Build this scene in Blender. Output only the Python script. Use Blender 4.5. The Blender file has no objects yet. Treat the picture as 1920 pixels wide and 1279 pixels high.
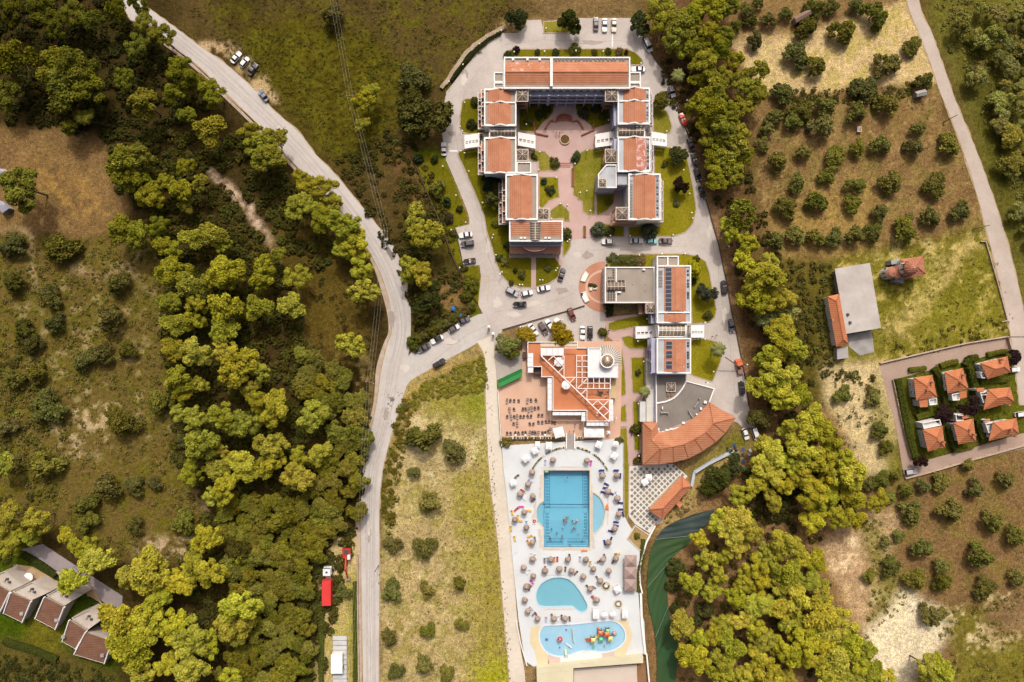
import bpy,math,random
import numpy as np
from mathutils import Vector,Matrix
from mathutils.geometry import tessellate_polygon

R = math.radians
scene = bpy.context.scene
col = scene.collection
random.seed(11)
rng = np.random.default_rng(5)

# ---------------------------------------------------------------- camera
ALT = 224.0                 # height of the drone above the ground, metres
MPP = 0.175                 # metres on the ground per photo pixel
cam_d = bpy.data.cameras.new('camera')
cam_d.sensor_width = 36.0
cam_d.lens = 36.0 / 2 / (960 * MPP / ALT)
cam_d.clip_start = 1.0
cam_d.clip_end = 6000.0
cam = bpy.data.objects.new('camera',cam_d)
cam.location = (0,0,ALT)
cam.rotation_euler = (0,0,0)
col.objects.link(cam)
scene.camera = cam

# ---------------------------------------------------------------- sky, sun, exposure
SUN_EL,SUN_AZ = R(50),R(7)       # sun stands over the top edge of the picture, a little to its right
world = bpy.data.worlds.new('World')
scene.world = world
world.use_nodes = True
wn = world.node_tree
wn.nodes.clear()
sky = wn.nodes.new('ShaderNodeTexSky')
sky.sky_type = 'NISHITA'
sky.sun_disc = False
sky.sun_elevation = SUN_EL
sky.sun_rotation = SUN_AZ
sky.air_density = 0.35
sky.dust_density = 9.0
sky.ozone_density = 0.0
bg = wn.nodes.new('ShaderNodeBackground')
bg.inputs['Strength'].default_value = 0.15
wo = wn.nodes.new('ShaderNodeOutputWorld')
wn.links.new(sky.outputs[0],bg.inputs[0])
wn.links.new(bg.outputs[0],wo.inputs[0])
sun_d = bpy.data.lights.new('sun','SUN')
sun_d.energy = 2.05
sun_d.angle = R(0.8)
sun_d.color = (1.0,0.945,0.86)
sun = bpy.data.objects.new('sun',sun_d)
sd = Vector((math.sin(SUN_AZ) * math.cos(SUN_EL),math.cos(SUN_AZ) * math.cos(SUN_EL),math.sin(SUN_EL)))
sun.rotation_euler = sd.to_track_quat('Z','Y').to_euler()
sun.location = sd * 300
col.objects.link(sun)
vs = scene.view_settings
vs.view_transform = 'Standard'
vs.look = 'None'
vs.gamma = 1.0
vs.exposure = 0.18
vs.use_curve_mapping = False
try:
 vs.use_white_balance = False
except AttributeError:
 pass
scene.cycles.max_bounces = 5
scene.cycles.diffuse_bounces = 3
scene.cycles.glossy_bounces = 2
scene.cycles.transparent_max_bounces = 6
scene.cycles.transmission_bounces = 3
scene.cycles.use_denoising = True

# ---------------------------------------------------------------- helpers
CX,CY = 960.0,639.5
KL = (1.67,1.53,1.43)     # display value per unit of base colour on a sunlit level surface, exposure included

def P(px,py,z=0.0):
 """survey point: where a feature seen at photo pixel (px, py) stands if it is z metres above the ground"""
 k = MPP * (1 - z / ALT)
 return Vector(((px - CX) * k,(CY - py) * k,z))

def XY(pts,z=0.0):
 return [tuple(P(a,b,z)[:2]) for a,b in pts]

def lin(c):
 c = c / 255.0
 return c / 12.92 if c <= 0.04045 else ((c + 0.055) / 1.055) ** 2.4

def A(r,g,b,k=1.0):
 return tuple(min(0.86,lin(c) / q * k) for c,q in zip((r,g,b),KL))

class MB:
 def __init__(s):
  s.v = []
  s.f = []
  s.m = []

 def add(s,vs_,fs,m=0):
  o = len(s.v)
  s.v += [tuple(v) for v in vs_]
  s.f += [tuple(i + o for i in f) for f in fs]
  s.m += [m] * len(fs)
  return s

 def box(s,x0,y0,z0,x1,y1,z1,m=0):
  x0,x1 = min(x0,x1),max(x0,x1)
  y0,y1 = min(y0,y1),max(y0,y1)
  return s.add([(x0,y0,z0),(x1,y0,z0),(x1,y1,z0),(x0,y1,z0),(x0,y0,z1),(x1,y0,z1),(x1,y1,z1),(x0,y1,z1)],
     [(0,3,2,1),(4,5,6,7),(0,1,5,4),(1,2,6,5),(2,3,7,6),(3,0,4,7)],m)

 def bar(s,p,q,w,h,up=(0,0,1),m=0):
  """box beam from p to q, w wide and h high, its axis in the middle"""
  p,q = Vector(p),Vector(q)
  d = (q - p).normalized()
  u = Vector(up)
  sx = d.cross(u)
  if sx.length < 1e-4:
   sx = d.cross(Vector((0,1,0)))
  sx.normalize()
  uz = sx.cross(d).normalized()
  a,b = sx * w / 2,uz * h / 2
  vs_ = [p - a - b,p + a - b,p + a + b,p - a + b,q - a - b,q + a - b,q + a + b,q - a + b]
  return s.add(vs_,[(0,1,2,3),(7,6,5,4),(0,4,5,1),(1,5,6,2),(2,6,7,3),(3,7,4,0)],m)

 def tube(s,p,q,r0,r1=None,n=6,cap=True,m=0):
  r1 = r0 if r1 is None else r1
  p,q = Vector(p),Vector(q)
  d = (q - p).normalized()
  a = d.cross(Vector((0,0,1)))
  if a.length < 1e-4:
   a = Vector((1,0,0))
  a.normalize()
  b = d.cross(a)
  vs_ = []
  for c,r in ((p,r0),(q,r1)):
   for i in range(n):
    t = 2 * math.pi * i / n
    vs_.append(c + (a * math.cos(t) + b * math.sin(t)) * r)
  fs = [(i,(i + 1) % n,n + (i + 1) % n,n + i) for i in range(n)]
  if cap:
   fs += [tuple(range(n - 1,-1,-1)),tuple(range(n,2 * n))]
  return s.add(vs_,fs,m)

 def lathe(s,prof,n=12,c=(0,0,0),m=0):
  """prof: [(r, z)] from bottom to top"""
  vs_,fs = [],[]
  for r,z in prof:
   for i in range(n):
    t = 2 * math.pi * i / n
    vs_.append((c[0] + r * math.cos(t),c[1] + r * math.sin(t),c[2] + z))
  for k in range(len(prof) - 1):
   for i in range(n):
    j = (i + 1) % n
    fs.append((k * n + i,k * n + j,(k + 1) * n + j,(k + 1) * n + i))
  fs.append(tuple(range(n - 1,-1,-1)))
  fs.append(tuple((len(prof) - 1) * n + i for i in range(n)))
  return s.add(vs_,fs,m)

 def prism(s,poly,z0,z1,holes=(),m=0,bottom=False):
  """upright prism over a plan outline, with holes"""
  loops = [list(poly)] + [list(h) for h in holes]
  pts = [(x,y) for lp in loops for x,y in lp]
  tris = tessellate_polygon([[Vector((x,y,0)) for x,y in lp] for lp in loops])
  n = len(pts)
  o = len(s.v)
  s.v += [(x,y,z1) for x,y in pts]
  for t in tris:
   a,b,c = (pts[i] for i in t)
   cr = (b[0] - a[0]) * (c[1] - a[1]) - (b[1] - a[1]) * (c[0] - a[0])
   if abs(cr) < 1e-9:
    continue
   s.f.append(tuple(i + o for i in (t if cr > 0 else t[::-1])))
   s.m.append(m)
  if z1 - z0 > 1e-6:
   s.v += [(x,y,z0) for x,y in pts]
   b0 = 0
   for li,lp in enumerate(loops):
    k = len(lp)
    area = sum(lp[i][0] * lp[(i + 1) % k][1] - lp[(i + 1) % k][0] * lp[i][1] for i in range(k))
    ccw = (area > 0) == (li == 0)
    for i in range(k):
     p_,q_ = b0 + i + o,b0 + (i + 1) % k + o
     f = (p_ + n,q_ + n,q_,p_)
     s.f.append(f if ccw else f[::-1])
     s.m.append(m)
    b0 += k
  return s

 def sphere(s,c,r,seg=10,rings=6,sz=1.0,m=0):
  prof = [(max(1e-3,r * math.sin(math.pi * i / rings)),-r * math.cos(math.pi * i / rings) * sz) for i in range(rings + 1)]
  return s.lathe(prof,seg,c,m)

def mesh(name,mb,mats,off=(0,0,0),smooth=False):
 me = bpy.data.meshes.new(name)
 if off[0] or off[1] or off[2]:
  vv = [(a - off[0],b - off[1],c - off[2]) for a,b,c in mb.v]
 else:
  vv = mb.v
 me.from_pydata(vv,[],mb.f)
 for mt in (mats if isinstance(mats,(list,tuple)) else [mats]):
  me.materials.append(mt)
 if any(mb.m):
  me.polygons.foreach_set('material_index',mb.m)
 if smooth:
  me.polygons.foreach_set('use_smooth',[True] * len(me.polygons))
 me.update()
 return me

def tag(o,label=None,cat=None,group=None,kind=None):
 for k,v in (('label',label),('category',cat),('group',group),('kind',kind)):
  if v:
   o[k] = v
 return o

def thing(name,label,cat,loc=(0,0,0),group=None,rz=0.0):
 o = bpy.data.objects.new(name,None)
 o.empty_display_size = 0.5
 o.location = loc
 o.rotation_euler = (0,0,rz)
 col.objects.link(o)
 return tag(o,label,cat,group)

def root_loc(o):
 while o.parent:
  o = o.parent
 return o.location

def part(name,mb,mats,parent,smooth=False,label=None):
 """a mesh given in world coordinates that becomes a child of parent (parents stand unrotated while built)"""
 me = mesh(name,mb,mats,root_loc(parent),smooth)
 o = bpy.data.objects.new(name,me)
 o.parent = parent
 col.objects.link(o)
 if label:
  o['label'] = label
 return o

def solo(name,mb,mats,label=None,cat=None,group=None,kind=None,smooth=False):
 """a top-level thing (or piece of the setting) that is one mesh"""
 if kind:
  c = (0,0,0)
 else:
  xs = [v[0] for v in mb.v]
  ys = [v[1] for v in mb.v]
  zs = [v[2] for v in mb.v]
  c = ((min(xs) + max(xs)) / 2,(min(ys) + max(ys)) / 2,min(zs))
 o = bpy.data.objects.new(name,mesh(name,mb,mats,c,smooth))
 o.location = c
 col.objects.link(o)
 return tag(o,label,cat,group,kind)

def link(name,me,parent,loc=(0,0,0),rz=0.0,sc=None):
 o = bpy.data.objects.new(name,me)
 o.parent = parent
 o.location = loc
 o.rotation_euler = (0,0,rz)
 if sc:
  o.scale = sc if isinstance(sc,(tuple,list)) else (sc,sc,sc)
 col.objects.link(o)
 return o

def copy_tree(o,parent=None):
 c = o.copy()
 col.objects.link(c)
 c.parent = parent
 for ch in list(o.children):
  copy_tree(ch,c)
 return c

def smooth_line(pts,n=6,closed=False):
 """Catmull-Rom through control points (tuples of any length)"""
 pts = [tuple(p) for p in pts]
 out = []
 N = len(pts)
 rngk = range(N) if closed else range(N - 1)
 for i in rngk:
  if closed:
   p0,p1,p2,p3 = pts[(i - 1) % N],pts[i],pts[(i + 1) % N],pts[(i + 2) % N]
  else:
   p0,p1,p2,p3 = pts[max(i - 1,0)],pts[i],pts[i + 1],pts[min(i + 2,N - 1)]
  for k in range(n):
   t = k / n
   out.append(tuple(0.5 * (2 * b + (c - a) * t + (2 * a - 5 * b + 4 * c - d) * t * t + (3 * b - a - 3 * c + d) * t ** 3)
       for a,b,c,d in zip(p0,p1,p2,p3)))
 if not closed:
  out.append(pts[-1])
 return out

def offset_line(pts,d):
 """shift a plan polyline sideways by d (left positive)"""
 out = []
 for i in range(len(pts)):
  a,b = pts[max(i - 1,0)],pts[min(i + 1,len(pts) - 1)]
  dx,dy = b[0] - a[0],b[1] - a[1]
  l = math.hypot(dx,dy) or 1
  out.append((pts[i][0] - dy / l * d,pts[i][1] + dx / l * d))
 return out

def ring(poly,w):
 """outline of a closed plan polygon and the same outline moved inwards by w"""
 n = len(poly)
 area = sum(poly[i][0] * poly[(i + 1) % n][1] - poly[(i + 1) % n][0] * poly[i][1] for i in range(n))
 sg = 1 if area > 0 else -1
 inn = []
 for i in range(n):
  p,a,b = poly[i],poly[i - 1],poly[(i + 1) % n]
  e1 = Vector((p[0] - a[0],p[1] - a[1])).normalized()
  e2 = Vector((b[0] - p[0],b[1] - p[1])).normalized()
  n1 = Vector((-e1.y,e1.x)) * sg
  n2 = Vector((-e2.y,e2.x)) * sg
  m_ = n1 + n2
  k = w / max(0.35,1 + n1.dot(n2))
  inn.append((p[0] + m_.x * k,p[1] + m_.y * k))
 return inn

# ---------------------------------------------------------------- materials
MATS = {}

def nd(nt,t,**kw):
 n = nt.nodes.new(t)
 for k,v in kw.items():
  setattr(n,k,v)
 return n

def noise(nt,vec,scale,detail=4.0,rough=0.6):
 n = nd(nt,'ShaderNodeTexNoise')
 n.inputs['Scale'].default_value = scale
 n.inputs['Detail'].default_value = detail
 n.inputs['Roughness'].default_value = rough
 nt.links.new(vec,n.inputs['Vector'])
 return n

def ramp(nt,fac,lo,hi,c0=(0,0,0,1),c1=(1,1,1,1)):
 r = nd(nt,'ShaderNodeValToRGB')
 r.color_ramp.elements[0].position = lo
 r.color_ramp.elements[1].position = hi
 r.color_ramp.elements[0].color = c0
 r.color_ramp.elements[1].color = c1
 nt.links.new(fac,r.inputs[0])
 return r

def mixc(nt,fac,a,b,mode='MIX'):
 m = nd(nt,'ShaderNodeMix',data_type='RGBA',blend_type=mode)
 for sock,v in ((m.inputs[0],fac),(m.inputs[6],a),(m.inputs[7],b)):
  if isinstance(v,(int,float)):
   sock.default_value = v
  elif isinstance(v,tuple):
   sock.default_value = tuple(v[:3]) + (1,)
  else:
   nt.links.new(v,sock)
 return m.outputs[2]

def start(name,rough=0.85,spec=0.2):
 m = bpy.data.materials.new(name)
 m.use_nodes = True
 nt = m.node_tree
 b = nt.nodes['Principled BSDF']
 b.inputs['Roughness'].default_value = rough
 b.inputs['Specular IOR Level'].default_value = spec
 g = nd(nt,'ShaderNodeNewGeometry')
 return m,nt,b,g.outputs['Position']

def mat(name,c,c2=None,scale=1.0,rough=0.85,spec=0.2,var=0.12,metal=0.0,spots=None,bump=0.0,rand=0.0):
 """painted / mineral surface: two tones mixed by noise, fine grain on top, optional stains"""
 if name in MATS:
  return MATS[name]
 m,nt,b,pos = start(name,rough,spec)
 c2 = c2 or tuple(x * (1 - 1.6 * var) for x in c)
 n1 = noise(nt,pos,scale * 0.35,5.0)
 r1 = ramp(nt,n1.outputs[0],0.35,0.68)
 cc = mixc(nt,r1.outputs[0],tuple(c),tuple(c2))
 n2 = noise(nt,pos,scale * 4.0,3.0)
 cc = mixc(nt,0.5,cc,ramp(nt,n2.outputs[0],0.2,0.8,(1 - var,1 - var,1 - var,1),(1 + var,1 + var,1 + var,1)).outputs[0],'MULTIPLY')
 if spots:
  sc,lo,hi,colr = spots
  n3 = noise(nt,pos,sc,6.0,0.7)
  cc = mixc(nt,ramp(nt,n3.outputs[0],lo,hi).outputs[0],cc,tuple(colr))
 if rand:
  oi = nd(nt,'ShaderNodeObjectInfo')
  cc = mixc(nt,1.0,cc,ramp(nt,oi.outputs['Random'],0,1,(1 - rand,1 - rand,1 - rand,1),(1 + rand,1 + rand,1 + rand,1)).outputs[0],'MULTIPLY')
 nt.links.new(cc,b.inputs['Base Color'])
 b.inputs['Metallic'].default_value = metal
 if bump:
  bp = nd(nt,'ShaderNodeBump')
  bp.inputs['Strength'].default_value = bump
  bp.inputs['Distance'].default_value = 0.05
  nt.links.new(n2.outputs[0],bp.inputs['Height'])
  nt.links.new(bp.outputs[0],b.inputs['Normal'])
 MATS[name] = m
 return m

WHITE = mat('white_render',(0.62,0.605,0.58),(0.50,0.485,0.465),0.8,var=0.06)
WHITE2 = mat('white_paint',(0.66,0.65,0.63),var=0.05,scale=1.5)
LAV = mat('pale_lavender_render',(0.36,0.36,0.46),(0.30,0.30,0.38),0.8,var=0.06)
CREAM = mat('cream_render',(0.50,0.43,0.33),var=0.07)
CONC = mat('roof_membrane',A(180,162,144),A(164,147,131),0.8,var=0.08)
CONC2 = mat('grey_concrete',A(186,176,168),A(150,140,132),0.7,var=0.12,spots=(0.6,0.62,0.75,A(120,105,95)))
GLASSM = mat('bronze_glazing',(0.13,0.10,0.08),(0.10,0.078,0.06),1.5,rough=0.4,spec=0.1,var=0.1)
DARK = mat('dark_opening',(0.03,0.026,0.024),rough=0.4,spec=0.5,var=0.1)
BEIGEF = mat('beige_metal_frame',(0.50,0.44,0.36),var=0.05,rough=0.5)
BROWNF = mat('brown_timber',(0.22,0.12,0.075),(0.16,0.085,0.05),2.0,var=0.1)
STEEL = mat('brushed_steel',(0.45,0.45,0.45),metal=0.6,rough=0.35,var=0.08)
DGREY = mat('dark_grey_paint',(0.06,0.058,0.06),var=0.1,rough=0.5)
BLACK = mat('black_rubber',(0.022,0.021,0.021),var=0.1,rough=0.7)
TERRA = mat('terracotta_paving',A(208,146,116),A(196,132,102),0.6,var=0.08)
TERRAP = mat('faded_terracotta_paving',A(234,188,158),A(222,174,144),0.35,var=0.06)
PINKP = mat('pink_paving',A(218,180,166),A(206,166,152),0.5,var=0.07)
KERB = mat('kerb_stone',A(205,180,160),A(175,145,125),1.5,var=0.1)
BARK = mat('bark',(0.10,0.075,0.055),var=0.2,scale=4)

def tiles(name,axis,c,c2,bleach=0.0,seed=0.0):
 """clay roof tiles: rows as fine relief along the slope, worn pale patches where the glaze has gone"""
 if name in MATS:
  return MATS[name]
 m,nt,b,pos = start(name,0.9,0.1)
 mp = nd(nt,'ShaderNodeMapping')
 mp.inputs['Location'].default_value = (seed,seed * 0.7,0)
 nt.links.new(pos,mp.inputs[0])
 n1 = noise(nt,mp.outputs[0],0.35,4)
 cc = mixc(nt,ramp(nt,n1.outputs[0],0.35,0.65).outputs[0],tuple(c),tuple(c2))
 n2 = noise(nt,mp.outputs[0],5.0,3)
 cc = mixc(nt,0.6,cc,ramp(nt,n2.outputs[0],0.25,0.75,(0.8,0.8,0.8,1),(1.2,1.2,1.2,1)).outputs[0],'MULTIPLY')
 if bleach:
  n3 = noise(nt,mp.outputs[0],0.85,7,0.72)
  cc = mixc(nt,ramp(nt,n3.outputs[0],0.66 - bleach,0.74 - bleach).outputs[0],cc,A(236,198,186))
 w = nd(nt,'ShaderNodeTexWave',wave_type='BANDS',bands_direction=axis)
 w.inputs['Scale'].default_value = 0.5
 w.inputs['Distortion'].default_value = 0.4
 nt.links.new(pos,w.inputs['Vector'])
 cc = mixc(nt,0.3,cc,ramp(nt,w.outputs['Fac'],0.0,0.6,(0.8,0.78,0.76,1),(1.05,1.05,1.05,1)).outputs[0],'MULTIPLY')
 bp = nd(nt,'ShaderNodeBump')
 bp.inputs['Strength'].default_value = 0.5
 bp.inputs['Distance'].default_value = 0.1
 nt.links.new(w.outputs['Fac'],bp.inputs['Height'])
 nt.links.new(bp.outputs[0],b.inputs['Normal'])
 nt.links.new(cc,b.inputs['Base Color'])
 MATS[name] = m
 return m

TC,TC2 = A(212,144,110),A(200,128,92)
T_EW = tiles('clay_tiles_across','Y',TC,TC2)
T_NS = tiles('clay_tiles_along','X',TC,TC2)
T_EWB = tiles('worn_clay_tiles_across','Y',TC,TC2,0.10,3.1)
T_NSB = tiles('worn_clay_tiles_along','X',TC,TC2,0.06,7.7)
T_NSW = tiles('bleached_clay_tiles','X',A(214,140,114),A(200,122,96),0.17,1.3)

# ---------------------------------------------------------------- ground sheet
def hash2(ix,iy,s):
 h = (ix.astype(np.int64) * 374761393 + iy.astype(np.int64) * 668265263 + s * 1442695041) & 0x7fffffff
 h = (h ^ (h >> 13)) * 1274126177 & 0x7fffffff
 return ((h ^ (h >> 16)) & 0xffff) / 65535.0

def vnoise(x,y,s):
 ix,iy = np.floor(x),np.floor(y)
 fx,fy = x - ix,y - iy
 fx,fy = fx * fx * (3 - 2 * fx),fy * fy * (3 - 2 * fy)
 a,b = hash2(ix,iy,s),hash2(ix + 1,iy,s)
 c,d = hash2(ix,iy + 1,s),hash2(ix + 1,iy + 1,s)
 return (a * (1 - fx) + b * fx) * (1 - fy) + (c * (1 - fx) + d * fx) * fy

def fbm(x,y,s,octv=4):
 t,amp,tot = 0.0,0.5,0.0
 for k in range(octv):
  t = t + amp * vnoise(x * 2 ** k,y * 2 ** k,s + 17 * k)
  tot += amp
  amp *= 0.55
 return t / tot

def inpoly(x,y,poly):
 r = np.zeros(x.shape,bool)
 n = len(poly)
 for i in range(n):
  (x0,y0),(x1,y1) = poly[i],poly[(i + 1) % n]
  if y0 == y1:
   continue
  c = ((y0 > y) != (y1 > y)) & (x < (x1 - x0) * (y - y0) / (y1 - y0) + x0)
  r ^= c
 return r

STEP = 0.62
gx = np.arange(-186,186.01,STEP)
gy = np.arange(-129,129.01,STEP)
far = np.array([200,240,320,500,900,1600,2600.0])
gx = np.concatenate([-far[::-1],gx,far])
gy = np.concatenate([-far[::-1],gy,far])
GX,GY = np.meshgrid(gx,gy)
PX,PY = GX / MPP + CX,CY - GY / MPP                         # the same points as photo pixels
WX = PX + 26 * (fbm(PX / 55,PY / 55,3) - 0.5) + 10 * (fbm(PX / 14,PY / 14,9) - 0.5)
WY = PY + 26 * (fbm(PX / 55,PY / 55,5) - 0.5) + 10 * (fbm(PX / 14,PY / 14,12) - 0.5)
N1,N2,N3,N4 = fbm(PX / 60,PY / 60,21),fbm(PX / 20,PY / 20,22),fbm(PX / 8,PY / 8,23,3),fbm(PX / 110,PY / 110,24)

def blur(m,k):
 for _ in range(2):
  p = np.pad(m,k,mode='edge')
  c = np.cumsum(np.cumsum(p,0),1)
  c = np.pad(c,((1,0),(1,0)))
  w = 2 * k + 1
  m = (c[w:,w:] - c[:-w,w:] - c[w:,:-w] + c[:-w,:-w]) / w ** 2
 return m

def sstep(v,a,b):
 t = np.clip((v - a) / (b - a),0,1)
 return t * t * (3 - 2 * t)

GC = np.zeros(PX.shape + (3,))
GC[:] = A(108,88,52)

def lay(poly,c,soft=2,amt=1.0,brk=None):
 """lay one soil or plant cover over an area with ragged edges; brk = (noise field, lo, hi) breaks it up"""
 m = inpoly(WX,WY,poly).astype(float)
 if soft:
  m = blur(m,soft)
 if brk is not None:
  m = m * sstep(*brk)
 m = (m * amt)[...,None]
 GC[:] = GC * (1 - m) + np.array(A(*c)) * m

NN = (N2 * 0.55 + N3 * 0.45)
# west side: pine wood floor, dry clearing, terraced slope
lay([(-400,-400),(300,-400),(700,470),(735,620),(690,800),(672,1700),(-400,1700)],(70,56,30))
lay([(-400,230),(100,240),(190,250),(215,330),(245,400),(200,440),(150,450),(60,440),(-400,430)],(136,106,68))
lay([(40,300),(170,320),(200,420),(110,410)],(158,122,66),4,0.7,(NN,0.4,0.6))
lay([(-400,430),(150,450),(290,440),(315,600),(310,760),(340,900),(380,950),(340,1060),(200,1050),(100,1000),(-400,940)],(118,98,52))
lay([(-400,430),(150,450),(290,440),(315,600),(310,760),(340,900),(380,950),(340,1060),(200,1050),(100,1000),(-400,940)],(98,90,28),2,0.85,(NN,0.44,0.58))
lay([(90,470),(280,470),(320,700),(330,860),(120,860),(40,690),(20,520)],(176,150,112),2,0.5,(N2,0.58,0.72))
lay([(95,735),(200,738),(260,790),(170,865),(110,850),(85,790)],(196,168,132),3,0.6,(NN,0.5,0.62))
lay([(250,1015),(350,1000),(370,1035),(260,1055)],(198,168,138),2,0.8,(NN,0.42,0.56))
for pth in ([(0,433),(30,432),(52,445),(60,480),(62,540)],[(130,505),(180,522),(222,505),(240,498),(262,528),(300,562),(315,580)],
   [(85,790),(110,815),(150,850),(178,853)],[(330,855),(360,900),(380,960),(392,985)]):
 q = smooth_line(pth,4)
 lay(offset_line(q,2.2) + offset_line(q,-2.2)[::-1],(205,170,138),1,0.75)
# wash of pale stones through the wood
q = smooth_line([(395,320),(430,345),(452,375),(475,405),(505,445),(530,485),(548,500),(565,545),(578,590),(590,640)],5)
lay(offset_line(q,11) + offset_line(q,-10)[::-1],(150,120,98),1)
lay(offset_line(q,7) + offset_line(q,-6)[::-1],(214,188,160),1,0.9,(NN,0.42,0.52))
lay([(520,380),(600,430),(680,560),(690,680),(610,700),(560,640),(545,560),(500,470)],(96,78,34),3)
lay([(590,660),(690,650),(700,760),(640,790),(600,740)],(150,128,74),3,0.9,(NN,0.42,0.6))
# north meadow, cloud shade put into its darker ground colours
lay([(330,-400),(960,-400),(980,60),(870,130),(830,220),(760,300),(790,420),(880,500),(880,590),(780,640),(760,560),(640,340),(450,180),(330,60)],(92,74,42))
lay([(440,60),(560,20),(700,60),(770,130),(750,210),(700,300),(640,320),(560,240),(470,160)],(88,78,22),5)
lay([(500,60),(640,70),(760,120),(740,230),(640,300),(560,200)],(112,100,26),5,0.7,(NN,0.42,0.62))
lay([(400,-60),(470,-60),(470,40),(430,60)],(76,66,22),5)
lay([(680,20),(960,-40),(960,60),(860,130),(760,130)],(98,80,44),5,0.8)
lay([(340,-60),(960,-60),(960,70),(840,180),(760,300),(640,320),(480,160)],(92,84,24),2,0.75,(NN,0.46,0.6))
lay([(360,78),(425,75),(490,130),(520,200),(490,190),(430,130)],(196,164,128),1,0.85,(NN,0.36,0.55))
lay([(735,320),(800,340),(850,420),(860,560),(800,600),(760,560)],(70,62,24),3,0.8)
lay([(730,270),(790,280),(800,390),(760,370)],(128,88,60),3,0.7,(NN,0.42,0.55))
lay([(820,500),(880,560),(860,600),(800,590)],(150,116,74),3,0.8)
# field between the road and the pools
lay([(730,740),(780,690),(915,640),(935,760),(940,900),(965,1300),(965,1700),(712,1700),(712,1100),(722,900)],(194,168,118))
lay([(730,740),(780,690),(915,640),(935,760),(940,900),(965,1300),(965,1700),(712,1700),(712,1100),(722,900)],(224,204,164),1,0.7,(NN,0.55,0.66))
lay([(730,740),(780,690),(915,640),(935,760),(940,900),(965,1300),(965,1700),(712,1700),(712,1100),(722,900)],(142,128,58),2,0.75,(N2,0.48,0.64))
lay([(870,870),(930,850),(965,1300),(900,1300),(882,1100),(865,960)],(154,140,48),8,0.9)
lay([(775,740),(920,700),(930,800),(880,800),(800,790)],(150,138,48),6,0.85)
lay([(860,690),(920,660),(925,770),(880,800)],(132,142,30),5,0.8)
lay([(885,1250),(960,1240),(960,1300),(880,1300)],(168,164,24),4,0.9)
lay([(765,790),(850,780),(870,870),(800,900),(760,870)],(226,204,168),4,0.65,(NN,0.4,0.6))
for off in (0,9):
 q = smooth_line([(905 + off,800),(885 + off,842),(862 + off,880)],5)
 lay(offset_line(q,1.8) + offset_line(q,-1.8)[::-1],(226,204,170),1,0.8)
lay([(715,960),(735,880),(760,800),(745,760),(760,745),(722,880),(710,1000)],(128,108,40),2)
lay([(760,720),(800,690),(900,645),(905,660),(800,730),(765,790)],(170,140,84),2,0.8)
# working yard beside the road
lay([(598,1040),(640,1000),(676,1000),(676,1700),(590,1700)],(206,178,128),2)
lay([(650,1080),(674,1060),(676,1700),(650,1700)],(148,142,48),2,0.8)
lay([(598,1120),(650,1130),(650,1700),(598,1700)],(160,146,70),2,0.7,(NN,0.4,0.6))
# south west gardens
lay([(-400,1020),(60,1020),(215,1110),(215,1260),(120,1240),(-400,1190)],(74,88,16),2)
lay([(-400,1150),(120,1210),(220,1260),(240,1700),(-400,1700)],(96,84,40),2)
lay([(50,1110),(120,1130),(115,1235),(55,1215)],(112,104,34),2)
# resort grounds under the lawns
lay([(775,280),(840,290),(905,500),(905,640),(880,560)],(112,116,24),1)
lay([(940,40),(1000,30),(1280,40),(1420,840),(1180,1000),(1200,1300),(960,1300),(930,640),(890,480),(830,240)],(150,122,84),1)
# east strip of pines along the loop road
lay([(1190,-400),(1380,-400),(1420,200),(1400,320),(1450,480),(1530,640),(1520,760),(1420,830),(1390,700),(1350,480),(1290,260),(1220,90)],(110,82,54),2)
lay([(1290,260),(1310,260),(1370,480),(1410,760),(1395,790),(1350,480)],(150,116,84),1,0.8)
lay([(1400,470),(1560,470),(1560,760),(1500,740),(1440,620)],(96,86,30),3,0.8)
# olive groves
lay([(1360,60),(1480,40),(1490,60),(1700,-10),(1760,150),(1640,170),(1440,185),(1400,130)],(214,182,134),1)
lay([(1360,60),(1480,40),(1490,60),(1700,-10),(1760,150),(1640,170),(1440,185),(1400,130)],(176,158,84),2,0.7,(N2,0.52,0.66))
lay([(1340,-400),(1700,-400),(1700,0),(1500,60),(1370,75)],(140,110,72),2)
lay([(1400,185),(1650,170),(1745,150),(1800,270),(1845,420),(1640,470),(1450,480),(1420,330)],(146,114,74),2)
lay([(1400,185),(1650,170),(1745,150),(1800,270),(1845,420),(1640,470),(1450,480),(1420,330)],(182,150,104),2,0.6,(NN,0.5,0.65))
lay([(1400,185),(1650,170),(1745,150),(1800,270),(1845,420),(1640,470),(1450,480),(1420,330)],(118,100,52),2,0.7,(N2,0.5,0.62))
lay([(1440,400),(1640,330),(1650,460),(1450,480)],(172,138,80),6,0.6)
# churchyard meadow
lay([(1560,480),(1850,425),(1900,600),(1890,640),(1650,690),(1560,700)],(128,118,42),3)
lay([(1560,480),(1850,425),(1900,600),(1890,640),(1650,690),(1560,700)],(192,166,102),2,0.75,(NN,0.54,0.68))
lay([(1720,530),(1860,560),(1880,630),(1740,640)],(136,126,44),6,0.7)
q = smooth_line([(1850,435),(1800,480),(1770,530),(1700,600),(1660,640)],5)
lay(offset_line(q,10) + offset_line(q,-10)[::-1],(204,176,116),3,0.85,(NN,0.36,0.5))
lay([(1650,460),(1750,455),(1760,500),(1640,480)],(210,186,126),4,0.7,(NN,0.45,0.55))
# beyond the narrow east road
lay([(1730,-400),(3000,-400),(3000,700),(1925,640),(1850,330),(1740,30)],(112,104,46),2)
lay([(1790,40),(1840,40),(1920,300),(1920,480),(1860,330)],(80,76,26),6,0.8)
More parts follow.
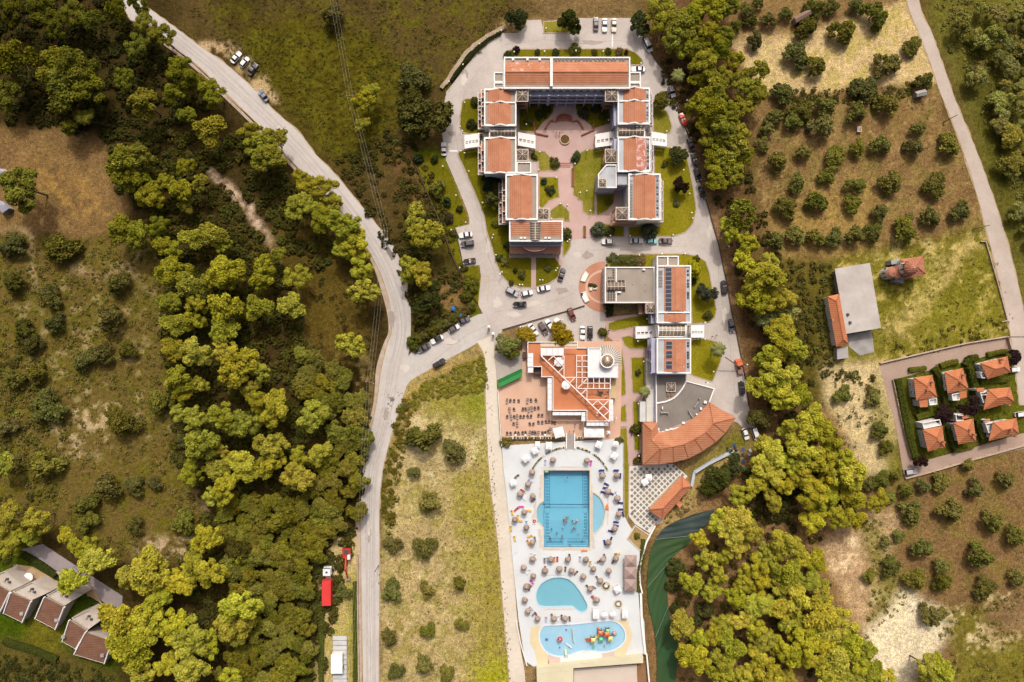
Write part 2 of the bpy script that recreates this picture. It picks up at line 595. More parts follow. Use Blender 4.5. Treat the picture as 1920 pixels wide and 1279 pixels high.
# pale slope and lower grove
lay([(1540,690),(1660,680),(1680,800),(1660,900),(1600,890),(1560,780)],(212,186,140),2)
lay([(1640,690),(1700,900),(1670,905),(1630,760)],(138,130,50),3,0.8)
lay([(1560,940),(1700,890),(1930,830),(3000,830),(3000,1700),(1560,1700)],(140,108,72),2)
lay([(1560,940),(1700,890),(1930,830),(3000,830),(3000,1700),(1560,1700)],(124,106,54),2,0.7,(N2,0.47,0.6))
lay([(1520,1010),(1640,940),(1690,960),(1650,1200),(1600,1180)],(196,160,122),2)
lay([(1530,1040),(1640,960),(1690,1100),(1640,1150)],(226,198,160),2,0.7,(NN,0.5,0.62))
lay([(1610,960),(1650,980),(1700,1130),(1620,1200),(1640,1080)],(130,120,48),3,0.8)
lay([(1700,1100),(1790,1170),(1700,1300),(1690,1700),(1640,1700),(1610,1190)],(238,216,184),2)
lay([(1760,1150),(1930,1120),(1930,1700),(1800,1700),(1790,1230)],(124,112,44),3)
lay([(1760,1130),(1900,1100),(1930,1200),(1800,1240)],(216,190,150),2,0.7,(NN,0.5,0.62))
lay([(1830,1140),(1930,1110),(1930,1190),(1860,1200)],(146,112,84),3,0.8)
# floor of the south east pine wood
lay([(1215,1000),(1320,940),(1400,840),(1560,760),(1640,940),(1530,1020),(1620,1180),(1680,1700),(1210,1700),(1215,1150)],(146,112,76),2)
lay([(1290,830),(1400,850),(1330,930),(1250,990),(1215,1000),(1290,900)],(176,146,94),2)
lay([(1288,874),(1340,846),(1385,805),(1405,812),(1402,846),(1366,852),(1330,870),(1302,890)],(120,110,44),2)
lay([(1000,-60),(1200,-60),(1195,36),(1085,34),(1015,38)],(132,106,70),2)
# villa gardens
lay([(1672,700),(1890,640),(1960,640),(1960,800),(1720,870)],(92,92,30),1)
# overall break-up of the cover
br = (0.72 + 0.56 * N2 + 0.5 * (N3 - 0.5))[...,None]
gn = (sstep(N1 * .5 + N3 * .5,.5,.66) * .35)[...,None]
GC = GC * (1 - gn) + GC * gn * np.array([.82,.92,.6])
GC *= br
ny,nx = PX.shape
hz = 0.10 * (N3 - 0.5)
V = np.stack([GX,GY,hz * 0 + 0.0 * GX],-1).reshape(-1,3)
hole = inpoly(PX,PY,[(1018.5,881),(1106.5,881),(1106.5,1027),(1018.5,1027)])
ii = np.arange((ny - 1) * nx).reshape(ny - 1,nx)[:,:-1].reshape(-1)
F = np.stack([ii,ii + 1,ii + nx + 1,ii + nx],-1)
F = F[~hole.reshape(-1)[F].any(1)]          # the large pool is dug into the ground
gme = bpy.data.meshes.new('ground')
gme.vertices.add(len(V))
gme.vertices.foreach_set('co',V.astype(np.float32).reshape(-1))
gme.loops.add(F.size)
gme.loops.foreach_set('vertex_index',F.reshape(-1).astype(np.int32))
gme.polygons.add(len(F))
gme.polygons.foreach_set('loop_start',np.arange(0,F.size,4,dtype=np.int32))
gme.polygons.foreach_set('loop_total',np.full(len(F),4,np.int32))
gme.update()
ca = gme.color_attributes.new('cover','FLOAT_COLOR','POINT')
ca.data.foreach_set('color',np.concatenate([np.clip(GC,0.004,0.8),np.ones(PX.shape + (1,))],-1).astype(np.float32).reshape(-1))
gm,nt,b,pos = start('soil_and_dry_grass',1.0,0.0)
at = nd(nt,'ShaderNodeVertexColor',layer_name='cover')
n1 = noise(nt,pos,0.9,6,0.7)
n2 = noise(nt,pos,2.6,4,0.7)
cc = mixc(nt,0.9,at.outputs[0],ramp(nt,n1.outputs[0],0.3,0.7,(0.5,0.5,0.46,1),(1.5,1.48,1.44,1)).outputs[0],'MULTIPLY')
cc = mixc(nt,0.9,cc,ramp(nt,n2.outputs[0],0.34,0.66,(0.45,0.46,0.42,1),(1.6,1.57,1.52,1)).outputs[0],'MULTIPLY')
n3 = noise(nt,pos,7.0,2,0.6)
cc = mixc(nt,0.9,cc,ramp(nt,n3.outputs[0],0.34,0.66,(0.62,0.62,0.6,1),(1.4,1.38,1.36,1)).outputs[0],'MULTIPLY')
nt.links.new(cc,b.inputs['Base Color'])
bp = nd(nt,'ShaderNodeBump')
bp.inputs['Strength'].default_value = 0.6
bp.inputs['Distance'].default_value = 0.25
nt.links.new(n1.outputs[0],bp.inputs['Height'])
nt.links.new(bp.outputs[0],b.inputs['Normal'])
gme.materials.append(gm)
ground = bpy.data.objects.new('ground',gme)
col.objects.link(ground)
tag(ground,'dry grass, bare soil and scrub covering the hillside','ground',kind='structure')

# ---------------------------------------------------------------- roads, yards, paths
def asphalt(name,c,c2,crack=0.5):
 m,nt,b,pos = start(name,0.95,0.06)
 n1 = noise(nt,pos,0.12,5,0.6)
 cc = mixc(nt,ramp(nt,n1.outputs[0],0.35,0.68).outputs[0],tuple(c),tuple(c2))
 n2 = noise(nt,pos,1.1,5,0.7)
 cc = mixc(nt,0.6,cc,ramp(nt,n2.outputs[0],0.25,0.75,(0.84,0.83,0.82,1),(1.12,1.12,1.12,1)).outputs[0],'MULTIPLY')
 n4 = noise(nt,pos,0.45,6,0.75)
 cc = mixc(nt,ramp(nt,n4.outputs[0],0.62,0.72,(0,0,0,1),(0.45,0.45,0.45,1)).outputs[0],cc,tuple(x * 0.62 for x in c))
 v = nd(nt,'ShaderNodeTexVoronoi',feature='DISTANCE_TO_EDGE')
 v.inputs['Scale'].default_value = 0.075
 wn_ = noise(nt,pos,0.6,3)
 ad = nd(nt,'ShaderNodeVectorMath',operation='MULTIPLY_ADD')
 ad.inputs[1].default_value = (2.2,2.2,0)
 nt.links.new(wn_.outputs[1],ad.inputs[0])
 nt.links.new(pos,ad.inputs[2])
 nt.links.new(ad.outputs[0],v.inputs['Vector'])
 cc = mixc(nt,ramp(nt,v.outputs[0],0.0,0.007,(crack * .5,crack * .5,crack * .5,1),(0,0,0,1)).outputs[0],cc,tuple(x * 0.55 for x in c))
 nt.links.new(cc,b.inputs['Base Color'])
 return m

ASPH = asphalt('worn_asphalt',A(218,205,194),A(204,190,178))
ASPH2 = asphalt('loop_road_asphalt',A(216,200,187),A(198,181,168))
CLANE = asphalt('concrete_lane',A(240,222,200),A(226,207,184),0.25)
PAVE = asphalt('block_paving',A(192,162,142),A(176,146,128),0.3)

def sheet(name,poly,m,z0,z1,label,cat,holes=(),kind='structure',parent=None):
 mb = MB().prism(XY(poly),z0,z1,[XY(h) for h in holes])
 if parent is not None:
  return part(name,mb,m,parent)
 return solo(name,mb,m,label,cat,kind=kind)

road_l = smooth_line([(215,-60),(240,30),(270,40),(303,68),(333,93),(375,126),(422,172),(485,234),(567,322),(615,368),(662,422),(692,470),(717,520),(731,570),(735,620),(727,645),(716,690),(709,740),(700,790),(687,840),(680,890),(677,960),(678,1100),(681,1279),(681,1420)],4)
road_r = smooth_line([(250,-60),(268,5),(285,20),(335,57),(375,87),(425,122),(482,173),(512,206),(560,248),(592,290),(626,324),(664,370),(705,420),(742,470),(757,520),(769,570),(770,630),(766,668),(776,658),(850,615),(905,588),(912,622),(890,646),(850,668),(800,696),(768,716),(757,740),(741,790),(727,840),(716,890),(711,960),(711,1100),(710,1279),(710,1420)],4)
solo('main_road',MB().prism(XY(road_l + road_r[::-1]),0.0,0.03),ASPH,'worn pale asphalt road curving down past the pine wood','road',kind='structure')
# verge, gutter and retaining edge on the west side of the road
e1 = smooth_line([(567,322),(615,368),(662,422),(692,470),(717,520),(731,570),(735,620),(727,645),(716,690),(709,740),(700,790),(687,840),(680,890),(677,960),(678,1100),(681,1420)],4)
VERGE = mat('gravel_verge',A(212,186,162),A(184,154,128),1.5,var=0.2)
solo('verge',MB().prism(XY([(a - 1,b_) for a,b_ in e1] + [(a - 8.5 + 2 * math.sin(b_ / 23),b_) for a,b_ in e1][::-1]),0,0.018),VERGE,'pale gravel verge along the west edge of the road','verge',kind='structure')
q = [(a - 1.5,b_) for a,b_ in smooth_line([(300,72),(333,96),(375,130),(422,176),(485,238),(567,326)],5)]
solo('kerb',MB().prism(XY(q + [(a - 4.5,b_ + 3) for a,b_ in q][::-1]),0,0.12),KERB,'stone edging along the upper road','kerb',kind='structure')
q = [(670.5,1040),(671,1150),(673,1279),(673,1420)]
rw = thing('low_wall','low pale wall between the lorry yard and the road','wall',P(671,1160,0))
mb = MB()
for a,b_ in zip(q[:-1],q[1:]):
 mb.bar(P(*a,.45),P(*b_,.45),0.35,0.9)
part('wall_body',mb,KERB,rw)

loop_out = [(905,588),(897,572),(902,520),(899,497),(869,501),(861,462),(853,427),(880,421),(880,410),(876,395),(862,360),(848,327),(836,300),(829,250),(832,200),(837,172),(850,156),(877,120),(906,82),(940,62),(971,62),(985,50),(988,38),(1014,37),(1018,52),(1078,52),(1084,34),(1186,34),(1196,50),(1205,70),(1226,110),(1250,142),(1262,180),(1275,214),(1289,252),(1300,300),(1314,345),(1330,400),(1347,460),(1360,522),(1371,585),(1380,625),(1390,675),(1397,712),(1403,760),(1414,800),(1396,804),(1382,792),(1340,780),(1300,760),(1230,700),(1225,560),(1140,560),(1132,640),(1000,645),(975,612),(942,620),(925,660),(893,642),(912,622)]
solo('loop_road',MB().prism(XY(loop_out),0.0,0.026),ASPH2,'pale asphalt loop road and forecourt around the hotel','road',kind='structure')
lane_l = smooth_line([(894,640),(908,665),(911,700),(911,750),(915,850),(921,920),(927,960),(937,1050),(943,1130),(950,1210),(955,1279),(957,1400)],4)
lane_r = smooth_line([(926,628),(927,665),(931,712),(936,800),(941,850),(949,920),(957,1000),(964,1080),(969,1150),(976,1215),(982,1250),(985,1279),(988,1400)],4)
solo('service_lane',MB().prism(XY(lane_l + lane_r[::-1]),0.0,0.034),CLANE,'cream concrete lane between the dry field and the pools','lane',kind='structure')
el = smooth_line([(1690,-60),(1703,10),(1722,60),(1742,110),(1762,170),(1785,225),(1812,300),(1835,375),(1852,440),(1870,510),(1886,580),(1897,640),(1905,700),(1912,760)],4)
er = smooth_line([(1712,-60),(1727,20),(1746,60),(1762,105),(1792,190),(1822,262),(1848,330),(1872,400),(1890,460),(1908,530),(1922,600),(1932,660),(1945,760)],4)
solo('narrow_road',MB().prism(XY(el + er[::-1]),0.0,0.03),asphalt('east_asphalt',A(214,194,176),A(198,176,158),0.3),'narrow pale road running along the east side','road',kind='structure')
vd = [(1648,685),(1660,682),(1740,662),(1840,640),(1888,632),(1905,628),(1920,640),(1920,655),(1888,658),(1790,683),(1720,700),(1676,712),(1690,790),(1712,868),(1740,862),(1830,838),(1960,800),(1960,832),(1830,862),(1698,896),(1694,890),(1680,800)]
solo('villa_drive',MB().prism(XY(vd),0.0,0.024),PAVE,'paved drive around the villas','drive',kind='structure')
solo('cottage_drive',MB().prism(XY([(40,1030),(80,1020),(230,1118),(228,1142),(212,1140)]),0.0,0.024),asphalt('dim_asphalt',A(172,156,152),A(150,134,130)),'asphalt drive behind the brown roofed cottages','drive',kind='structure')
# darker repairs in the asphalt
PATCH = mat('asphalt_repair',A(150,136,128),var=0.12)
mb = MB()
for pc in ([(722,466),(729,463),(742,484),(734,489)],[(730,745),(737,744),(741,750),(736,754),(731,751)]):
 mb.prism(XY(pc),0.03,0.036)
solo('asphalt_patch',mb,PATCH,'darker repair patches in the road','patch',kind='structure')
BRIGHT = mat('pale_concrete_patch',A(226,208,190),var=0.08)
solo('concrete_patch',MB().prism(XY([(1262,210),(1272,206),(1292,250),(1275,258)]),0.026,0.034),BRIGHT,'pale concrete patch in the loop road','patch',kind='structure')
mb = MB()
mb.prism(XY([(843,281.5),(858,281.5),(858,284.5),(843,284.5)]),0.026,0.032)
mb.prism(XY([(1147.2,60),(1149,60),(1149,88),(1147.2,88)]),0.026,0.032)
solo('road_line',mb,WHITE2,'pale painted lines on the loop road','road marking',kind='structure')
YEL = mat('worn_yellow_line',A(228,190,120),var=0.15)
mb = MB()
pts = [(902,519),(917,519),(914,570),(897,570)]
for i in range(4):
 p,q = P(*pts[i],0.03),P(*pts[(i + 1) % 4],0.03)
 mb.bar(p,q,0.16,0.012)
solo('parking_box',mb,YEL,'worn yellow box painted at the roadside','road marking',kind='structure')

# wear: seams, wheel tracks and patches in the asphalt, dusty ragged verges
def wobble(line,w0,w1,sd):
 rg = random.Random(sd)
 return [rg.uniform(w0,w1) for _ in line]

def strip(mb,line,wl,wr,z0,z1):
 a = [(x,y) for x,y in line]
 L_ = [offset_line(a,1)[i] for i in range(len(a))]
 l_ = [(p[0] + (q[0] - p[0]) * w,p[1] + (q[1] - p[1]) * w) for p,q,w in zip(a,L_,wl)]
 r_ = [(p[0] - (q[0] - p[0]) * w,p[1] - (q[1] - p[1]) * w) for p,q,w in zip(a,L_,wr)]
 for i in range(len(a) - 1):
  q = XY([l_[i],r_[i],r_[i + 1],l_[i + 1]])
  mb.add([(x,y,z1) for x,y in q],[(0,1,2,3)])

mid = smooth_line([(300,45),(350,85),(400,125),(450,172),(498,218),(545,265),(595,320),(640,375),(680,430),(712,480),(735,530),(750,580),(752,630),(740,690),(732,740),(720,790),(707,840),(698,890),(694,960),(694,1100),(695,1279),(695,1400)],8)
SEAM = mat('tarred_seam',A(170,154,142),A(150,134,124),2,var=.1)
TRACK = mat('wheel_track',A(206,191,179),A(194,178,166),1.2,var=.08)
mb = MB()
for off,w in ((-7.5,2.2),(6.5,2.2)):
 strip(mb,offset_line(mid,off),wobble(mid,w * .6,w * 1.3,3),wobble(mid,w * .6,w * 1.3,4),.03,.034)
solo('wheel_tracks',mb,TRACK,'dull wheel tracks along the main road','road wear',kind='structure')
mb = MB()
for off,w,i0,i1 in ((0.5,.35,0,200),(9.5,.3,60,120),(-3.5,.3,110,200)):
 ln = [(x + 1.2 * math.sin(y / 31),y) for x,y in offset_line(mid,off)][i0:i1]
 strip(mb,ln,wobble(ln,w * .5,w,5),wobble(ln,w * .5,w,6),.034,.038)
for pts_ in ([(905,120),(880,160),(862,210),(855,260),(868,320),(893,375),(905,425),(915,470),(930,520),(960,560)],[(1240,110),(1262,160),(1275,215),(1292,280),(1310,345),(1325,410),(1340,470),(1352,540),(1362,610),(1372,680),(1380,740)],[(930,585),(1000,575),(1080,550)],[(800,690),(860,640),(930,600)],[(1100,470),(1180,462),(1290,462)],[(945,85),(1020,76),(1180,78)]):
 ln = [(x + 1.5 * math.sin(y / 9 + x / 13),y + 1.2 * math.sin(x / 11)) for x,y in smooth_line(pts_,8)]
 strip(mb,ln,wobble(ln,.12,.32,7),wobble(ln,.12,.32,8),.034,.038)
solo('road_seam',mb,SEAM,'dark tarred seams and cracks in the asphalt','road wear',kind='structure')
STAIN = [mat('asphalt_stain',A(186,169,156),A(172,154,142),1.5,var=.1),mat('dusty_asphalt',A(228,212,196),A(216,198,182),1.2,var=.08)]
rg = random.Random(9)
for k,m_ in enumerate(STAIN):
 mb = MB()
 for px,py,rx,ry in ((1105,486,12,9),(1090,478,9,6),(905,235,10,4),(850,250,9,6),(1010,570,20,7),(940,560,9,12),(915,460,5,16),(1330,430,5,14),(1358,600,6,16),(1385,760,12,16),(1345,745,14,10),(1120,80,24,5),(870,150,8,12),(1240,145,7,12),(1290,470,18,5),(960,590,18,6),(1100,600,14,8),(890,320,6,20),(760,690,12,8),(850,640,20,7),(735,600,7,22),(722,770,8,14),(600,330,10,12),(690,1000,6,20),(700,1180,6,24),(520,240,12,8),(1140,460,16,5),(1060,545,14,8)):
  if rg.random() < .5:
   px,py = px + rg.uniform(-14,14) * (rx > 8),py + rg.uniform(-10,10) * (ry > 8)
   n_ = 16
   mb.prism(XY([(px + rx * math.cos(6.283 * i / n_) * rg.uniform(.55,1.15),py - ry * math.sin(6.283 * i / n_) * rg.uniform(.55,1.15)) for i in range(n_)]),.03,.0315 + .0008 * k)
 solo(('worn_patch','dusty_patch')[k],mb,m_,('dull stains','pale dusty patches')[k] + ' on the roads and forecourt','road wear',kind='structure')
mb = MB()
for line,wl in ((road_l,(.5,3.5)),(el,(.8,4)),(er,(.5,3)),(lane_l,(.5,3.0)),([p for p in road_r if p[1] < 560 or p[1] > 740],(.5,3.0))):
 ln = [p for p in smooth_line(line[::2],3)]
 strip(mb,ln,wobble(ln,*wl,11),wobble(ln,*wl,12),.0,.0245)
solo('dusty_verge',mb,mat('dusty_verge',A(198,168,132),A(170,140,100),1.8,var=.2),'dusty ragged verges along the roads','verge',kind='structure')
# ---------------------------------------------------------------- hotel gardens: lawns with kerbs, paved courts
def lawn_mat(name,c,c2):
 m,nt,b,pos = start(name,1.0,0.0)
 n1 = noise(nt,pos,0.13,5,0.65)
 cc = mixc(nt,ramp(nt,n1.outputs[0],0.36,0.66).outputs[0],tuple(c),tuple(c2))
 n2 = noise(nt,pos,2.2,5,0.7)
 cc = mixc(nt,0.85,cc,ramp(nt,n2.outputs[0],0.3,0.7,(0.56,0.6,0.5,1),(1.42,1.38,1.3,1)).outputs[0],'MULTIPLY')
 n3 = noise(nt,pos,0.3,5,0.7)
 cc = mixc(nt,ramp(nt,n3.outputs[0],0.6,0.75,(0,0,0,1),(0.6,0.6,0.6,1)).outputs[0],cc,A(176,150,84))
 nt.links.new(cc,b.inputs['Base Color'])
 return m

LAWN = lawn_mat('mown_lawn',A(152,136,36),A(130,122,24))
LAWNW = lawn_mat('cloud_shaded_lawn',A(126,114,26),A(106,100,18))  # lawn green darkened to carry the cloud shade on the north west side
LAWND = lawn_mat('dry_lawn',A(158,142,62),A(128,122,34))

def lawn(pts,label,m=None,kerb=True,rnd=0):
 poly = XY(smooth_line(pts,rnd,True)) if rnd else XY(pts)
 inn = ring(poly,0.32)
 o = solo('lawn',MB().prism(inn,0.0,0.13),m or LAWN,label,'lawn',kind='structure')
 if kerb:
  k = mesh('kerb',MB().prism(poly,0.0,0.15,[inn]),KERB)
  ko = bpy.data.objects.new('kerb',k)
  ko.parent = o
  col.objects.link(ko)
 return o

lawn([(945,98),(958,92),(1068,91),(1176,91),(1192,98),(1204,110),(1207,119),(1199,123),(1100,124),(945,126)],'narrow lawn along the north side of the hotel',LAWNW)
lawn([(866,190),(874,184),(905,184),(905,251),(880,252),(868,250),(861,238),(862,215)],'lawn beside the north west balconies',LAWNW)
lawn([(857,288),(862,282),(872,279),(906,276),(910,332),(950,334),(957,482),(1050,482),(1053,500),(1047,521),(1028,533),(1000,540),(975,540),(955,533),(940,517),(930,495),(922,465),(912,435),(907,405),(895,375),(878,335)],'long lawn between the west wing and the loop road',LAWNW)
for pts,lb in (([(996,476),(1005,476),(1005,541),(996,541)],'straight pink path from the south west porch to the road'),([(1036,478),(1044,476),(1055,492),(1051,499)],'short slanting pink path at the south west porch')):
 solo('garden_path',MB().prism(XY(pts),0,.16),PINKP,lb,'path',kind='structure')
lawn([(1054,445),(1070,446),(1071,462),(1062,477),(1055,484)],'small lawn at the corner of the south west wing')
lawn([(772,292),(800,288),(830,292),(848,332),(862,364),(875,398),(879,410),(878,419),(851,426),(860,465),(868,503),(896,498),(900,520),(895,566),(880,548),(850,484),(820,404),(795,347)],'sloping lawn west of the loop road',LAWNW,kerb=False)
lawn([(1018,40),(1046,38),(1078,44),(1078,63),(1018,63)],'dry square of grass under the car park tree',LAWND)
# courtyard
solo('courtyard',MB().prism(XY([(972,188),(1160,188),(1165,330),(1160,420),(1115,446),(1072,449),(1060,440),(1030,415),(1008,415),(1005,300),(972,300)]),0,0.06),PINKP,'pink paved courtyard between the hotel wings','courtyard',kind='structure')
lawn([(972,192),(1041,192),(1039,210),(1030,222),(1018,232),(1006,247),(1002,249),(972,246)],'shady planting bed in the courtyard corner by the west wing',LAWNW)
lawn([(1077,192),(1140,192),(1148,232),(1112,243),(1106,236),(1094,226),(1080,216)],'shady planting bed in the courtyard corner by the east wing',LAWNW)
lawn([(993,281),(1022,283),(1030,292),(1042,304),(1047,312),(1047,321),(1009,322),(1009,304),(993,303)],'courtyard lawn with a sandy track',LAWND)
lawn([(1010,331),(1047,331),(1050,370),(1030,378),(1019,390),(1010,390)],'courtyard lawn with a rockery')
lawn([(1031,394),(1052,379),(1068,396),(1069,416),(1057,416),(1056,411),(1031,411)],'small dry courtyard lawn by the skylight',LAWND)
lawn([(1080,290),(1098,279),(1160,278),(1160,326),(1121,330),(1117,365),(1116,400),(1108,406),(1092,398),(1090,378),(1074,366),(1072,306)],'large courtyard lawn before the east wing',LAWND)
lawn([(1117,364),(1153,362),(1152,380),(1140,395),(1118,407)],'triangular lawn under the projecting white wing')
lawn([(1224,196),(1240,198),(1254,214),(1261,238),(1257,249),(1246,253),(1224,247)],'lawn outside the north east wing',LAWND)
lawn([(1226,276),(1276,275),(1287,285),(1294,320),(1301,355),(1306,392),(1301,418),(1286,436),(1262,444),(1178,445),(1178,424),(1236,424),(1236,330),(1226,324)],'broad lawn east of the hotel')
lawn([(1112,445),(1108,425),(1135,419),(1171,424),(1171,445)],'small lawn beside the round clipped trees')
solo('promenade',MB().prism(XY([(1044,186),(1073,186),(1076,212),(1090,222),(1108,250),(1116,256),(1116,272),(1090,279),(1074,296),(1072,372),(1088,398),(1094,446),(1071,447),(1070,394),(1050,372),(1048,306),(1032,290),(1022,278),(1005,276),(1005,252),(1018,240),(1032,222),(1041,212)]),0,0.075),PINKP,'pink paved promenade down the courtyard','path',kind='structure')
# steps, seats and planters of the courtyard
STEPM = mat('brick_edging',A(186,112,88),A(160,92,70),1.5,var=0.1)
cs = thing('amphitheatre_steps','curved brick steps at the head of the courtyard','steps',P(1058,225,0))
for k in range(4):
 mb = MB()
 a0 = [P(1058 + (20 - k * 1.5) * math.sin(t),234 - k * 2.6 - (8 + k) * math.cos(t),0) for t in np.linspace(-1.1,1.1,12)]
 for p,q in zip(a0[:-1],a0[1:]):
  mb.bar(p + Vector((0,0,0.15 + 0.07 * k)),q + Vector((0,0,0.15 + 0.07 * k)),0.45,0.14 + 0.14 * k)
 part('step',mb,STEPM,cs)
for sg in (-1,1):
 mb = MB()
 a0 = smooth_line([(1058 + sg * 19,228),(1058 + sg * 24,226),(1058 + sg * 29,231),(1058 + sg * 36,242)],5)
 for p,q in zip(a0[:-1],a0[1:]):
  mb.bar(P(*p,0.35),P(*q,0.35),0.5,0.6)
 part('side_wall',mb,STEPM,cs)
for sg,lb in ((-1,'low angled brick seat wall west of the round planter'),(1,'low angled brick seat wall east of the round planter')):
 mb = MB()
 a0 = [(1058 + sg * 58,229),(1058 + sg * 54,250),(1058 + sg * 30,255)] if sg < 0 else [(1112,233),(1114,243),(1090,254)]
 for p,q in zip(a0[:-1],a0[1:]):
  mb.bar(P(*p,0.3),P(*q,0.3),0.4,0.6)
 solo('seat_wall',mb,STEPM,lb,'wall')
for k,y in enumerate((306,309.5,313)):
 mb = MB()
 mb.bar(P(1049,y,0.12),P(1070,y,0.12),0.22,0.12)
 solo('step',mb,STEPM,('upper','middle','lower')[k] + ' brick step of the three across the promenade','step')
pl = thing('round_planter','round planter in the middle of the courtyard','planter',P(1059,262,0))
c = P(1059,262,0)
circ = lambda r,n=28: [(c.x + r * math.cos(2 * math.pi * i / n),c.y + r * math.sin(2 * math.pi * i / n)) for i in range(n)]
part('rim',MB().prism(circ(1.75),0.07,0.55,[circ(1.4)]),mat('pink_stone',A(222,180,150),var=0.08),pl)
part('soil',MB().prism(circ(1.42),0.07,0.42),mat('planted_soil',A(120,88,54),A(86,72,30),2.5,var=0.2),pl)
for (x,y0,y1),lb in (((1074,316,350),'long raised brick bed beside the promenade'),((1096,424,445),'short raised brick bed by the courtyard gate')):
 t = thing('brick_bed',lb,'planter',P(x,(y0 + y1) / 2,0))
 o = XY([(x - 2.6,y1),(x + 2.6,y1),(x + 2.6,y0),(x - 2.6,y0)])
 i_ = ring(o,0.2)
 part('wall',MB().prism(o,0,0.55,[i_]),STEPM,t)
 part('soil',MB().prism(i_,0,0.45),mat('bed_soil',A(134,92,52),A(110,96,30),2.5,var=0.2),t)
# paths and lawns towards the pools
solo('garden_paving',MB().prism(XY([(1132,596),(1222,586),(1224,640),(1214,672),(1205,750),(1204,870),(1178,874),(1176,800),(1150,800),(1150,700),(1163,650),(1140,632)]),0,0.05),PINKP,'pink garden paths between the pool bar and the restaurant','path',kind='structure')
for pts,lb,m_ in (
  ([(1140,605),(1160,598),(1204,590),(1222,589),(1222,611),(1195,613),(1176,617),(1150,622),(1139,618)],'lawn south of the reception roof',None),
  ([(1164,632),(1178,628),(1194,633),(1222,636),(1221,648),(1207,656),(1180,655),(1170,648)],'half round lawn below the white canopy',None),
  ([(1144,642),(1159,638),(1168,658),(1173,700),(1174,740),(1150,752),(1153,720),(1165,690),(1160,660)],'narrow lawn behind the spiral turret',None),
  ([(1182,669),(1211,669),(1213,700),(1212,738),(1185,738),(1183,700)],'rectangular lawn before the white terrace',None),
  ([(1153,768),(1174,756),(1176,791),(1153,792)],'four sided lawn beside the pool bar',None),
  ([(1185,751),(1201,753),(1201,846),(1188,846)],'slim lawn along the restaurant wall',None),
  ([(1153,803),(1176,801),(1180,872),(1179,965),(1172,981),(1169,960),(1168,822),(1153,814)],'grass strip between the pool deck and the chequered terrace',None),
  ([(1135,486),(1160,476),(1285,475),(1306,479),(1324,490),(1331,512),(1337,545),(1344,580),(1341,596),(1330,605),(1297,608),(1290,500),(1226,502),(1140,502)],'lawn wrapping round the reception building',None),
  ([(1292,636),(1322,634),(1346,641),(1354,668),(1350,684),(1336,717),(1300,706),(1290,700)],'lawn between the south east block and the yard',None)):
 lawn(pts,lb,m_)
# half round entrance court of the reception
c0 = P(1134,538,0)
half = [(c0.x,c0.y + 8.4)] + [(c0.x - 8.6 * math.sin(t),c0.y + 8.4 * math.cos(t)) for t in np.linspace(0.02,math.pi - 0.02,30)] + [(c0.x,c0.y - 8.4)]
solo('entrance_court',MB().prism(half,0,0.07),TERRA,'half round terracotta court before the reception','court',kind='structure')
half2 = [(c0.x - 0.3,c0.y + 5.6)] + [(c0.x - 6.4 * math.sin(t),c0.y + 5.6 * math.cos(t)) for t in np.linspace(0.06,math.pi - 0.06,26)]
half3 = [(c0.x - 0.3,c0.y + 4.9)] + [(c0.x - 5.7 * math.sin(t),c0.y + 4.9 * math.cos(t)) for t in np.linspace(0.06,math.pi - 0.06,26)]
solo('court_band',MB().prism(half2 + half3[::-1],0.07,0.085),TERRAP,'paler curved band in the entrance court','court',kind='structure')
for pts,lb in (([(1097,508),(1104,514),(1097,529),(1088,527),(1091,518)],'curved white planter bench north of the reception steps'),
    ([(1089,549),(1098,546),(1105,564),(1097,568),(1092,560)],'curved white planter bench with a blue end')):
 t = thing('planter_bench',lb,'bench',P(1096,pts[1][1],0))
 o = XY(pts)
 i_ = ring(o,0.35)
 part('body',MB().prism(o,0.07,0.6,[i_]),mat('cream_stone',A(246,236,212),var=0.05),t)
 part('seat',MB().prism(i_,0.07,0.5),WHITE2,t)
 if 'blue' in lb:
  q = P(1090.5,552,0)
  part('cushion',MB().box(q.x - 0.25,q.y - 0.45,0.5,q.x + 0.35,q.y + 0.45,0.75),mat('blue_cloth',A(70,62,150),var=0.1),t)
t = thing('twin_planter','pair of white planters with clipped bushes in the entrance court','planter',P(1112,538,0))
for (x0,y0,x1,y1) in ((1105,530,1110,545),(1111,538,1119,543)):
 o = XY([(x0,y1),(x1,y1),(x1,y0),(x0,y0)])
 part('box',MB().prism(o,0.07,0.55),mat('cream_stone',(0.6,0.55,0.5)),t)
# ---------------------------------------------------------------- hotel buildings
def rect(x0,y0,x1,y1,z):
 """world x0, y0, x1, y1 of a photo rectangle seen at height z"""
 a,b_ = P(x0,y1,z),P(x1,y0,z)
 return a.x,a.y,b_.x,b_.y

def shell(t,r,h,wall=None,top=None,par=0.45,pw=0.38,z0=0.0,base='wall'):
 """walls, flat roof and parapet over a world rectangle"""
 wall,top = wall or WHITE,top or CONC
 x0,y0,x1,y1 = r
 w = MB().box(x0,y0,z0,x1,y1,h - 0.02)
 wo_ = part(base,w,wall,t)
 part('roof_slab',MB().box(x0 + pw,y0 + pw,h - 0.02,x1 - pw,y1 - pw,h + 0.06),top,t)
 if par:
  o = [(x0 - .05,y0 - .05),(x1 + .05,y0 - .05),(x1 + .05,y1 + .05),(x0 - .05,y1 + .05)]
  part('parapet',MB().prism(o,h - 0.25,h + par,[ring(o,pw + .05)]),WHITE2,t)
 return wo_

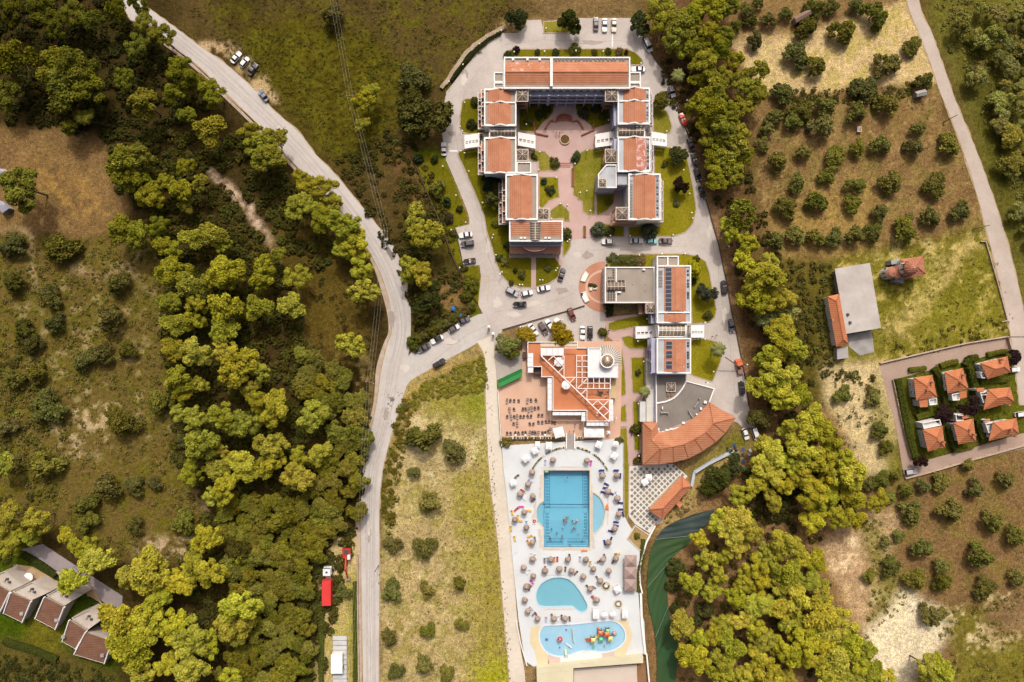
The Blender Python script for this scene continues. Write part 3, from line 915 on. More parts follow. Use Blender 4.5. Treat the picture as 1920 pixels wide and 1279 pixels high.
def gable(t,r,zb,rise,axis,m1,m2=None,name='tile_roof'):
 """pitched clay roof; axis 'x': ridge runs east-west"""
 x0,y0,x1,y1 = r
 e = 0.14
 if axis == 'x':
  ym = (y0 + y1) / 2
  v = [(x0,y0,zb),(x1,y0,zb),(x1,ym,zb + rise),(x0,ym,zb + rise),(x0,y1,zb),(x1,y1,zb)]
 else:
  xm = (x0 + x1) / 2
  v = [(x1,y0,zb),(x1,y1,zb),(xm,y1,zb + rise),(xm,y0,zb + rise),(x0,y0,zb),(x0,y1,zb)]
  if axis == 'y':
   pass
 lo = [(a,b_,c - e) for a,b_,c in v]
 for nm,idx,m_ in (('slope',(0,1,2,3),m1),('slope',(3,2,5,4),m2 or m1)):
  top = [v[i] for i in idx]
  bot = [lo[i] for i in idx]
  part('roof_' + nm,MB().add(top + bot,[(0,1,2,3),(7,6,5,4),(0,4,5,1),(1,5,6,2),(2,6,7,3),(3,7,4,0)]),m_,t)
 mb = MB()
 mb.bar(Vector(v[2]) + Vector((0,0,.03)),Vector(v[3]) + Vector((0,0,.03)),0.34,0.16)
 part('ridge_cap',mb,T_EW if axis == 'x' else T_NS,t)

def peak_wall(t,x0,x1,y,zb,rise,th=0.42,z0=None,name='gable_parapet',m=None):
 """white peaked parapet standing across a roof at y"""
 xm = (x0 + x1) / 2
 z0 = zb - 0.6 if z0 is None else z0
 f = [(x0,z0),(x1,z0),(x1,zb + .4),(xm + 1.9,zb + .5),(xm,zb + rise + .45),(xm - 1.9,zb + .5),(x0,zb + .4)]
 n = len(f)
 vs_ = [(a,y - th / 2,c) for a,c in f] + [(a,y + th / 2,c) for a,c in f]
 fs = [tuple(range(n)),tuple(range(2 * n - 1,n - 1,-1))] + [(i,i + n,(i + 1) % n + n,(i + 1) % n) for i in range(n)]
 part(name,MB().add(vs_,fs),m or WHITE2,t)

def window(t,cx,cy,z,w,h,face,frame=None,name='window'):
 """framed opening on a wall; face: 'n','s','e','w'"""
 d = {'n': (0,1),'s': (0,-1),'e': (1,0),'w': (-1,0)}[face]
 a = (abs(d[1]) * w / 2,abs(d[0]) * w / 2)
 fr = MB()
 o1,o2 = 0.0,0.07
 def bx(mb,u0,u1,za,zb_,d0,d1):
  x = [cx + (u0 if d[1] else 0),cx + (u1 if d[1] else 0)]
  y = [cy + (u0 if d[0] else 0),cy + (u1 if d[0] else 0)]
  if d[0]:
   x = [cx + d[0] * d0,cx + d[0] * d1]
  else:
   y = [cy + d[1] * d0,cy + d[1] * d1]
  mb.box(x[0],y[0],za,x[1],y[1],zb_)
 bx(fr,-w / 2,w / 2,z,z + .08,o1,o2 + .05)
 bx(fr,-w / 2,w / 2,z + h - .08,z + h,o1,o2)
 for u in (-w / 2,-.04,w / 2 - .08):
  bx(fr,u,u + .08,z + .08,z + h - .08,o1,o2)
 f = part(name,fr,frame or WHITE2,t)
 pn = MB()
 bx(pn,-w / 2 + .08,w / 2 - .08,z + .08,z + h - .08,o1,o1 + .03)
 part('pane',pn,DARK,f)

def vault(t,r,zb,rise,axis,n,ribm=None,glass=None):
 """barrel shaped glazed roof light with white ribs; axis 'x': runs east-west"""
 x0,y0,x1,y1 = r
 ang = np.linspace(0.0,math.pi,11)
 if axis == 'x':
  prof = [((y0 + y1) / 2 + (y1 - y0) / 2 * math.cos(a),zb + rise * math.sin(a)) for a in ang]
  mk = lambda u,p: (u,p[0],p[1])
  u0,u1 = x0,x1
 else:
  prof = [((x0 + x1) / 2 + (x1 - x0) / 2 * math.cos(a),zb + rise * math.sin(a)) for a in ang]
  mk = lambda u,p: (p[0],u,p[1])
  u0,u1 = y0,y1
 mb = MB()
 k = len(prof)
 mb.add([mk(u0,p) for p in prof] + [mk(u1,p) for p in prof],[(i,i + 1,k + i + 1,k + i) for i in range(k - 1)] + [tuple(range(k)),tuple(range(2 * k - 1,k - 1,-1))])
 g = part('glazed_vault',mb,glass or GLASSM,t)
 for j in range(n + 1):
  u = u0 + (u1 - u0) * j / n
  mb = MB()
  for p,q in zip(prof[:-1],prof[1:]):
   mb.bar(Vector(mk(u,p)) + Vector((0,0,.05)),Vector(mk(u,q)) + Vector((0,0,.05)),0.11,0.1)
  part('rib',mb,ribm or BEIGEF,g)
 mb = MB()
 mb.bar(mk(u0,(prof[5][0],prof[5][1] + .06)),mk(u1,(prof[5][0],prof[5][1] + .06)),0.2,0.1)
 part('rib',mb,ribm or BEIGEF,g)

def pyramid(t,r,zb,rise,frame=None,legs=None,glass=None):
 """square glazed lantern with eight ribs, on a framed stair tower when legs is given"""
 x0,y0,x1,y1 = r
 xm,ym = (x0 + x1) / 2,(y0 + y1) / 2
 frame = frame or BEIGEF
 g = part('glazed_pyramid',MB().add([(x0,y0,zb),(x1,y0,zb),(x1,y1,zb),(x0,y1,zb),(xm,ym,zb + rise)],[(0,1,4),(1,2,4),(2,3,4),(3,0,4),(3,2,1,0)]),glass or GLASSM,t)
 ap = Vector((xm,ym,zb + rise + .06))
 for x,y in ((x0,y0),(xm,y0),(x1,y0),(x1,ym),(x1,y1),(xm,y1),(x0,y1),(x0,ym)):
  mb = MB()
  mb.bar(Vector((x,y,zb + .06)),ap,0.09,0.1)
  part('rib',mb,frame,g)
 o = [(x0 - .12,y0 - .12),(x1 + .12,y0 - .12),(x1 + .12,y1 + .12),(x0 - .12,y1 + .12)]
 part('eaves_frame',MB().prism(o,zb - .15,zb + .08,[ring(o,.2)]),frame,g)
 if legs is not None:
  mb = MB()
  tw = part('stair_tower',MB().box(x0 + .9,y0 + .9,legs,x1 - .9,y1 - .9,zb - .4),mat('tower_shade_glass',(0.09,0.07,0.055),rough=0.2,spec=0.5),t)
  for x in (x0 + .1,x1 - .1):
   for y in (y0 + .1,y1 - .1):
    part('post',MB().box(x - .12,y - .12,legs,x + .12,y + .12,zb - .15),mat('rust_brown_frame',(0.30,0.17,0.11),var=0.08),t)
  for z in (legs + (zb - legs) * f for f in (0.33,0.66)):
   o = [(x0,y0),(x1,y0),(x1,y1),(x0,y1)]
   part('landing',MB().prism(o,z - .1,z + .1,[ring(o,.8)]),mat('rust_brown_frame',(0.30,0.17,0.11)),t)

def balconies(t,xw,ys,side,floors=2,step=1.0,sh=3.1):
 """stepped balconies on a side wall at world x = xw; ys = (south, north); side -1 west, 1 east. The lower the storey, the deeper the balcony"""
 y0,y1 = ys
 n = max(1,round((y1 - y0) / 3.4))
 for fl in range(floors):
  dep = 1.15 * (floors - fl)
  z = sh * (fl + 1) - 0.6
  for i in range(n):
   a,b_ = y0 + (y1 - y0) * i / n,y0 + (y1 - y0) * (i + 1) / n
   mb = MB().box(xw,a + .02,z - .2,xw + side * dep,b_ - .02,z)
   bl = part('balcony',mb,TERRA,t)
   fr = MB().box(xw + side * (dep - .16),a + .02,z + .002,xw + side * dep,b_ - .02,z + .95)
   part('parapet',fr,WHITE2,bl)
   part('divider',MB().box(xw,a + .05,z + .002,xw + side * (dep - .17),a + .22,z + 1.5),WHITE2,bl)
   door = MB().box(xw,a + .6,z + .002,xw + side * .05,b_ - .6,z + 2.1)
   part('door',door,DARK,bl)
   u = xw + side * (dep - 0.62)
   if fl < floors and random.random() < 0.7:
    yy = a + 0.7 + random.random() * (b_ - a - 1.6)
    part('chair',MB().box(u - .22,yy,z + .002,u + .22,yy + .5,z + .45),random.choice([LAV,WHITE2,DGREY,BROWNF]),bl)

def slot_canopy(name,label,quad,h0=2.9,h1=3.3,flip=False):
 """white sloping entrance canopy with four rectangular openings; quad = photo corners NW, NE, SE, SW at its height"""
 cc = P(sum(p[0] for p in quad) / 4,sum(p[1] for p in quad) / 4,3)
 t = thing(name,label,'canopy',(cc.x,cc.y,0))
 w = [P(*q,3.1) for q in quad]
 lerp2 = lambda u,v: (w[0].lerp(w[1],u)).lerp(w[3].lerp(w[2],u),v)
 us = [0.0]
 for k in range(4):
  us += [0.08 + 0.22 * k,0.08 + 0.22 * k + 0.16]
 us.append(1.0)
 vs_ = [0,0.46,0.60,1]
 mb = MB()
 for i in range(len(us) - 1):
  for j in range(3):
   if j == 1 and i % 2 == 1:
    continue
   q = [lerp2(us[i],vs_[j + 1]),lerp2(us[i + 1],vs_[j + 1]),lerp2(us[i + 1],vs_[j]),lerp2(us[i],vs_[j])]
   q = [(p.x,p.y) for p in q]
   mb.prism(q,3.0,3.3)
   mb.add([(x,y,3.0) for x,y in q],[(3,2,1,0)])
 part('roof_panel',mb,WHITE2,t)
 for k in range(4):
  a,b_ = lerp2(us[1 + 2 * k],.60),lerp2(us[2 + 2 * k],.60)
  part('upstand',MB().bar(Vector((a.x,a.y,3.42)),Vector((b_.x,b_.y,3.42)),0.12,0.22),WHITE2,t)
 for u,v in ((.03,.06),(.97,.06),(.97,.94),(.03,.94)):
  p = lerp2(u,v)
  part('column',MB().box(p.x - .15,p.y - .15,0.03,p.x + .15,p.y + .15,3.0),WHITE2,t)
 return t

HW = 9.6     # eaves height of the three storey wings
# --- north block
r = rect(945,108,1181,167,11)
t = thing('hotel_north_block','long north hotel block with an orange tiled roof and lavender galleries','building',((r[0] + r[2]) / 2,(r[1] + r[3]) / 2,0))
shell(t,r,11)
for i,(a,b_) in enumerate(((948,1031),(1036,1177))):
 q = rect(a,115.5,b_,158,11.3)
 gable(t,(q[0],q[1],q[2],q[3]),11.12,1.15,'x',T_EW,T_EWB if i == 0 else T_EW)
q = rect(1031,108,1036,167,11.4)
part('party_wall',MB().box(q[0],q[1] + .4,10.9,q[2],q[3] - .4,12.75),WHITE2,t)
for px in (962,989,1012):
 p = P(px,111.5,11.2)
 part('vent',MB().box(p.x - .35,p.y - .4,11.06,p.x + .35,p.y + .4,11.5),WHITE2,t)
for px in [1042,1049,1056,1064,1071,1080,1086,1095,1101,1108,1117,1124,1131,1140,1147,1153,1163,1169]:
 p = P(px,111.5,11.2)
 part('roof_light',MB().box(p.x - .33,p.y - .45,11.06,p.x + .33,p.y + .45,11.28),DARK,t)
# galleries on the courtyard side
xa,xb = P(994,0,9).x,P(1134,0,9).x
ys = r[1]
for fl in range(3):
 z = 2.6 + fl * 2.9
 part('gallery_rail',MB().box(xa,ys - 1.55,z,xb,ys - 1.40,z + 0.95),LAV,t)
 part('gallery_floor',MB().box(xa,ys - 1.6,z - .25,xb,ys + .0,z - .002),LAV,t)
 for k in range(11):
  x = xa + (xb - xa) * (k + .5) / 11
  window(t,x,ys,z + .05 if fl < 2 else z + .02,1.1,1.9,'s',name='door')
for k in range(9):
 x = xa + (xb - xa) * k / 8
 wd = 0.9 if k == 2 else 0.38
 part('pier',MB().box(x - wd / 2,ys - 1.85,0,x + wd / 2,ys - 1.61,10.4),LAV,t)
for px0,px1,nm in ((926,945,'west'),(1181,1201,'east')):
 for (a,b_) in ((136,155),(155,167)):
  q = rect(px0,a,px1,b_,9.3)
  if nm == 'west':
   q = (q[0],q[1],r[0] - .06,q[3] if b_ == 155 else q[3] - .06)
  else:
   q = (r[2] + .06,q[1],q[2],q[3] if b_ == 155 else q[3] - .06)
  o = [(q[0],q[1]),(q[2],q[1]),(q[2],q[3]),(q[0],q[3])]
  w_ = part('end_bay',MB().box(q[0],q[1],0,q[2],q[3],9.3),WHITE,t)
  part('parapet',MB().prism(o,9.3,9.75,[ring(o,.35)]),WHITE2,w_)
  i_ = ring(o,.36)
  part('roof_slab',MB().prism(i_,9.3,9.36),CONC,w_)

def wing(label,px,py_s,tile,side,extra=None,h=HW,mats=None,flatm=None,loc=None,bal=True,vaultrange=None):
 """three storey wing. px = (west, east) photo edges of its roof, py_s = list of (north, south) roof sections, tile = (west, east) edges of the clay roof"""
 x0,x1 = px
 n,s_ = py_s[0][0],py_s[-1][1]
 r = rect(x0,n,x1,s_,h)
 t = thing('hotel_wing',label,'building',((r[0] + r[2]) / 2,(r[1] + r[3]) / 2,0))
 shell(t,r,h,top=flatm or CONC)
 tx0,tx1 = P(tile[0],0,h).x,P(tile[1],0,h).x
 for i,(a,b_) in enumerate(py_s):
  ya,yb = P(0,b_,h).y,P(0,a,h).y
  m1,m2 = (mats or [(T_NS,T_NS)] * 9)[i]
  gable(t,(tx0,ya + .22,tx1,yb - .22),h + .1,1.25,'y',m1,m2)
  peak_wall(t,r[0],r[2],yb - .02,h,1.35)
 peak_wall(t,r[0],r[2],P(0,s_,h).y + .02,h,1.35)
 return t,r

# --- west wings
t,r = wing('upper west hotel wing with stepped balconies and worn roof tiles',(908,968),[(168,193),(193,236)],(915,958),-1,mats=[(T_NSB,T_NSB),(T_NS,T_NSB)])
balconies(t,r[0],(P(0,240,5).y,P(0,170,5).y),-1)
for px in (900,):
 part('garden_wall',MB().box(r[0] - 2.3,r[1] - .5,0,r[0],r[1] - .2,3.0),CREAM,t)
q = rect(968,167,990,190,10.6)
t2 = thing('stair_lantern','glass pyramid stair tower in the north west courtyard corner','skylight',((q[0] + q[2]) / 2,(q[1] + q[3]) / 2,0))
pyramid(t2,(q[0] + .1,q[1],q[2],q[3] - .15),10.6,0.8,legs=0.06)
q = rect(917,237,968,259,8.4)
t = thing('hotel_link','glazed barrel vault link joining the two west wings','building',((q[0] + q[2]) / 2,(q[1] + q[3]) / 2,0))
q = (q[0],P(0,258,HW).y + .25,q[2] - .05,P(0,236,HW).y - .3)
shell(t,q,8.0,par=0.3,pw=0.3)
vault(t,(q[0] + .5,q[1] + .9,q[2] - .3,q[3] - .35),8.06,1.25,'x',7)
part('terrace',MB().box(q[0] - 2.2,q[1],0,q[0] - .02,q[3],3.0),CREAM,t)
t,r = wing('middle west hotel wing with patchy bleached roof tiles',(908,968),[(259,325)],(915,958),-1,mats=[(T_NS,T_NSB)])
balconies(t,r[0],(P(0,326,5).y,P(0,266,5).y),-1)
q = rect(968,304,996,325,HW)
q = (r[2] + .06,r[1],q[2],q[3])
w_ = part('side_bay',MB().box(q[0],q[1],0,q[2],q[3],HW - .05),WHITE,t)
o = [(q[0],q[1]),(q[2],q[1]),(q[2],q[3]),(q[0],q[3])]
part('parapet',MB().prism(o,HW - .05,HW + .4,[ring(o,.35)]),WHITE2,w_)
part('roof_slab',MB().prism(ring(o,.36),HW - .05,HW + .03),CONC,w_)
q = rect(968,280,990,303,9.0)
t2 = thing('stair_lantern','glass pyramid with a white stain beside the middle west wing','skylight',((q[0] + q[2]) / 2,(q[1] + q[3]) / 2,0))
pyramid(t2,(r[2] + .2,q[1] + .3,q[2],q[3]),8.9,0.8,legs=0.1)
t,r = wing('south west hotel wing with a plain orange roof',(948,1008),[(328,412)],(956,998),-1)
balconies(t,r[0],(P(0,420,5).y,P(0,340,5).y),-1)
rw_ = r
q = rect(1007,391,1029,413,8.0)
t2 = thing('stair_lantern','glass pyramid at the corner of the south west wing','skylight',((q[0] + q[2]) / 2,(q[1] + q[3]) / 2,0))
pyramid(t2,(r[2] + .15,q[1] + .3,q[2],q[3]),7.9,0.8,legs=0.1)
# head building of the west wing
r = rect(955,413,1055,453,9.0)
r = (r[0],r[1],r[2],min(r[3],rw_[1] - .3))
t = thing('hotel_head_building','south west head building with twin orange roofs and a ribbed glass strip','building',((r[0] + r[2]) / 2,(r[1] + r[3]) / 2,0))
shell(t,r,9.0)
for a,b_ in ((957.5,993),(1014,1052.5)):
 q = rect(a,417,b_,443,9.1)
 part('tile_roof',MB().add([(q[0],q[1],9.12),(q[2],q[1],9.12),(q[2],q[3],9.9),(q[0],q[3],9.9),(q[0],q[1],9.0),(q[2],q[1],9.0),(q[2],q[3],9.0),(q[0],q[3],9.0)],[(0,1,2,3),(0,4,5,1),(1,5,6,2),(2,6,7,3),(3,7,4,0)]),T_EW,t)
q = rect(994.5,418,1012.5,450,9.4)
vault(t,q,9.06,1.0,'y',7)
for px in (977,984,1023,1030):
 p = P(px,446,9.4)
 part('vent',MB().box(p.x - .4,p.y - .25,9.06,p.x + .4,p.y + .25,9.5),WHITE2,t)
ys = r[1]
part('gallery_floor',MB().box(r[0] + .1,ys - 1.0,5.6,r[2] - .1,ys,5.85),LAV,t)
part('gallery_rail',MB().box(r[0] + .1,ys - 1.05,5.85,r[2] - .1,ys - .92,6.8),LAV,t)
mb = MB()
xc = (P(1003,0,6).x)
arc = [(xc + 3.6 * math.sin(a),ys - 1.0 - 1.7 * math.cos(a) * 1.0,6.3) for a in np.linspace(-1.35,1.35,12)]
for p,q in zip(arc[:-1],arc[1:]):
 mb.bar(p,q,0.14,0.5)
part('bow_rail',mb,LAV,t)
part('bow_floor',MB().prism([(a,b_) for a,b_,c in arc][::1] + [(xc,ys - .9)],5.5,5.8),TERRA,t)
for k in range(8):
 x = r[0] + (r[2] - r[0]) * (k + .5) / 8
 window(t,x,ys,6.0,1.3,2.2,'s',name='door')
q = rect(955.5,462,1051.5,475.5,3.3)
pr = MB()
yt = ys - .05
pr.add([(q[0],q[1],3.2),(q[2],q[1],3.2),(q[2],yt,4.6),(q[0],yt,4.6),(q[0],q[1],3.0),(q[2],q[1],3.0),(q[2],yt,3.0),(q[0],yt,3.0)],[(0,1,2,3),(0,4,5,1),(1,5,6,2),(3,7,4,0),(7,6,5,4)])
part('porch_roof',pr,tiles('brown_clay_tiles','Y',A(222,156,122),A(208,140,108)),t)
for k in range(7):
 x = q[0] + .3 + (q[2] - q[0] - .6) * k / 6
 part('porch_post',MB().box(x - .14,q[1] + .1,0.1,x + .14,q[1] + .38,3.0),STEPM,t)

# --- east wings
t,r = wing('upper east hotel wing with a row of roof lights',(1158,1218),[(166,190),(190,233)],(1168,1211),1,flatm=mat('light_roof_membrane',A(205,202,202),A(184,180,178),0.8))
for k,py in enumerate((176,181,187,202,209,215,221)):
 p = P(1214.5,py,HW + .2)
 part('roof_light',MB().box(p.x - .4,p.y - .28,HW + .06,p.x + .4,p.y + .28,HW + .3),DARK if k % 2 else CONC2,t)
balconies(t,r[2],(P(0,233,5).y,P(0,172,5).y),1,floors=2)
for fl in range(3):
 z = 0.6 + fl * 2.95
 part('gallery_rail',MB().box(r[0] - 1.1,r[1],z + 1.6,r[0] - .97,P(0,190,9).y,z + 2.5),LAV,t)
 part('gallery_floor',MB().box(r[0] - 1.12,r[1],z + 1.35,r[0],P(0,190,9).y,z + 1.598),LAV,t)
 for k in range(3):
  window(t,r[0],r[1] + 1.6 + k * 2.6,z + 1.62,1.2,0.95,'w')
q = rect(1135,166,1158,190,10.6)
t2 = thing('stair_lantern','glass pyramid stair tower in the north east courtyard corner','skylight',((q[0] + q[2]) / 2,(q[1] + q[3]) / 2,0))
pyramid(t2,(q[0],q[1],r[0] - .15 - .0,q[3] - .15),10.6,0.8,legs=0.06)
q = (r[0] + .15,P(0,258,HW).y + .25,r[2] - 1.2,r[1] - .3)
t = thing('hotel_link','glazed barrel vault link joining the two east wings','building',((q[0] + q[2]) / 2,(q[1] + q[3]) / 2,0))
shell(t,q,8.0,par=0.3,pw=0.3)
vault(t,(q[0] + .3,q[1] + .8,q[2] - .5,q[3] - .35),8.06,1.25,'x',7)
part('terrace',MB().box(q[2] + .02,q[1],0,q[2] + 1.5,q[3],3.0),CREAM,t)
for k in range(2):
 part('satellite_dish',MB().sphere((q[2] - 2.6 + k * 1.2,q[3] - .25,9.2),0.32,8,5),WHITE2,t)
t,r = wing('middle east hotel wing with one bleached roof slope',(1158,1219),[(258,322)],(1169,1212),1,mats=[(T_NSW,T_NS)],flatm=MATS['light_roof_membrane'])
for k,py in enumerate((270,276,283,289,295,302,308,314)):
 p = P(1214.8,py,HW + .2)
 part('roof_light',MB().box(p.x - .35,p.y - .3,HW + .06,p.x + .35,p.y + .3,HW + .3),DARK if k % 3 else CONC2,t)
balconies(t,r[2],(P(0,322,5).y,P(0,262,5).y),1,floors=2)
for fl in range(3):
 z = 0.6 + fl * 2.95
 part('gallery_rail',MB().box(r[0] - 1.1,r[3] - 4.2,z + 1.6,r[0] - .97,r[3],z + 2.5),LAV,t)
 part('gallery_floor',MB().box(r[0] - 1.12,r[3] - 4.2,z + 1.35,r[0],r[3],z + 1.598),LAV,t)
rme = r
q = rect(1135,280,1158,305,8.6)
t2 = thing('stair_lantern','glass pyramid with brown frame beside the middle east wing','skylight',((q[0] + q[2]) / 2,(q[1] + q[3]) / 2,0))
pyramid(t2,(q[0],q[1],r[0] - .15,q[3]),8.6,0.8,legs=0.1)
# projecting white wing of the east court
z = 8.2
pol = XY([(1121,353),(1121,327),(1136,309),(1156,309),(1156,353)],z)
pol = [(min(x,rme[0] - .1),y) for x,y in pol]
t = thing('white_annex','white flat roofed annex with a chamfered corner in the courtyard','building',(pol[1][0] + 3,pol[0][1] + 3,0))
part('wall',MB().prism(pol,0,z - .02),LAV,t)
part('roof_slab',MB().prism(ring(pol,.35),z - .02,z + .05),MATS['light_roof_membrane'],t)
part('parapet',MB().prism(pol,z - .02,z + .45,[ring(pol,.36)]),WHITE2,t)
q = rect(1122.5,336,1136,351.5,z)
pyramid(t,q,z + .5,0.7)
x0,x1 = pol[0][0],rme[0]
for fl in range(2):
 for k in range(3):
  window(t,x0 + 1.3 + k * 1.9,pol[0][1],1.2 + fl * 3.2,1.2,1.1,'s')
t,r = wing('south east hotel wing with slotted white roof strip',(1178,1238),[(327,412)],(1187,1229),1,flatm=MATS['light_roof_membrane'])
rse = r
for k in range(13):
 p = P(1182.6,338 + 5.6 * k,HW + .2)
 part('roof_light',MB().box(p.x - .62,p.y - .3,HW + .06,p.x + .62,p.y + .3,HW + .26),CONC2 if k < 2 else mat('dull_roof_light',A(150,140,124),var=0.08),t)
for k in range(12):
 p = P(1232.5,332 + 6.4 * k,HW + .2)
 part('roof_light',MB().box(p.x - .3,p.y - .32,HW + .06,p.x + .3,p.y + .32,HW + .28),DARK if k % 2 else CONC2,t)
balconies(t,r[2],(r[1] + .2,r[3] - .5),1,floors=2)
part('south_wall_panel',MB().box(r[0] + 3.2,r[1] - .06,0,r[2] - .2,r[1] - .0,HW - .4),CREAM,t)
for k in range(4):
 window(t,r[0] - .0,r[1] + 5.5 + 2.2 * k,4.6,1.0,1.5,'w')
q = rect(1159,326,1178,347,8.6)
q = (rme[0] + .1,q[1],r[0] - .06,min(q[3],rme[1] - .35))
w_ = part('white_box',MB().box(q[0],q[1],0,q[2],q[3],8.6),LAV,t)
part('roof_slab',MB().box(q[0] + .2,q[1] + .2,8.6,q[2] - .2,q[3] - .2,8.7),MATS['light_roof_membrane'],w_)
for fl in range(2):
 window(t,(q[0] + q[2]) / 2,q[1],1.2 + 3.2 * fl,1.3,1.1,'s')
q = rect(1155,389,1178,412,9.2)
t2 = thing('stair_lantern','glass pyramid at the corner of the south east wing','skylight',((q[0] + q[2]) / 2,(q[1] + q[3]) / 2,0))
pyramid(t2,(q[0],q[1],r[0] - .12,q[3]),9.2,0.8,legs=0.1)
q = (q[0] - 1.0,q[1] - .9,r[0] + 3.0,q[1])
for fl in range(3):
 part('brick_balcony',MB().box(q[0],q[1],2.6 + 2.4 * fl,q[2],q[3] - .3,3.3 + 2.4 * fl),mat('rust_brown_frame',(0.30,0.17,0.11)),t2)
# entrance canopies
slot_canopy('entrance_canopy','white slotted canopy on the outer side of the west link',[(871,254),(899,250),(899,275),(871,279)])
slot_canopy('entrance_canopy','white slotted canopy on the courtyard side of the west link',[(971,248),(1004,254),(1004,279),(971,273)])
slot_canopy('entrance_canopy','white slotted canopy on the courtyard side of the east link',[(1116,252),(1152,246),(1152,272),(1116,277)])
slot_canopy('entrance_canopy','white slotted canopy on the outer side of the east link',[(1221,247),(1250,252),(1250,275),(1221,272)])
slot_canopy('entrance_canopy','white slotted canopy west of the south east block',[(1191.5,612.5),(1226,611),(1226,634),(1191.5,635)])
slot_canopy('entrance_canopy','white slotted canopy east of the south east block',[(1295,610),(1320,610),(1320,633),(1295,633)])

# --- reception and south east block
HR = 6.4
r = rect(1134,501,1231,568,HR)
rb = rect(1231,498,1295,606,HW)
r = (r[0],r[1],rb[0] - .06,r[3])
t = thing('reception_building','reception hall with a wide flat beige roof and glazed vault','building',((r[0] + r[2]) / 2,(r[1] + r[3]) / 2,0))
shell(t,r,HR,pw=.3)
x = P(1155,0,HR).x
part('roof_beam',MB().box(x - .18,r[1] + .4,HR + .06,x + .18,r[3] - .4,HR + .4),WHITE2,t)
q = rect(1138.5,529,1172,546,HR + .5)
vault(t,q,HR + .07,1.1,'x',5)
for i in range(3):
 for j in range(4):
  p = P(1141 + i * 4.9,548.5 + j * 4.4,HR + .1)
  part('roof_light',MB().box(p.x - .24,p.y - .24,HR + .065,p.x + .24,p.y + .24,HR + .2),DARK,t)
for px,py in ((1141,521),(1145.5,521),(1150,521),(1150,507),(1150,511.5),(1150,516.5)):
 p = P(px,py,HR + .1)
 part('roof_light',MB().box(p.x - .24,p.y - .24,HR + .065,p.x + .24,p.y + .24,HR + .2),DARK,t)
for i in range(5):
 p = P(1142 + i * 6.6,526.6,HR + .2)
 part('roof_light',MB().box(p.x - .42,p.y - .2,HR + .065,p.x + .42,p.y + .2,HR + .35),DARK,t)
for px,py,w in ((1161,548,.6),(1207,505.5,.45)):
 p = P(px,py,HR + .5)
 part('air_conditioner',MB().box(p.x - w,p.y - .25,HR + .065,p.x + w,p.y + .25,HR + .75),WHITE2,t)
for px,py in ((1187,532),(1211,532),(1210,544)):
 p = P(px,py,HR + .5)
 part('vent_pipe',MB().tube((p.x,p.y,HR + .06),(p.x,p.y,HR + .6),.1),STEEL,t)
for k in range(6):
 window(t,r[0],r[1] + 1.2 + k * 1.9,1.0,1.5,2.4,'w')
q = rect(1211,563,1234,587,7.4)
t2 = thing('stair_lantern','glass pyramid between the reception and the solar roof','skylight',((q[0] + q[2]) / 2,(q[1] + q[3]) / 2,0))
pyramid(t2,(q[0],q[1],rb[0] - .1,r[1] - .1),7.6,0.8,legs=0.1)
part('brick_balcony',MB().box(q[0] - 1.5,q[1] - .2,0.1,q[0] - .2,r[1] - .1,3.2),mat('rust_brown_frame',(0.30,0.17,0.11)),t2)
r = rb
t = thing('hotel_wing','south east block whose roof carries ten solar panels','building',((r[0] + r[2]) / 2,(r[1] + r[3]) / 2,0))
shell(t,r,HW,top=MATS['light_roof_membrane'])
tx0,tx1 = P(1245,0,HW).x,P(1286,0,HW).x
for a,b_ in ((501,583),(589,604)):
 ya,yb = P(0,b_,HW).y,P(0,a,HW).y
 gable(t,(tx0,ya,tx1,yb),HW + .1,0.9,'y',T_NS,T_NS)
peak_wall(t,r[0],r[2],P(0,586,HW).y,HW,0.9)
SOLAR = mat('solar_cells',(0.035,0.038,0.055),(0.05,0.05,0.07),2,rough=0.25,spec=0.5,var=0.1)
def solar(t,x0,x1,y0,y1,slope_x0,slope_w,zb,rise):
 f = lambda x: zb + rise * (x - slope_x0) / slope_w + .1
 fr = part('solar_panel',MB().add([(x0,y0,f(x0)),(x1,y0,f(x1)),(x1,y1,f(x1)),(x0,y1,f(x0)),(x0,y0,f(x0) - .08),(x1,y0,f(x1) - .08),(x1,y1,f(x1) - .08),(x0,y1,f(x0) - .08)],[(0,1,2,3),(0,4,5,1),(1,5,6,2),(2,6,7,3),(3,7,4,0)]),STEEL,t)
 g = .07
 part('cells',MB().add([(x0 + g,y0 + g,f(x0 + g) + .02),(x1 - g,y0 + g,f(x1 - g) + .02),(x1 - g,y1 - g,f(x1 - g) + .02),(x0 + g,y1 - g,f(x0 + g) + .02)],[(0,1,2,3)]),SOLAR,fr)
sw = (tx1 - tx0) / 2
for k in range(10):
 a = 502 + k * 8.15
 q = rect(1247.5,a,1259,a + 7.7,HW + .4)
 solar(t,q[0],q[2],q[1],q[3],tx0,sw,HW + .1,0.9)
for py in (509,514,520,525.5,531,536.5):
 p = P(1238.5,py,HW + .2)
 part('roof_light',MB().box(p.x - .62,p.y - .3,HW + .06,p.x + .62,p.y + .3,HW + .26),mat('dull_roof_light',A(150,140,124)),t)
for py in (508,515,526,532,537,549,553,558):
 p = P(1290,py,HW + .2)
 part('roof_light',MB().box(p.x - .3,p.y - .3,HW + .06,p.x + .3,p.y + .3,HW + .26),DARK,t)
for z,ln in ((2.6,1.35),(5.8,.7)):
 part('gallery_floor',MB().box(r[2],r[1],z,r[2] + ln,r[3],z + .25),WHITE2,t)
 part('gallery_rail',MB().box(r[2] + ln - .15,r[1],z + .252,r[2] + ln,r[3],z + 1.1),WHITE2,t)
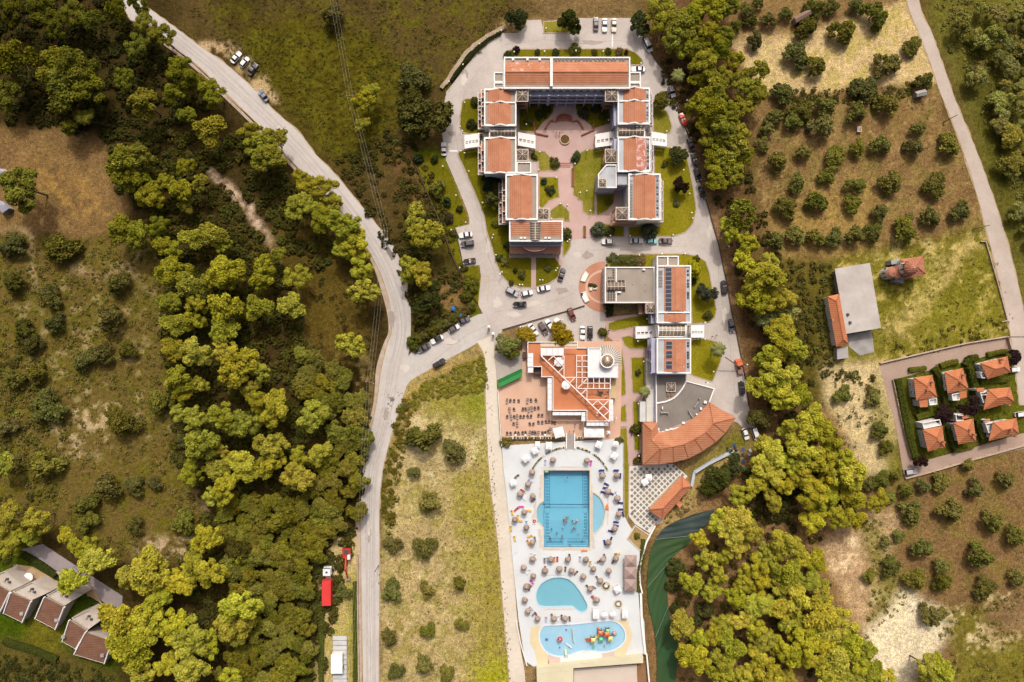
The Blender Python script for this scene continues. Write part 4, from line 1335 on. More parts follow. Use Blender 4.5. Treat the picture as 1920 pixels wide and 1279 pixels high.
for z in (2.6,5.8):
 part('gallery_rail',MB().box(r[0] - 1.15,r[1],z + .252,r[0] - 1.0,r[1] + 4.2,z + 1.1),LAV,t)
 part('gallery_floor',MB().box(r[0] - 1.15,r[1],z,r[0],r[1] + 4.2,z + .25),LAV,t)
 for k in range(2):
  window(t,r[0],r[1] + 1.2 + 2 * k,z + .3,1.0,2.0,'w',name='door')
q = rect(1231,480,1272,499,6.5)
q = (q[0],r[3] + .08,q[2],q[3])
w_ = part('stair_block',MB().box(q[0],q[1],0,q[2],q[3],6.5),WHITE,t)
o = [(q[0],q[1]),(q[2],q[1]),(q[2],q[3]),(q[0],q[3])]
xm = (q[0] + q[2]) / 2
h1 = [(q[0] + .35,q[1] + .3),(xm - .2,q[1] + .3),(xm - .2,q[3] - .35),(q[0] + .35,q[3] - .35)]
h2 = [(xm + .2,q[1] + .3),(q[2] - .35,q[1] + .3),(q[2] - .35,q[3] - .35),(xm + .2,q[3] - .35)]
part('parapet',MB().prism(o,6.5,7.0,[h1,h2]),WHITE2,w_)
for h_ in (h1,h2):
 part('roof_slab',MB().prism(h_,6.5,6.56),CONC,w_)
# link vault and southern half
r2 = rect(1232,634,1295,700,HW)
r2 = (r[0],r2[1],r2[2],r2[3])
q = (r[0] + .3,r2[3] + .3,r[2] - 1.2,r[1] - .3)
t = thing('hotel_link','glazed barrel vault link in the south east block','building',((q[0] + q[2]) / 2,(q[1] + q[3]) / 2,0))
shell(t,q,8.0,par=.3,pw=.3,top=MATS['light_roof_membrane'])
vault(t,(q[0] + .5,q[1] + .5,q[2] - .5,q[3] - .3),8.06,1.4,'x',7,ribm=WHITE2,glass=mat('amber_glazing',(0.22,0.17,0.10),(0.16,0.12,0.08),1.5,rough=0.15,spec=0.6))
for x in (q[0] + .3,q[2] - .3):
 mb = MB()
 ym,hh = (q[1] + q[3]) / 2,(q[3] - q[1]) / 2
 ar = [(x,ym + hh * math.cos(a),8.1 + 1.6 * math.sin(a)) for a in np.linspace(0,math.pi,11)]
 for p_,q_ in zip(ar[:-1],ar[1:]):
  mb.bar(p_,q_,0.4,0.3)
 part('end_arch',mb,WHITE2,t)
part('terrace',MB().box(q[2] + .02,q[1],0,q[2] + 1.4,q[3],3.0),CREAM,t)
r = r2
t = thing('hotel_wing','southern end block with three pairs of solar panels','building',((r[0] + r[2]) / 2,(r[1] + r[3]) / 2,0))
shell(t,r,HW,top=MATS['light_roof_membrane'])
ya,yb = P(0,697,HW).y,P(0,637,HW).y
gable(t,(tx0,ya,tx1,yb),HW + .1,0.9,'y',T_NSB,T_NS)
for (a,b_) in ((640,647.3),(647.7,654.5),(658,665),(665.4,672),(677,684),(684.4,692)):
 q = rect(1248.5,a,1260,b_,HW + .4)
 solar(t,q[0],q[2],q[1],q[3],tx0,sw,HW + .1,0.9)
for py in (643,648.5,661,666,671,682.5,688):
 p = P(1290,py,HW + .2)
 part('roof_light',MB().box(p.x - .3,p.y - .32,HW + .06,p.x + .3,p.y + .32,HW + .26),DARK,t)
part('gallery_floor',MB().box(r[2],r[1],2.6,r[2] + .9,r[3],2.85),WHITE2,t)
part('gallery_rail',MB().box(r[2] + .75,r[1],2.852,r[2] + .9,r[3],3.7),WHITE2,t)
for z in (2.4,5.4,8.0):
 part('gallery_floor',MB().box(r[0] - 1.5,r[1],z,r[0],r[3],z + .2),LAV,t)
 part('gallery_rail',MB().box(r[0] - 1.5,r[1],z + .202,r[0] - 1.36,r[3],z + .9),LAV,t)
for k in range(4):
 y = r[1] + (r[3] - r[1]) * k / 3
 part('pier',MB().box(r[0] - 1.75,y - .2,0,r[0] - 1.5,y + .2,9.2),LAV,t)

# --- restaurant: flat roof and curved clay roof
HF = 5.2
pol = XY([(1229,701),(1287,701),(1287,714),(1340,728),(1331,752),(1318,790),(1236,812),(1230,800)],HF)
pol[0] = (pol[0][0],min(pol[0][1],r2[1] - .1))
pol[1] = (pol[1][0],min(pol[1][1],r2[1] - .1))
t = thing('restaurant','restaurant with flat grey roof and sweeping curved clay roof','building',(pol[3][0] - 8,pol[3][1] - 6,0))
part('wall',MB().prism(pol,0,HF - .05),WHITE,t)
part('roof_slab',MB().prism(ring(pol,.3),HF - .05,HF + .03),mat('grey_roof_felt',A(152,138,126),A(134,121,110),0.5,var=0.1),t)
part('parapet',MB().prism(pol,HF - .05,HF + .35,[ring(pol,.32)]),WHITE2,t)
crv = smooth_line([(1287,714),(1279,729),(1266,744),(1251,752),(1232,756)],4)
mb = MB()
for a,b_ in zip(crv[:-1],crv[1:]):
 mb.bar(P(*a,HF + .2),P(*b_,HF + .2),0.45,0.42)
part('curved_parapet',mb,WHITE2,t)
q = rect(1250,717.5,1266,734,HF + .6)
pyramid(t,q,HF + .6,0.6)
for k in range(2):
 p = P(1252.5 + k * 6.5,740,HF + .3)
 part('roof_light',MB().box(p.x - .35,p.y - .6,HF + .035,p.x + .35,p.y + .6,HF + .4),BROWNF,t)
for (px,py,w,d) in ((1322,754,.45,.4),(1314,766,.3,.35),(1306,777,.25,.25),(1281.5,793,.45,.3),(1258,804.5,.45,.22),(1250,806.5,.45,.25),(1242,765,.18,.4),(1235,805,.15,.35)):
 p = P(px,py,HF + .4)
 part('air_conditioner',MB().box(p.x - w,p.y - d,HF + .035,p.x + w,p.y + d,HF + .7),WHITE2,t)
for a,b_ in (((1240,774),(1252,774)),((1302,764),(1310,753)),((1291,771),(1299,783))):
 part('duct',MB().tube(P(*a,HF + .5),P(*b_,HF + .5),.22),STEEL,t)
for a in ((1240,774),(1252,774),(1292,770),(1311,747)):
 p = P(*a,HF + .5)
 part('vent_pipe',MB().tube((p.x,p.y,HF + .03),(p.x,p.y,HF + 1.2),.22),STEEL,t)
# curved roof: inner eaves, ridge, outer eaves
TARC = tiles('arc_clay_tiles','Y',A(208,142,106),A(196,128,92),0,2.0)
inner = [(1205,792),(1233,792),(1234,811),(1268,804),(1290,791.5),(1310,777),(1330,754)]
ridge_ = [(1222,808),(1222,825),(1239,841),(1282,833),(1302,823),(1323,810),(1337,794)]
outer = [(1205,792),(1205,872),(1235,871),(1263,867),(1291,860),(1318,845.5),(1342,829),(1360,812),(1379,784)]
ze,zr = 5.7,7.4
Pi = lambda p: Vector(P(*p,ze))
Pr = lambda p: Vector(P(*p,zr))
def slope(pts,m_=TARC):
 n = len(pts)
 mb = MB()
 mb.add([p for p in pts] + [p - Vector((0,0,.18)) for p in pts],[tuple(range(n)),tuple(range(2 * n - 1,n - 1,-1))] + [(i,i + n,(i + 1) % n + n,(i + 1) % n) for i in range(n)])
 part('roof_slope',mb,m_,t)
G = ridge_
slope([Pi(inner[0]),Pr(G[0]),Pi(inner[1])])
slope([Pi(inner[0]),Pi((1205,872)),Pr(G[2]),Pr(G[1]),Pr(G[0])])
slope([Pi(inner[1]),Pr(G[0]),Pr(G[1]),Pi((1234,811))])
slope([Pi((1234,811)),Pr(G[1]),Pr(G[2]),Pr((1262,837)),Pi((1252,808))])
gi = [(1252,808),(1268,804),(1290,791.5),(1310,777),(1330,754)]
gr = [(1262,837),(1282,833),(1302,823),(1323,810),(1337,794)]
for k in range(4):
 slope([Pi(gi[k]),Pr(gr[k]),Pr(gr[k + 1]),Pi(gi[k + 1])])
go = [(1235,871),(1263,867),(1291,860),(1318,845.5),(1342,829),(1360,812),(1379,784)]
slope([Pi((1205,872)),Pi((1235,871)),Pr((1239,841))])
gq = [(1239,841),(1262,837),(1282,833),(1302,823),(1323,810),(1337,794)]
for k in range(5):
 slope([Pi(go[k]),Pi(go[k + 1]),Pr(gq[k + 1]),Pr(gq[k])])
slope([Pi(go[5]),Pi(go[6]),Pr(gq[5])])
slope([Pi((1379,784)),Pi((1330,754)),Pr((1337,794))])
HIP = mat('ridge_clay',A(176,104,76),var=0.08)
for a,b_ in [((1205,792),G[0]),((1205,872),G[2]),(G[2],G[2]),((1379,784),G[6]),((1330,754),G[6])] + [(go[k],gq[k]) for k in range(6)]:
 if a != b_:
  mb = MB()
  mb.bar(Pi(a) + Vector((0,0,.05)),Pr(b_) + Vector((0,0,.05)),.26,.14)
  part('hip_cap',mb,HIP,t)
mb = MB()
for a,b_ in list(zip(gq[:-1],gq[1:])) + [(G[0],G[1]),(G[1],G[2])]:
 mb.bar(Pr(a) + Vector((0,0,.05)),Pr(b_) + Vector((0,0,.05)),.3,.16)
part('ridge_cap',mb,TARC,t)
wp = [(1207,794),(1207,869)] + [(a - 1 if a > 1240 else a,b_ - 4) for a,b_ in go[1:]] + [(1329,757),(1300,785),(1236,812),(1232,796)]
part('outer_wall',MB().prism([tuple(P(a,b_,ze)[:2]) for a,b_ in wp],0,ze - .22),mat('dull_pink_render',A(200,160,140),var=0.08),t)
# white terrace west of the restaurant
q = rect(1212,672,1226,791,3.4)
t = thing('white_terrace','long white roofed terrace beside the garden path','terrace',((q[0] + q[2]) / 2,(q[1] + q[3]) / 2,0))
part('body',MB().box(q[0],q[1],0,q[2],q[3],3.3),mat('cream_roof',A(232,222,206),A(214,202,186),0.6,var=0.06),t)
q2 = rect(1226,700,1232,791,4.6)
part('lavender_wall',MB().box(q[2] + .02,q2[1],0,q2[2] - .35,q2[3],4.6),LAV,t)
q3 = rect(1200,753,1211,791,3.2)
part('glazed_porch',MB().box(q3[0],q3[1],0,q3[2],q3[3],3.0),mat('milky_sheet',A(226,220,212),var=0.08,rough=0.3),t)
for k in range(3):
 y = q[1] + (q[3] - q[1]) * (k + 1) / 4
 part('joint_cap',MB().box(q[0],y - .06,3.302,q[2],y + .06,3.38),WHITE2,t)
# ---------------------------------------------------------------- pool terrace
AUTO = []            # (object, phrase, kind, px, py): labels worked out at the end from what stands nearest

def auto(o,phrase,kind,px,py,cat,group):
 tag(o,None,cat,group)
 AUTO.append((o,phrase,kind,px,py))
 return o

ZD = 0.5             # level of the pool deck
DECKM = mat('white_deck',A(234,231,227),A(224,220,214),0.25,var=0.05,spots=(0.28,0.6,0.8,A(214,196,178)))
COPE = mat('cream_coping',A(238,218,192),A(222,198,172),0.8,var=0.06)
main_pool = [(1019.5,882),(1105.5,882),(1105.5,1026),(1019.5,1026),(1019.5,989)] + smooth_line([(1018,987),(1010,979),(1006.3,968),(1006.5,957),(1010,948),(1018,941)],4) + [(1019.5,939)]
moon_pool = [(1111.5,1001),(1111.5,924)] + smooth_line([(1116,926),(1125,934),(1131,946),(1134,960),(1132,975),(1126,989),(1117,999)],4)
kidney = smooth_line([(1045,1083),(1030,1086),(1016,1094),(1008,1106),(1005.5,1118),(1008,1130),(1015,1136.5),(1030,1137.5),(1050,1137),(1072,1137),(1080,1142),(1087,1147),(1093,1148),(1099,1143),(1101,1136),(1097,1126),(1089,1112),(1079,1098),(1068,1088),(1057,1084)],3,True)
kids = smooth_line([(1021,1174),(1045,1173),(1082,1170.5),(1110,1167.5),(1143,1165),(1157,1168),(1168,1178),(1172,1190),(1170,1202),(1160,1213),(1145,1220),(1128,1222),(1104,1220),(1085,1222),(1070,1227),(1055,1230),(1040,1229),(1025,1222),(1016,1209),(1012,1194),(1014,1182)],3,True)
deck = [(941,836),(1168,822),(1168,962),(1178,982),(1190,1000),(1176,1012),(1200,1030),(1197,1110),(1199,1140),(1208,1165),(1211,1226),(1180,1231),(1000,1250),(985,1240),(979,1205),(972,1160),(967,1110),(961,1050),(957,1000),(949,920),(944,880)]
solo('pool_deck',MB().prism(XY(deck,ZD),0,ZD,[XY(p,ZD) for p in (main_pool,moon_pool,kidney,kids)]),DECKM,'white paved deck around the pools','deck',kind='structure')

def water_mat(name,tint,gl=0.07):
 m = bpy.data.materials.new(name)
 m.use_nodes = True
 nt = m.node_tree
 nt.nodes.clear()
 out = nd(nt,'ShaderNodeOutputMaterial')
 tr = nd(nt,'ShaderNodeBsdfTransparent')
 tr.inputs[0].default_value = tint + (1,)
 g = nd(nt,'ShaderNodeBsdfGlossy')
 g.inputs['Roughness'].default_value = 0.08
 geo = nd(nt,'ShaderNodeNewGeometry')
 n1 = noise(nt,geo.outputs['Position'],1.6,3)
 bp = nd(nt,'ShaderNodeBump')
 bp.inputs['Strength'].default_value = 0.25
 bp.inputs['Distance'].default_value = 0.15
 nt.links.new(n1.outputs[0],bp.inputs['Height'])
 nt.links.new(bp.outputs[0],g.inputs['Normal'])
 mx = nd(nt,'ShaderNodeMixShader')
 mx.inputs[0].default_value = gl
 nt.links.new(tr.outputs[0],mx.inputs[1])
 nt.links.new(g.outputs[0],mx.inputs[2])
 nt.links.new(mx.outputs[0],out.inputs[0])
 return m

def pool_floor(name,c,c2):
 m,nt,b,pos = start(name,0.5,0.3)
 n1 = noise(nt,pos,0.12,4)
 cc = mixc(nt,ramp(nt,n1.outputs[0],0.35,0.68).outputs[0],tuple(c),tuple(c2))
 v = nd(nt,'ShaderNodeTexVoronoi',feature='DISTANCE_TO_EDGE')
 v.inputs['Scale'].default_value = 1.1
 nt.links.new(pos,v.inputs['Vector'])
 n2 = noise(nt,pos,2.4,4,0.7)
 cc = mixc(nt,0.5,cc,ramp(nt,n2.outputs[0],0.25,0.75,(0.86,0.9,0.92,1),(1.1,1.08,1.06,1)).outputs[0],'MULTIPLY')
 nt.links.new(cc,b.inputs['Base Color'])
 return m

def pool(name,label,outline,floorc,tint,depth=0.42,cope=0.5,cm=None):
 o = XY(outline,ZD)
 t = thing(name,label,'pool',(sum(p[0] for p in o) / len(o),sum(p[1] for p in o) / len(o),0))
 inn = ring(o,0.001)
 part('basin',MB().prism(ring(o,-0.02),0.02,ZD - depth + 0.0),floorc,t)
 part('water',MB().prism(o,ZD - 0.12,ZD - 0.12),water_mat(name + '_water',tint),t)
 if cope:
  out_ = ring(o,-cope)
  part('coping',MB().prism(out_,ZD - .02,ZD + .05,[ring(o,0.03)]),cm or COPE,t)
 return t

def deep_pool(name,label,outline,floorc):
 o = XY(outline,ZD)
 ys_ = [p[1] for p in o]
 zf_ = lambda y: -1.0 - 1.5 * max(0,min(1,(y - min(ys_)) / (max(ys_) - min(ys_)) * 1.5 - .5))
 t = thing(name,label,'pool',(sum(p[0] for p in o) / len(o),sum(p[1] for p in o) / len(o),0))
 n = len(o)
 sq_ = XY([(1019.5,882),(1105.5,882),(1105.5,1026),(1019.5,1026)],ZD)
 x0,x1,y0,y1 = sq_[0][0],sq_[1][0],sq_[2][1],sq_[0][1]
 ym = y0 + (y1 - y0) / 3
 v = [(x,y,z) for y in (y0,ym,y1) for x in (x0,x1) for z in (zf_(y),ZD - .02)]
 part('basin',MB().add(v,[(0,2,6,4),(4,6,10,8),(1,5,4,0),(5,9,8,4),(2,6,7,3),(6,10,11,7),(0,2,3,1),(8,9,11,10)]),floorc,t)
 bl = XY([(1020.5,988.5)] + outline[5:-1] + [(1020.5,939.5)],ZD)
 part('bay_floor',MB().prism(bl,.02,.06),floorc,t)
 part('water',MB().prism(o,ZD - .12,ZD - .12),water_mat(name + '_water',(.99,1,1)),t)
 w = .004
 v = [(x,y,z) for y in (y0 + w,ym,y1 - w) for x in (x0 + w,x1 - w) for z in (zf_(y) + w,ZD - .13)]
 vm = bpy.data.materials.new('pool_water_body')
 vm.use_nodes = True
 vm.node_tree.nodes.clear()
 vo = nd(vm.node_tree,'ShaderNodeOutputMaterial')
 va = nd(vm.node_tree,'ShaderNodeVolumeAbsorption')
 va.inputs[0].default_value = (.30,.80,.92,1)
 va.inputs[1].default_value = .11
 vm.node_tree.links.new(va.outputs[0],vo.inputs[1])
 part('water_body',MB().add(v,[(0,4,6,2),(4,8,10,6),(1,3,7,5),(5,7,11,9),(0,1,5,4),(4,5,9,8),(2,6,7,3),(6,10,11,7),(0,2,3,1),(8,9,11,10)]),vm,t)
 part('coping',MB().prism(ring(o,-.5),ZD - .02,ZD + .05,[ring(o,.03)]),COPE,t)
 return t,zf_

mp,zfl = deep_pool('main_pool','large rectangular blue pool with a meander border',main_pool,pool_floor('blue_pool_tiles',A(132,196,216),A(140,202,220)))
KEYB = mat('dark_blue_mosaic',A(30,110,150),var=0.08)
mb = MB()

def kz(p):
 k = 1 - (zfl(p.y) - .3) / ALT * 0
 return Vector((p.x,p.y,zfl(p.y) + .02))

def keyunit(mb,px,py,w,h,flip=1):
 s_ = [(0,0),(0,1),(1,1),(1,.35),(.45,.35),(.45,.65)]
 pts_ = [P(px + (u - .5) * w * flip,py + (v - .5) * h,0.3) for u,v in s_]
 for a,b_ in zip(pts_[:-1],pts_[1:]):
  mb.bar(kz(a),kz(b_),0.14,0.01)

for x0,fl in ((1026.5,1),(1098.5,-1)):
 for (ya,yb) in ((889,955),(962,1010)):
  k = int((yb - ya) / 5.6)
  for i in range(k):
   keyunit(mb,x0,ya + (i + .5) * (yb - ya) / k,4.4,4.0,fl)
  for dx in (-4.6,4.6):
   a,b_ = P(x0 + dx,ya - 1,.3),P(x0 + dx,yb + 1,.3)
   mb.bar(kz(a),kz(b_),0.13,0.01)
for (xa,xb) in ((1023,1060),(1064,1102)):
 for i in range(6):
  keyunit(mb,xa + 3.5 + i * (xb - xa - 4) / 6,1017.5,4.2,4.2)
 for dy in (-5,5):
  a,b_ = P(xa,1017.5 + dy,.3),P(xb,1017.5 + dy,.3)
  mb.bar(kz(a),kz(b_),0.13,0.01)
o = part('meander_border',mb,KEYB,mp)
o['kind'] = 'stuff'
mb = MB()
mb.tube(P(1018,945.5,ZD - .08),P(1106,946,ZD - .08),.1,n=5)
part('lane_rope',mb,mat('navy_rope',A(36,60,110)),mp)
mb = MB()
for px in (1105.9,1110.6):
 a,b_ = P(px,907,ZD),P(px,1014,ZD)
 mb.box(a.x - .12,b_.y,ZD + .05,a.x + .12,a.y,ZD + .3)
part('channel_wall',mb,COPE,mp)
pool('half_moon_pool','half round pale blue pool beside the large pool',moon_pool,pool_floor('pale_pool_tiles',A(166,212,226),A(154,204,220)),(0.96,0.99,1.0),0.36)
pool('kidney_pool','kidney shaped turquoise pool between thatched parasols',kidney,pool_floor('turquoise_pool_tiles',A(136,196,208),A(146,204,214)),(0.95,0.99,1.0),0.4,cope=.35,cm=mat('pale_blue_coping',A(206,226,232),var=0.04))
pool('splash_pool','pale blue splash pool with play towers',kids,pool_floor('light_pool_tiles',A(190,226,240),A(176,218,236)),(0.97,0.99,1.0),0.25,cope=.4,cm=mat('white_coping',A(236,238,240),var=0.04))
# coloured rubber paving round the splash pool
for pts,c_,lb in (([(995,1176),(1021,1172),(1012,1182),(1010,1196),(1014,1212),(1026,1226),(1030,1247),(1008,1249),(1002,1220),(993,1205)],(240,216,172),'cream'),
     ([(1027,1226),(1050,1232),(1050,1246),(1028,1248)],(228,196,180),'pink'),
     ([(1053,1232),(1080,1225),(1110,1222.5),(1126,1224.5),(1129,1235),(1128,1237),(1054,1244.5)],(248,242,232),'white'),
     ([(1129,1225),(1152,1221),(1153,1233),(1130,1236)],(222,196,180),'dusty pink'),
     ([(1148,1163),(1176,1161),(1186,1190),(1180,1212),(1170,1232),(1154,1233),(1152,1221),(1163,1214),(1173,1203),(1175,1190),(1170,1177),(1159,1167)],(240,214,170),'sand')):
 solo('soft_paving',MB().prism(XY(pts,ZD),ZD - .01,ZD + .012),mat(lb.replace(' ','_') + '_soft_paving',A(*c_),var=0.05),lb + ' coloured soft paving by the splash pool','paving',kind='structure')

WET = mat('stained_deck',A(214,198,182),A(224,210,196),.6,var=.08)
rg = random.Random(4)
mb = MB()
for a,b_,w in (((1014,877),(1110,877),3),((1014,890),(1013,935),3.5),((1004,940),(1000,985),4.5),((1012,992),(1014,1028),4),((1018,1031),(1108,1032),4),((1112,1006),(1113,1030),4),((1140,930),(1139,985),2.5),((1020,1079),(1068,1080),2),((1020,1143),(1075,1143),2.5)):
 n_ = 14
 up = [(a[0] + (b_[0] - a[0]) * i / n_,a[1] + (b_[1] - a[1]) * i / n_) for i in range(n_ + 1)]
 mb.prism(XY([(x + (rg.uniform(.2,1) * w if a[0] != b_[0] and abs(a[0] - b_[0]) < 9 else 0),y - rg.uniform(.2,1) * w * (abs(a[0] - b_[0]) > 9)) for x,y in up] + [(x - (rg.uniform(.2,1) * w if abs(a[0] - b_[0]) < 9 else 0),y + rg.uniform(.1,.5) * w * (abs(a[0] - b_[0]) > 9)) for x,y in up][::-1],ZD),ZD - .01,ZD + .006)
solo('deck_stain',mb,WET,'tan splash stains on the deck round the pools','deck',kind='structure')
# thatched parasols
THATCH = mat('grey_thatch',A(186,160,142),A(160,136,118),5.0,var=0.2,rand=0.12)
pm_ = MB()
n = 16
prof = [(1.02,-.34),(1.0,-.12),(.84,.12),(.58,.32),(.28,.46),(.07,.54)]
pm_.lathe(prof,n)
for i,v in enumerate(pm_.v):
 if i < n:
  pm_.v[i] = (v[0] * (1 + .06 * math.sin(i * 5.1)),v[1] * (1 + .06 * math.sin(i * 5.1)),v[2] - .05 * math.cos(i * 3.3))
PAR_C = mesh('canopy',pm_,THATCH)
PAR_F = mesh('finial',MB().lathe([(.09,.5),(.11,.56),(.04,.7)],8),WHITE2)
PAR_P = mesh('pole',MB().tube((0,0,0),(0,0,2.2),.05),BROWNF)
PAR_B = mesh('base',MB().lathe([(.3,0),(.3,.08),(.1,.12)],10),CONC2)
parasols = [(1037,863),(1101,864),(998,886),(990,909),(975,927),(999,931),(983,961),(965,975),(987,990),(1130,893),(1157,892),(1140,922),(1158,935),(1161,965),(1153,992),
   (998,1018),(999,1049),(1033,1050),(1065,1050),(1099,1050),(1131,1050),(1155,1048),(1141,1018),(1022,1071),(1049,1068),(1072,1071),(1113,1068),(1142,1071),(982,1065),(1000,1081),(1094,1082),(987,1101),(1107,1105),(1126,1090),(984,1126),(1119,1126),(990,1147),(1008,1161),(1039,1161),(1060,1161)]
for px,py in parasols:
 p = P(px,py,ZD + 2.2)
 t = thing('thatched_parasol',None,None,(p.x,p.y,ZD),rz=random.random() * 6)
 s_ = random.uniform(.94,1.06)
 link('canopy',PAR_C,t,(0,0,2.1),sc=(s_,s_,1))
 link('finial',PAR_F,t,(0,0,2.12))
 link('pole',PAR_P,t)
 link('base',PAR_B,t)
 auto(t,'thatched parasol','parasol',px,py,'parasol','thatched parasols round the pools')

# sun loungers
LC = {'navy': (58,62,132),'yellow': (246,190,84),'pink': (232,96,176),'white': (246,244,242),'grey': (150,134,134),'lilac': (196,190,214),'red': (206,84,78),'orange': (240,160,100),'brown': (134,108,96),'sky': (160,200,226)}
LFR = mesh('frame',MB().box(-.32,-.95,.2,-.26,.95,.28).box(.26,-.95,.2,.32,.95,.28).box(-.26,-.95,.2,.26,-.88,.28).box(-.26,.88,.2,.26,.95,.28),WHITE2)
LLG = mesh('leg',MB().box(-.03,-.03,0,.03,.03,.2),WHITE2)
LM,LB = {},{}
for k,c_ in LC.items():
 m_ = mat(k + '_cushion',A(*c_),var=0.07)
 LM[k] = mesh('cushion',MB().box(-.31,-.93,.29,.31,.35,.37),m_)
 LB[k] = mesh('backrest',MB().add([(-.31,.36,.29),(.31,.36,.29),(.31,.9,.62),(-.31,.9,.62),(-.31,.36,.38),(.31,.36,.38),(.31,.86,.7),(-.31,.86,.7)],[(0,3,2,1),(4,5,6,7),(0,1,5,4),(1,2,6,5),(2,3,7,6),(3,0,4,7)]),m_)

def lounger(px,py,a,k):
 p = P(px,py,ZD + .3)
 t = thing('sun_lounger',None,None,(p.x,p.y,ZD),rz=R(a))
 link('frame',LFR,t)
 for x in (-.29,.29):
  for y in (-.8,.8):
   link('leg',LLG,t,(x,y,0))
 link('cushion',LM[k],t)
 link('backrest',LB[k],t)
 auto(t,k + ' sun lounger',k + ' lounger',px,py,'sun lounger','sun loungers on the pool deck')

for a in ((1128,882,90,'navy'),(1155,882,90,'navy'),(1129,888,90,'navy'),(1137,908,60,'navy'),(1135,915,80,'navy'),(1131,923,70,'navy'),(1163,943,85,'navy'),(1164,955,85,'navy'),(1168,964,20,'navy'),(1155,979,80,'navy'),(1155,985.5,75,'navy'),(1145,996,70,'navy'),(1133.5,1017,10,'navy'),(1145.5,1011,-20,'navy'),(1144,922,10,'navy'),
  (977,950,88,'pink'),(1108,868,-8,'pink'),(997,1091,35,'pink'),(968,955,-45,'red'),(960,961,15,'yellow'),(971,970,0,'yellow'),(974.5,977,85,'yellow'),(958,991,5,'yellow'),(965,1010,10,'yellow'),(993.5,1005.5,-65,'yellow'),(991,957.5,80,'yellow'),(1106,1057,-10,'yellow'),(1157.5,1038,85,'yellow'),(987,981.5,0,'sky'),(1096,1032,90,'orange'),(990,1017,20,'orange'),
  (1022.5,867,0,'lilac'),(1087.5,1048,0,'lilac'),(1142,1078,5,'lilac'),(1024,1161.5,0,'lilac'),(994,902,50,'lilac'),(969,893,-50,'brown'),(980,920,55,'red'),(984,929,10,'white'),(982,934,40,'white'),(1000,938,-50,'grey'),(1003,1011,10,'grey'),(996,1042,0,'white'),(1004.5,1043.5,15,'white'),(1021,1051,0,'grey'),(1026.5,1050,5,'sky'),(1039.5,1049,0,'orange'),(1045,1048,0,'red'),(1068,1043,10,'brown'),(1060,1067,-5,'brown'),(1080,1074,-40,'brown'),(1116,1059,-20,'white'),(1109,1061,20,'white'),(1134,1043,20,'grey'),(1124,1052,-60,'brown'),(1150,1052,-30,'brown'),(1154,1042,0,'grey'),(1022,1066,0,'brown'),(990,1072,-30,'white'),(993,1103,-15,'brown'),(993,1097,60,'grey'),(1120,1084,30,'grey'),(1102,1100,40,'brown'),(1113,1101,60,'grey'),(1112,1121,40,'red'),(1116,1117,60,'white'),(996,1141,40,'lilac'),(1001,1151,-40,'grey'),(1006,1154,20,'brown'),(1047,1160,0,'white'),(1053,1157,0,'brown'),(1068,1160,5,'brown'),(1035,1155,10,'grey'),(1146,925,60,'navy'),(1163,892,0,'navy'),(1157,925,35,'white')):
 lounger(*a)
# daybeds and small canopies on the upper deck
def cabana(px,py,w,d,a,label,m_=None,h=2.1):
 p = P(px,py,ZD + h)
 t = thing('cabana',label,'cabana',(p.x,p.y,ZD))
 ca_,sa_ = math.cos(R(a)),math.sin(R(a))
 rot = lambda x,y: (p.x + x * ca_ - y * sa_,p.y + x * sa_ + y * ca_)
 cn = [rot(-w,-d),rot(w,-d),rot(w,d),rot(-w,d)]
 mb = MB()
 mb.add([(x,y,ZD + h) for x,y in cn] + [(x,y,ZD + h - .22) for x,y in cn] + [(p.x,p.y,ZD + h + .4)],[(0,1,8),(1,2,8),(2,3,8),(3,0,8),(0,4,5,1),(1,5,6,2),(2,6,7,3),(3,7,4,0)])
 part('canopy',mb,m_ or mat('white_canvas',(0.68,0.67,0.66),var=0.04),t)
 for x,y in cn:
  q = Vector((x,y,0)).lerp(Vector((p.x,p.y,0)),.06)
  part('post',MB().tube((q.x,q.y,ZD),(q.x,q.y,ZD + h - .05),.04),WHITE2,t)
 b4 = [rot(-w * .8,-d * .8),rot(w * .8,-d * .8),rot(w * .8,d * .8),rot(-w * .8,d * .8)]
 part('bed',MB().prism(b4,ZD + .02,ZD + .45),mat('white_cushion_large',(0.6,0.58,0.57)),t)
 return t
for a in ((986,860,1.15,1.0,40,'white cabana turned askew on the upper west deck'),(1003,845,1.0,1.0,30,'white cabana with chairs round it'),(1029,836,.95,1.2,0,'square white cabana beside the deck steps'),(1008,834,.8,1.0,0,'white cabana nearest the sunny bar steps'),(1123,834,.95,1.1,-20,'lilac white cabana east of the steps'),(1171 - 19,855,1.0,1.1,-35,'white cabana by the east grass strip'),(962,906,.9,.9,20,'white cabana at the west edge of the deck'),(1117,1152,.95,1.5,0,'tall white cabana above the splash pool'),(1172,1152,.95,1.3,0,'white cabana at the east end above the splash pool'),(1158,1106,1.0,1.0,30,'white cabana beside the brown marquee')):
 cabana(*a)
mb_w = mat('white_canvas',(0.68,0.67,0.66))
def round_umbrella(px,py,r_,label,z0,h=2.5,n=8,name='white_umbrella'):
 p = P(px,py,z0 + h)
 t = thing(name,label,'umbrella',(p.x,p.y,z0))
 mb = MB()
 v = [(p.x + r_ * math.cos(2 * math.pi * (i + .5) / n),p.y + r_ * math.sin(2 * math.pi * (i + .5) / n),z0 + h - .25) for i in range(n)]
 mb.add(v + [(p.x,p.y,z0 + h + .25)],[(i,(i + 1) % n,n) for i in range(n)])
 part('canopy',mb,mb_w,t)
 part('pole',MB().tube((p.x,p.y,z0),(p.x,p.y,z0 + h + .2),.05),STEEL,t)
 part('base',MB().lathe([(.35,0),(.35,.1),(.1,.14)],10,(p.x,p.y,z0)),CONC2,t)
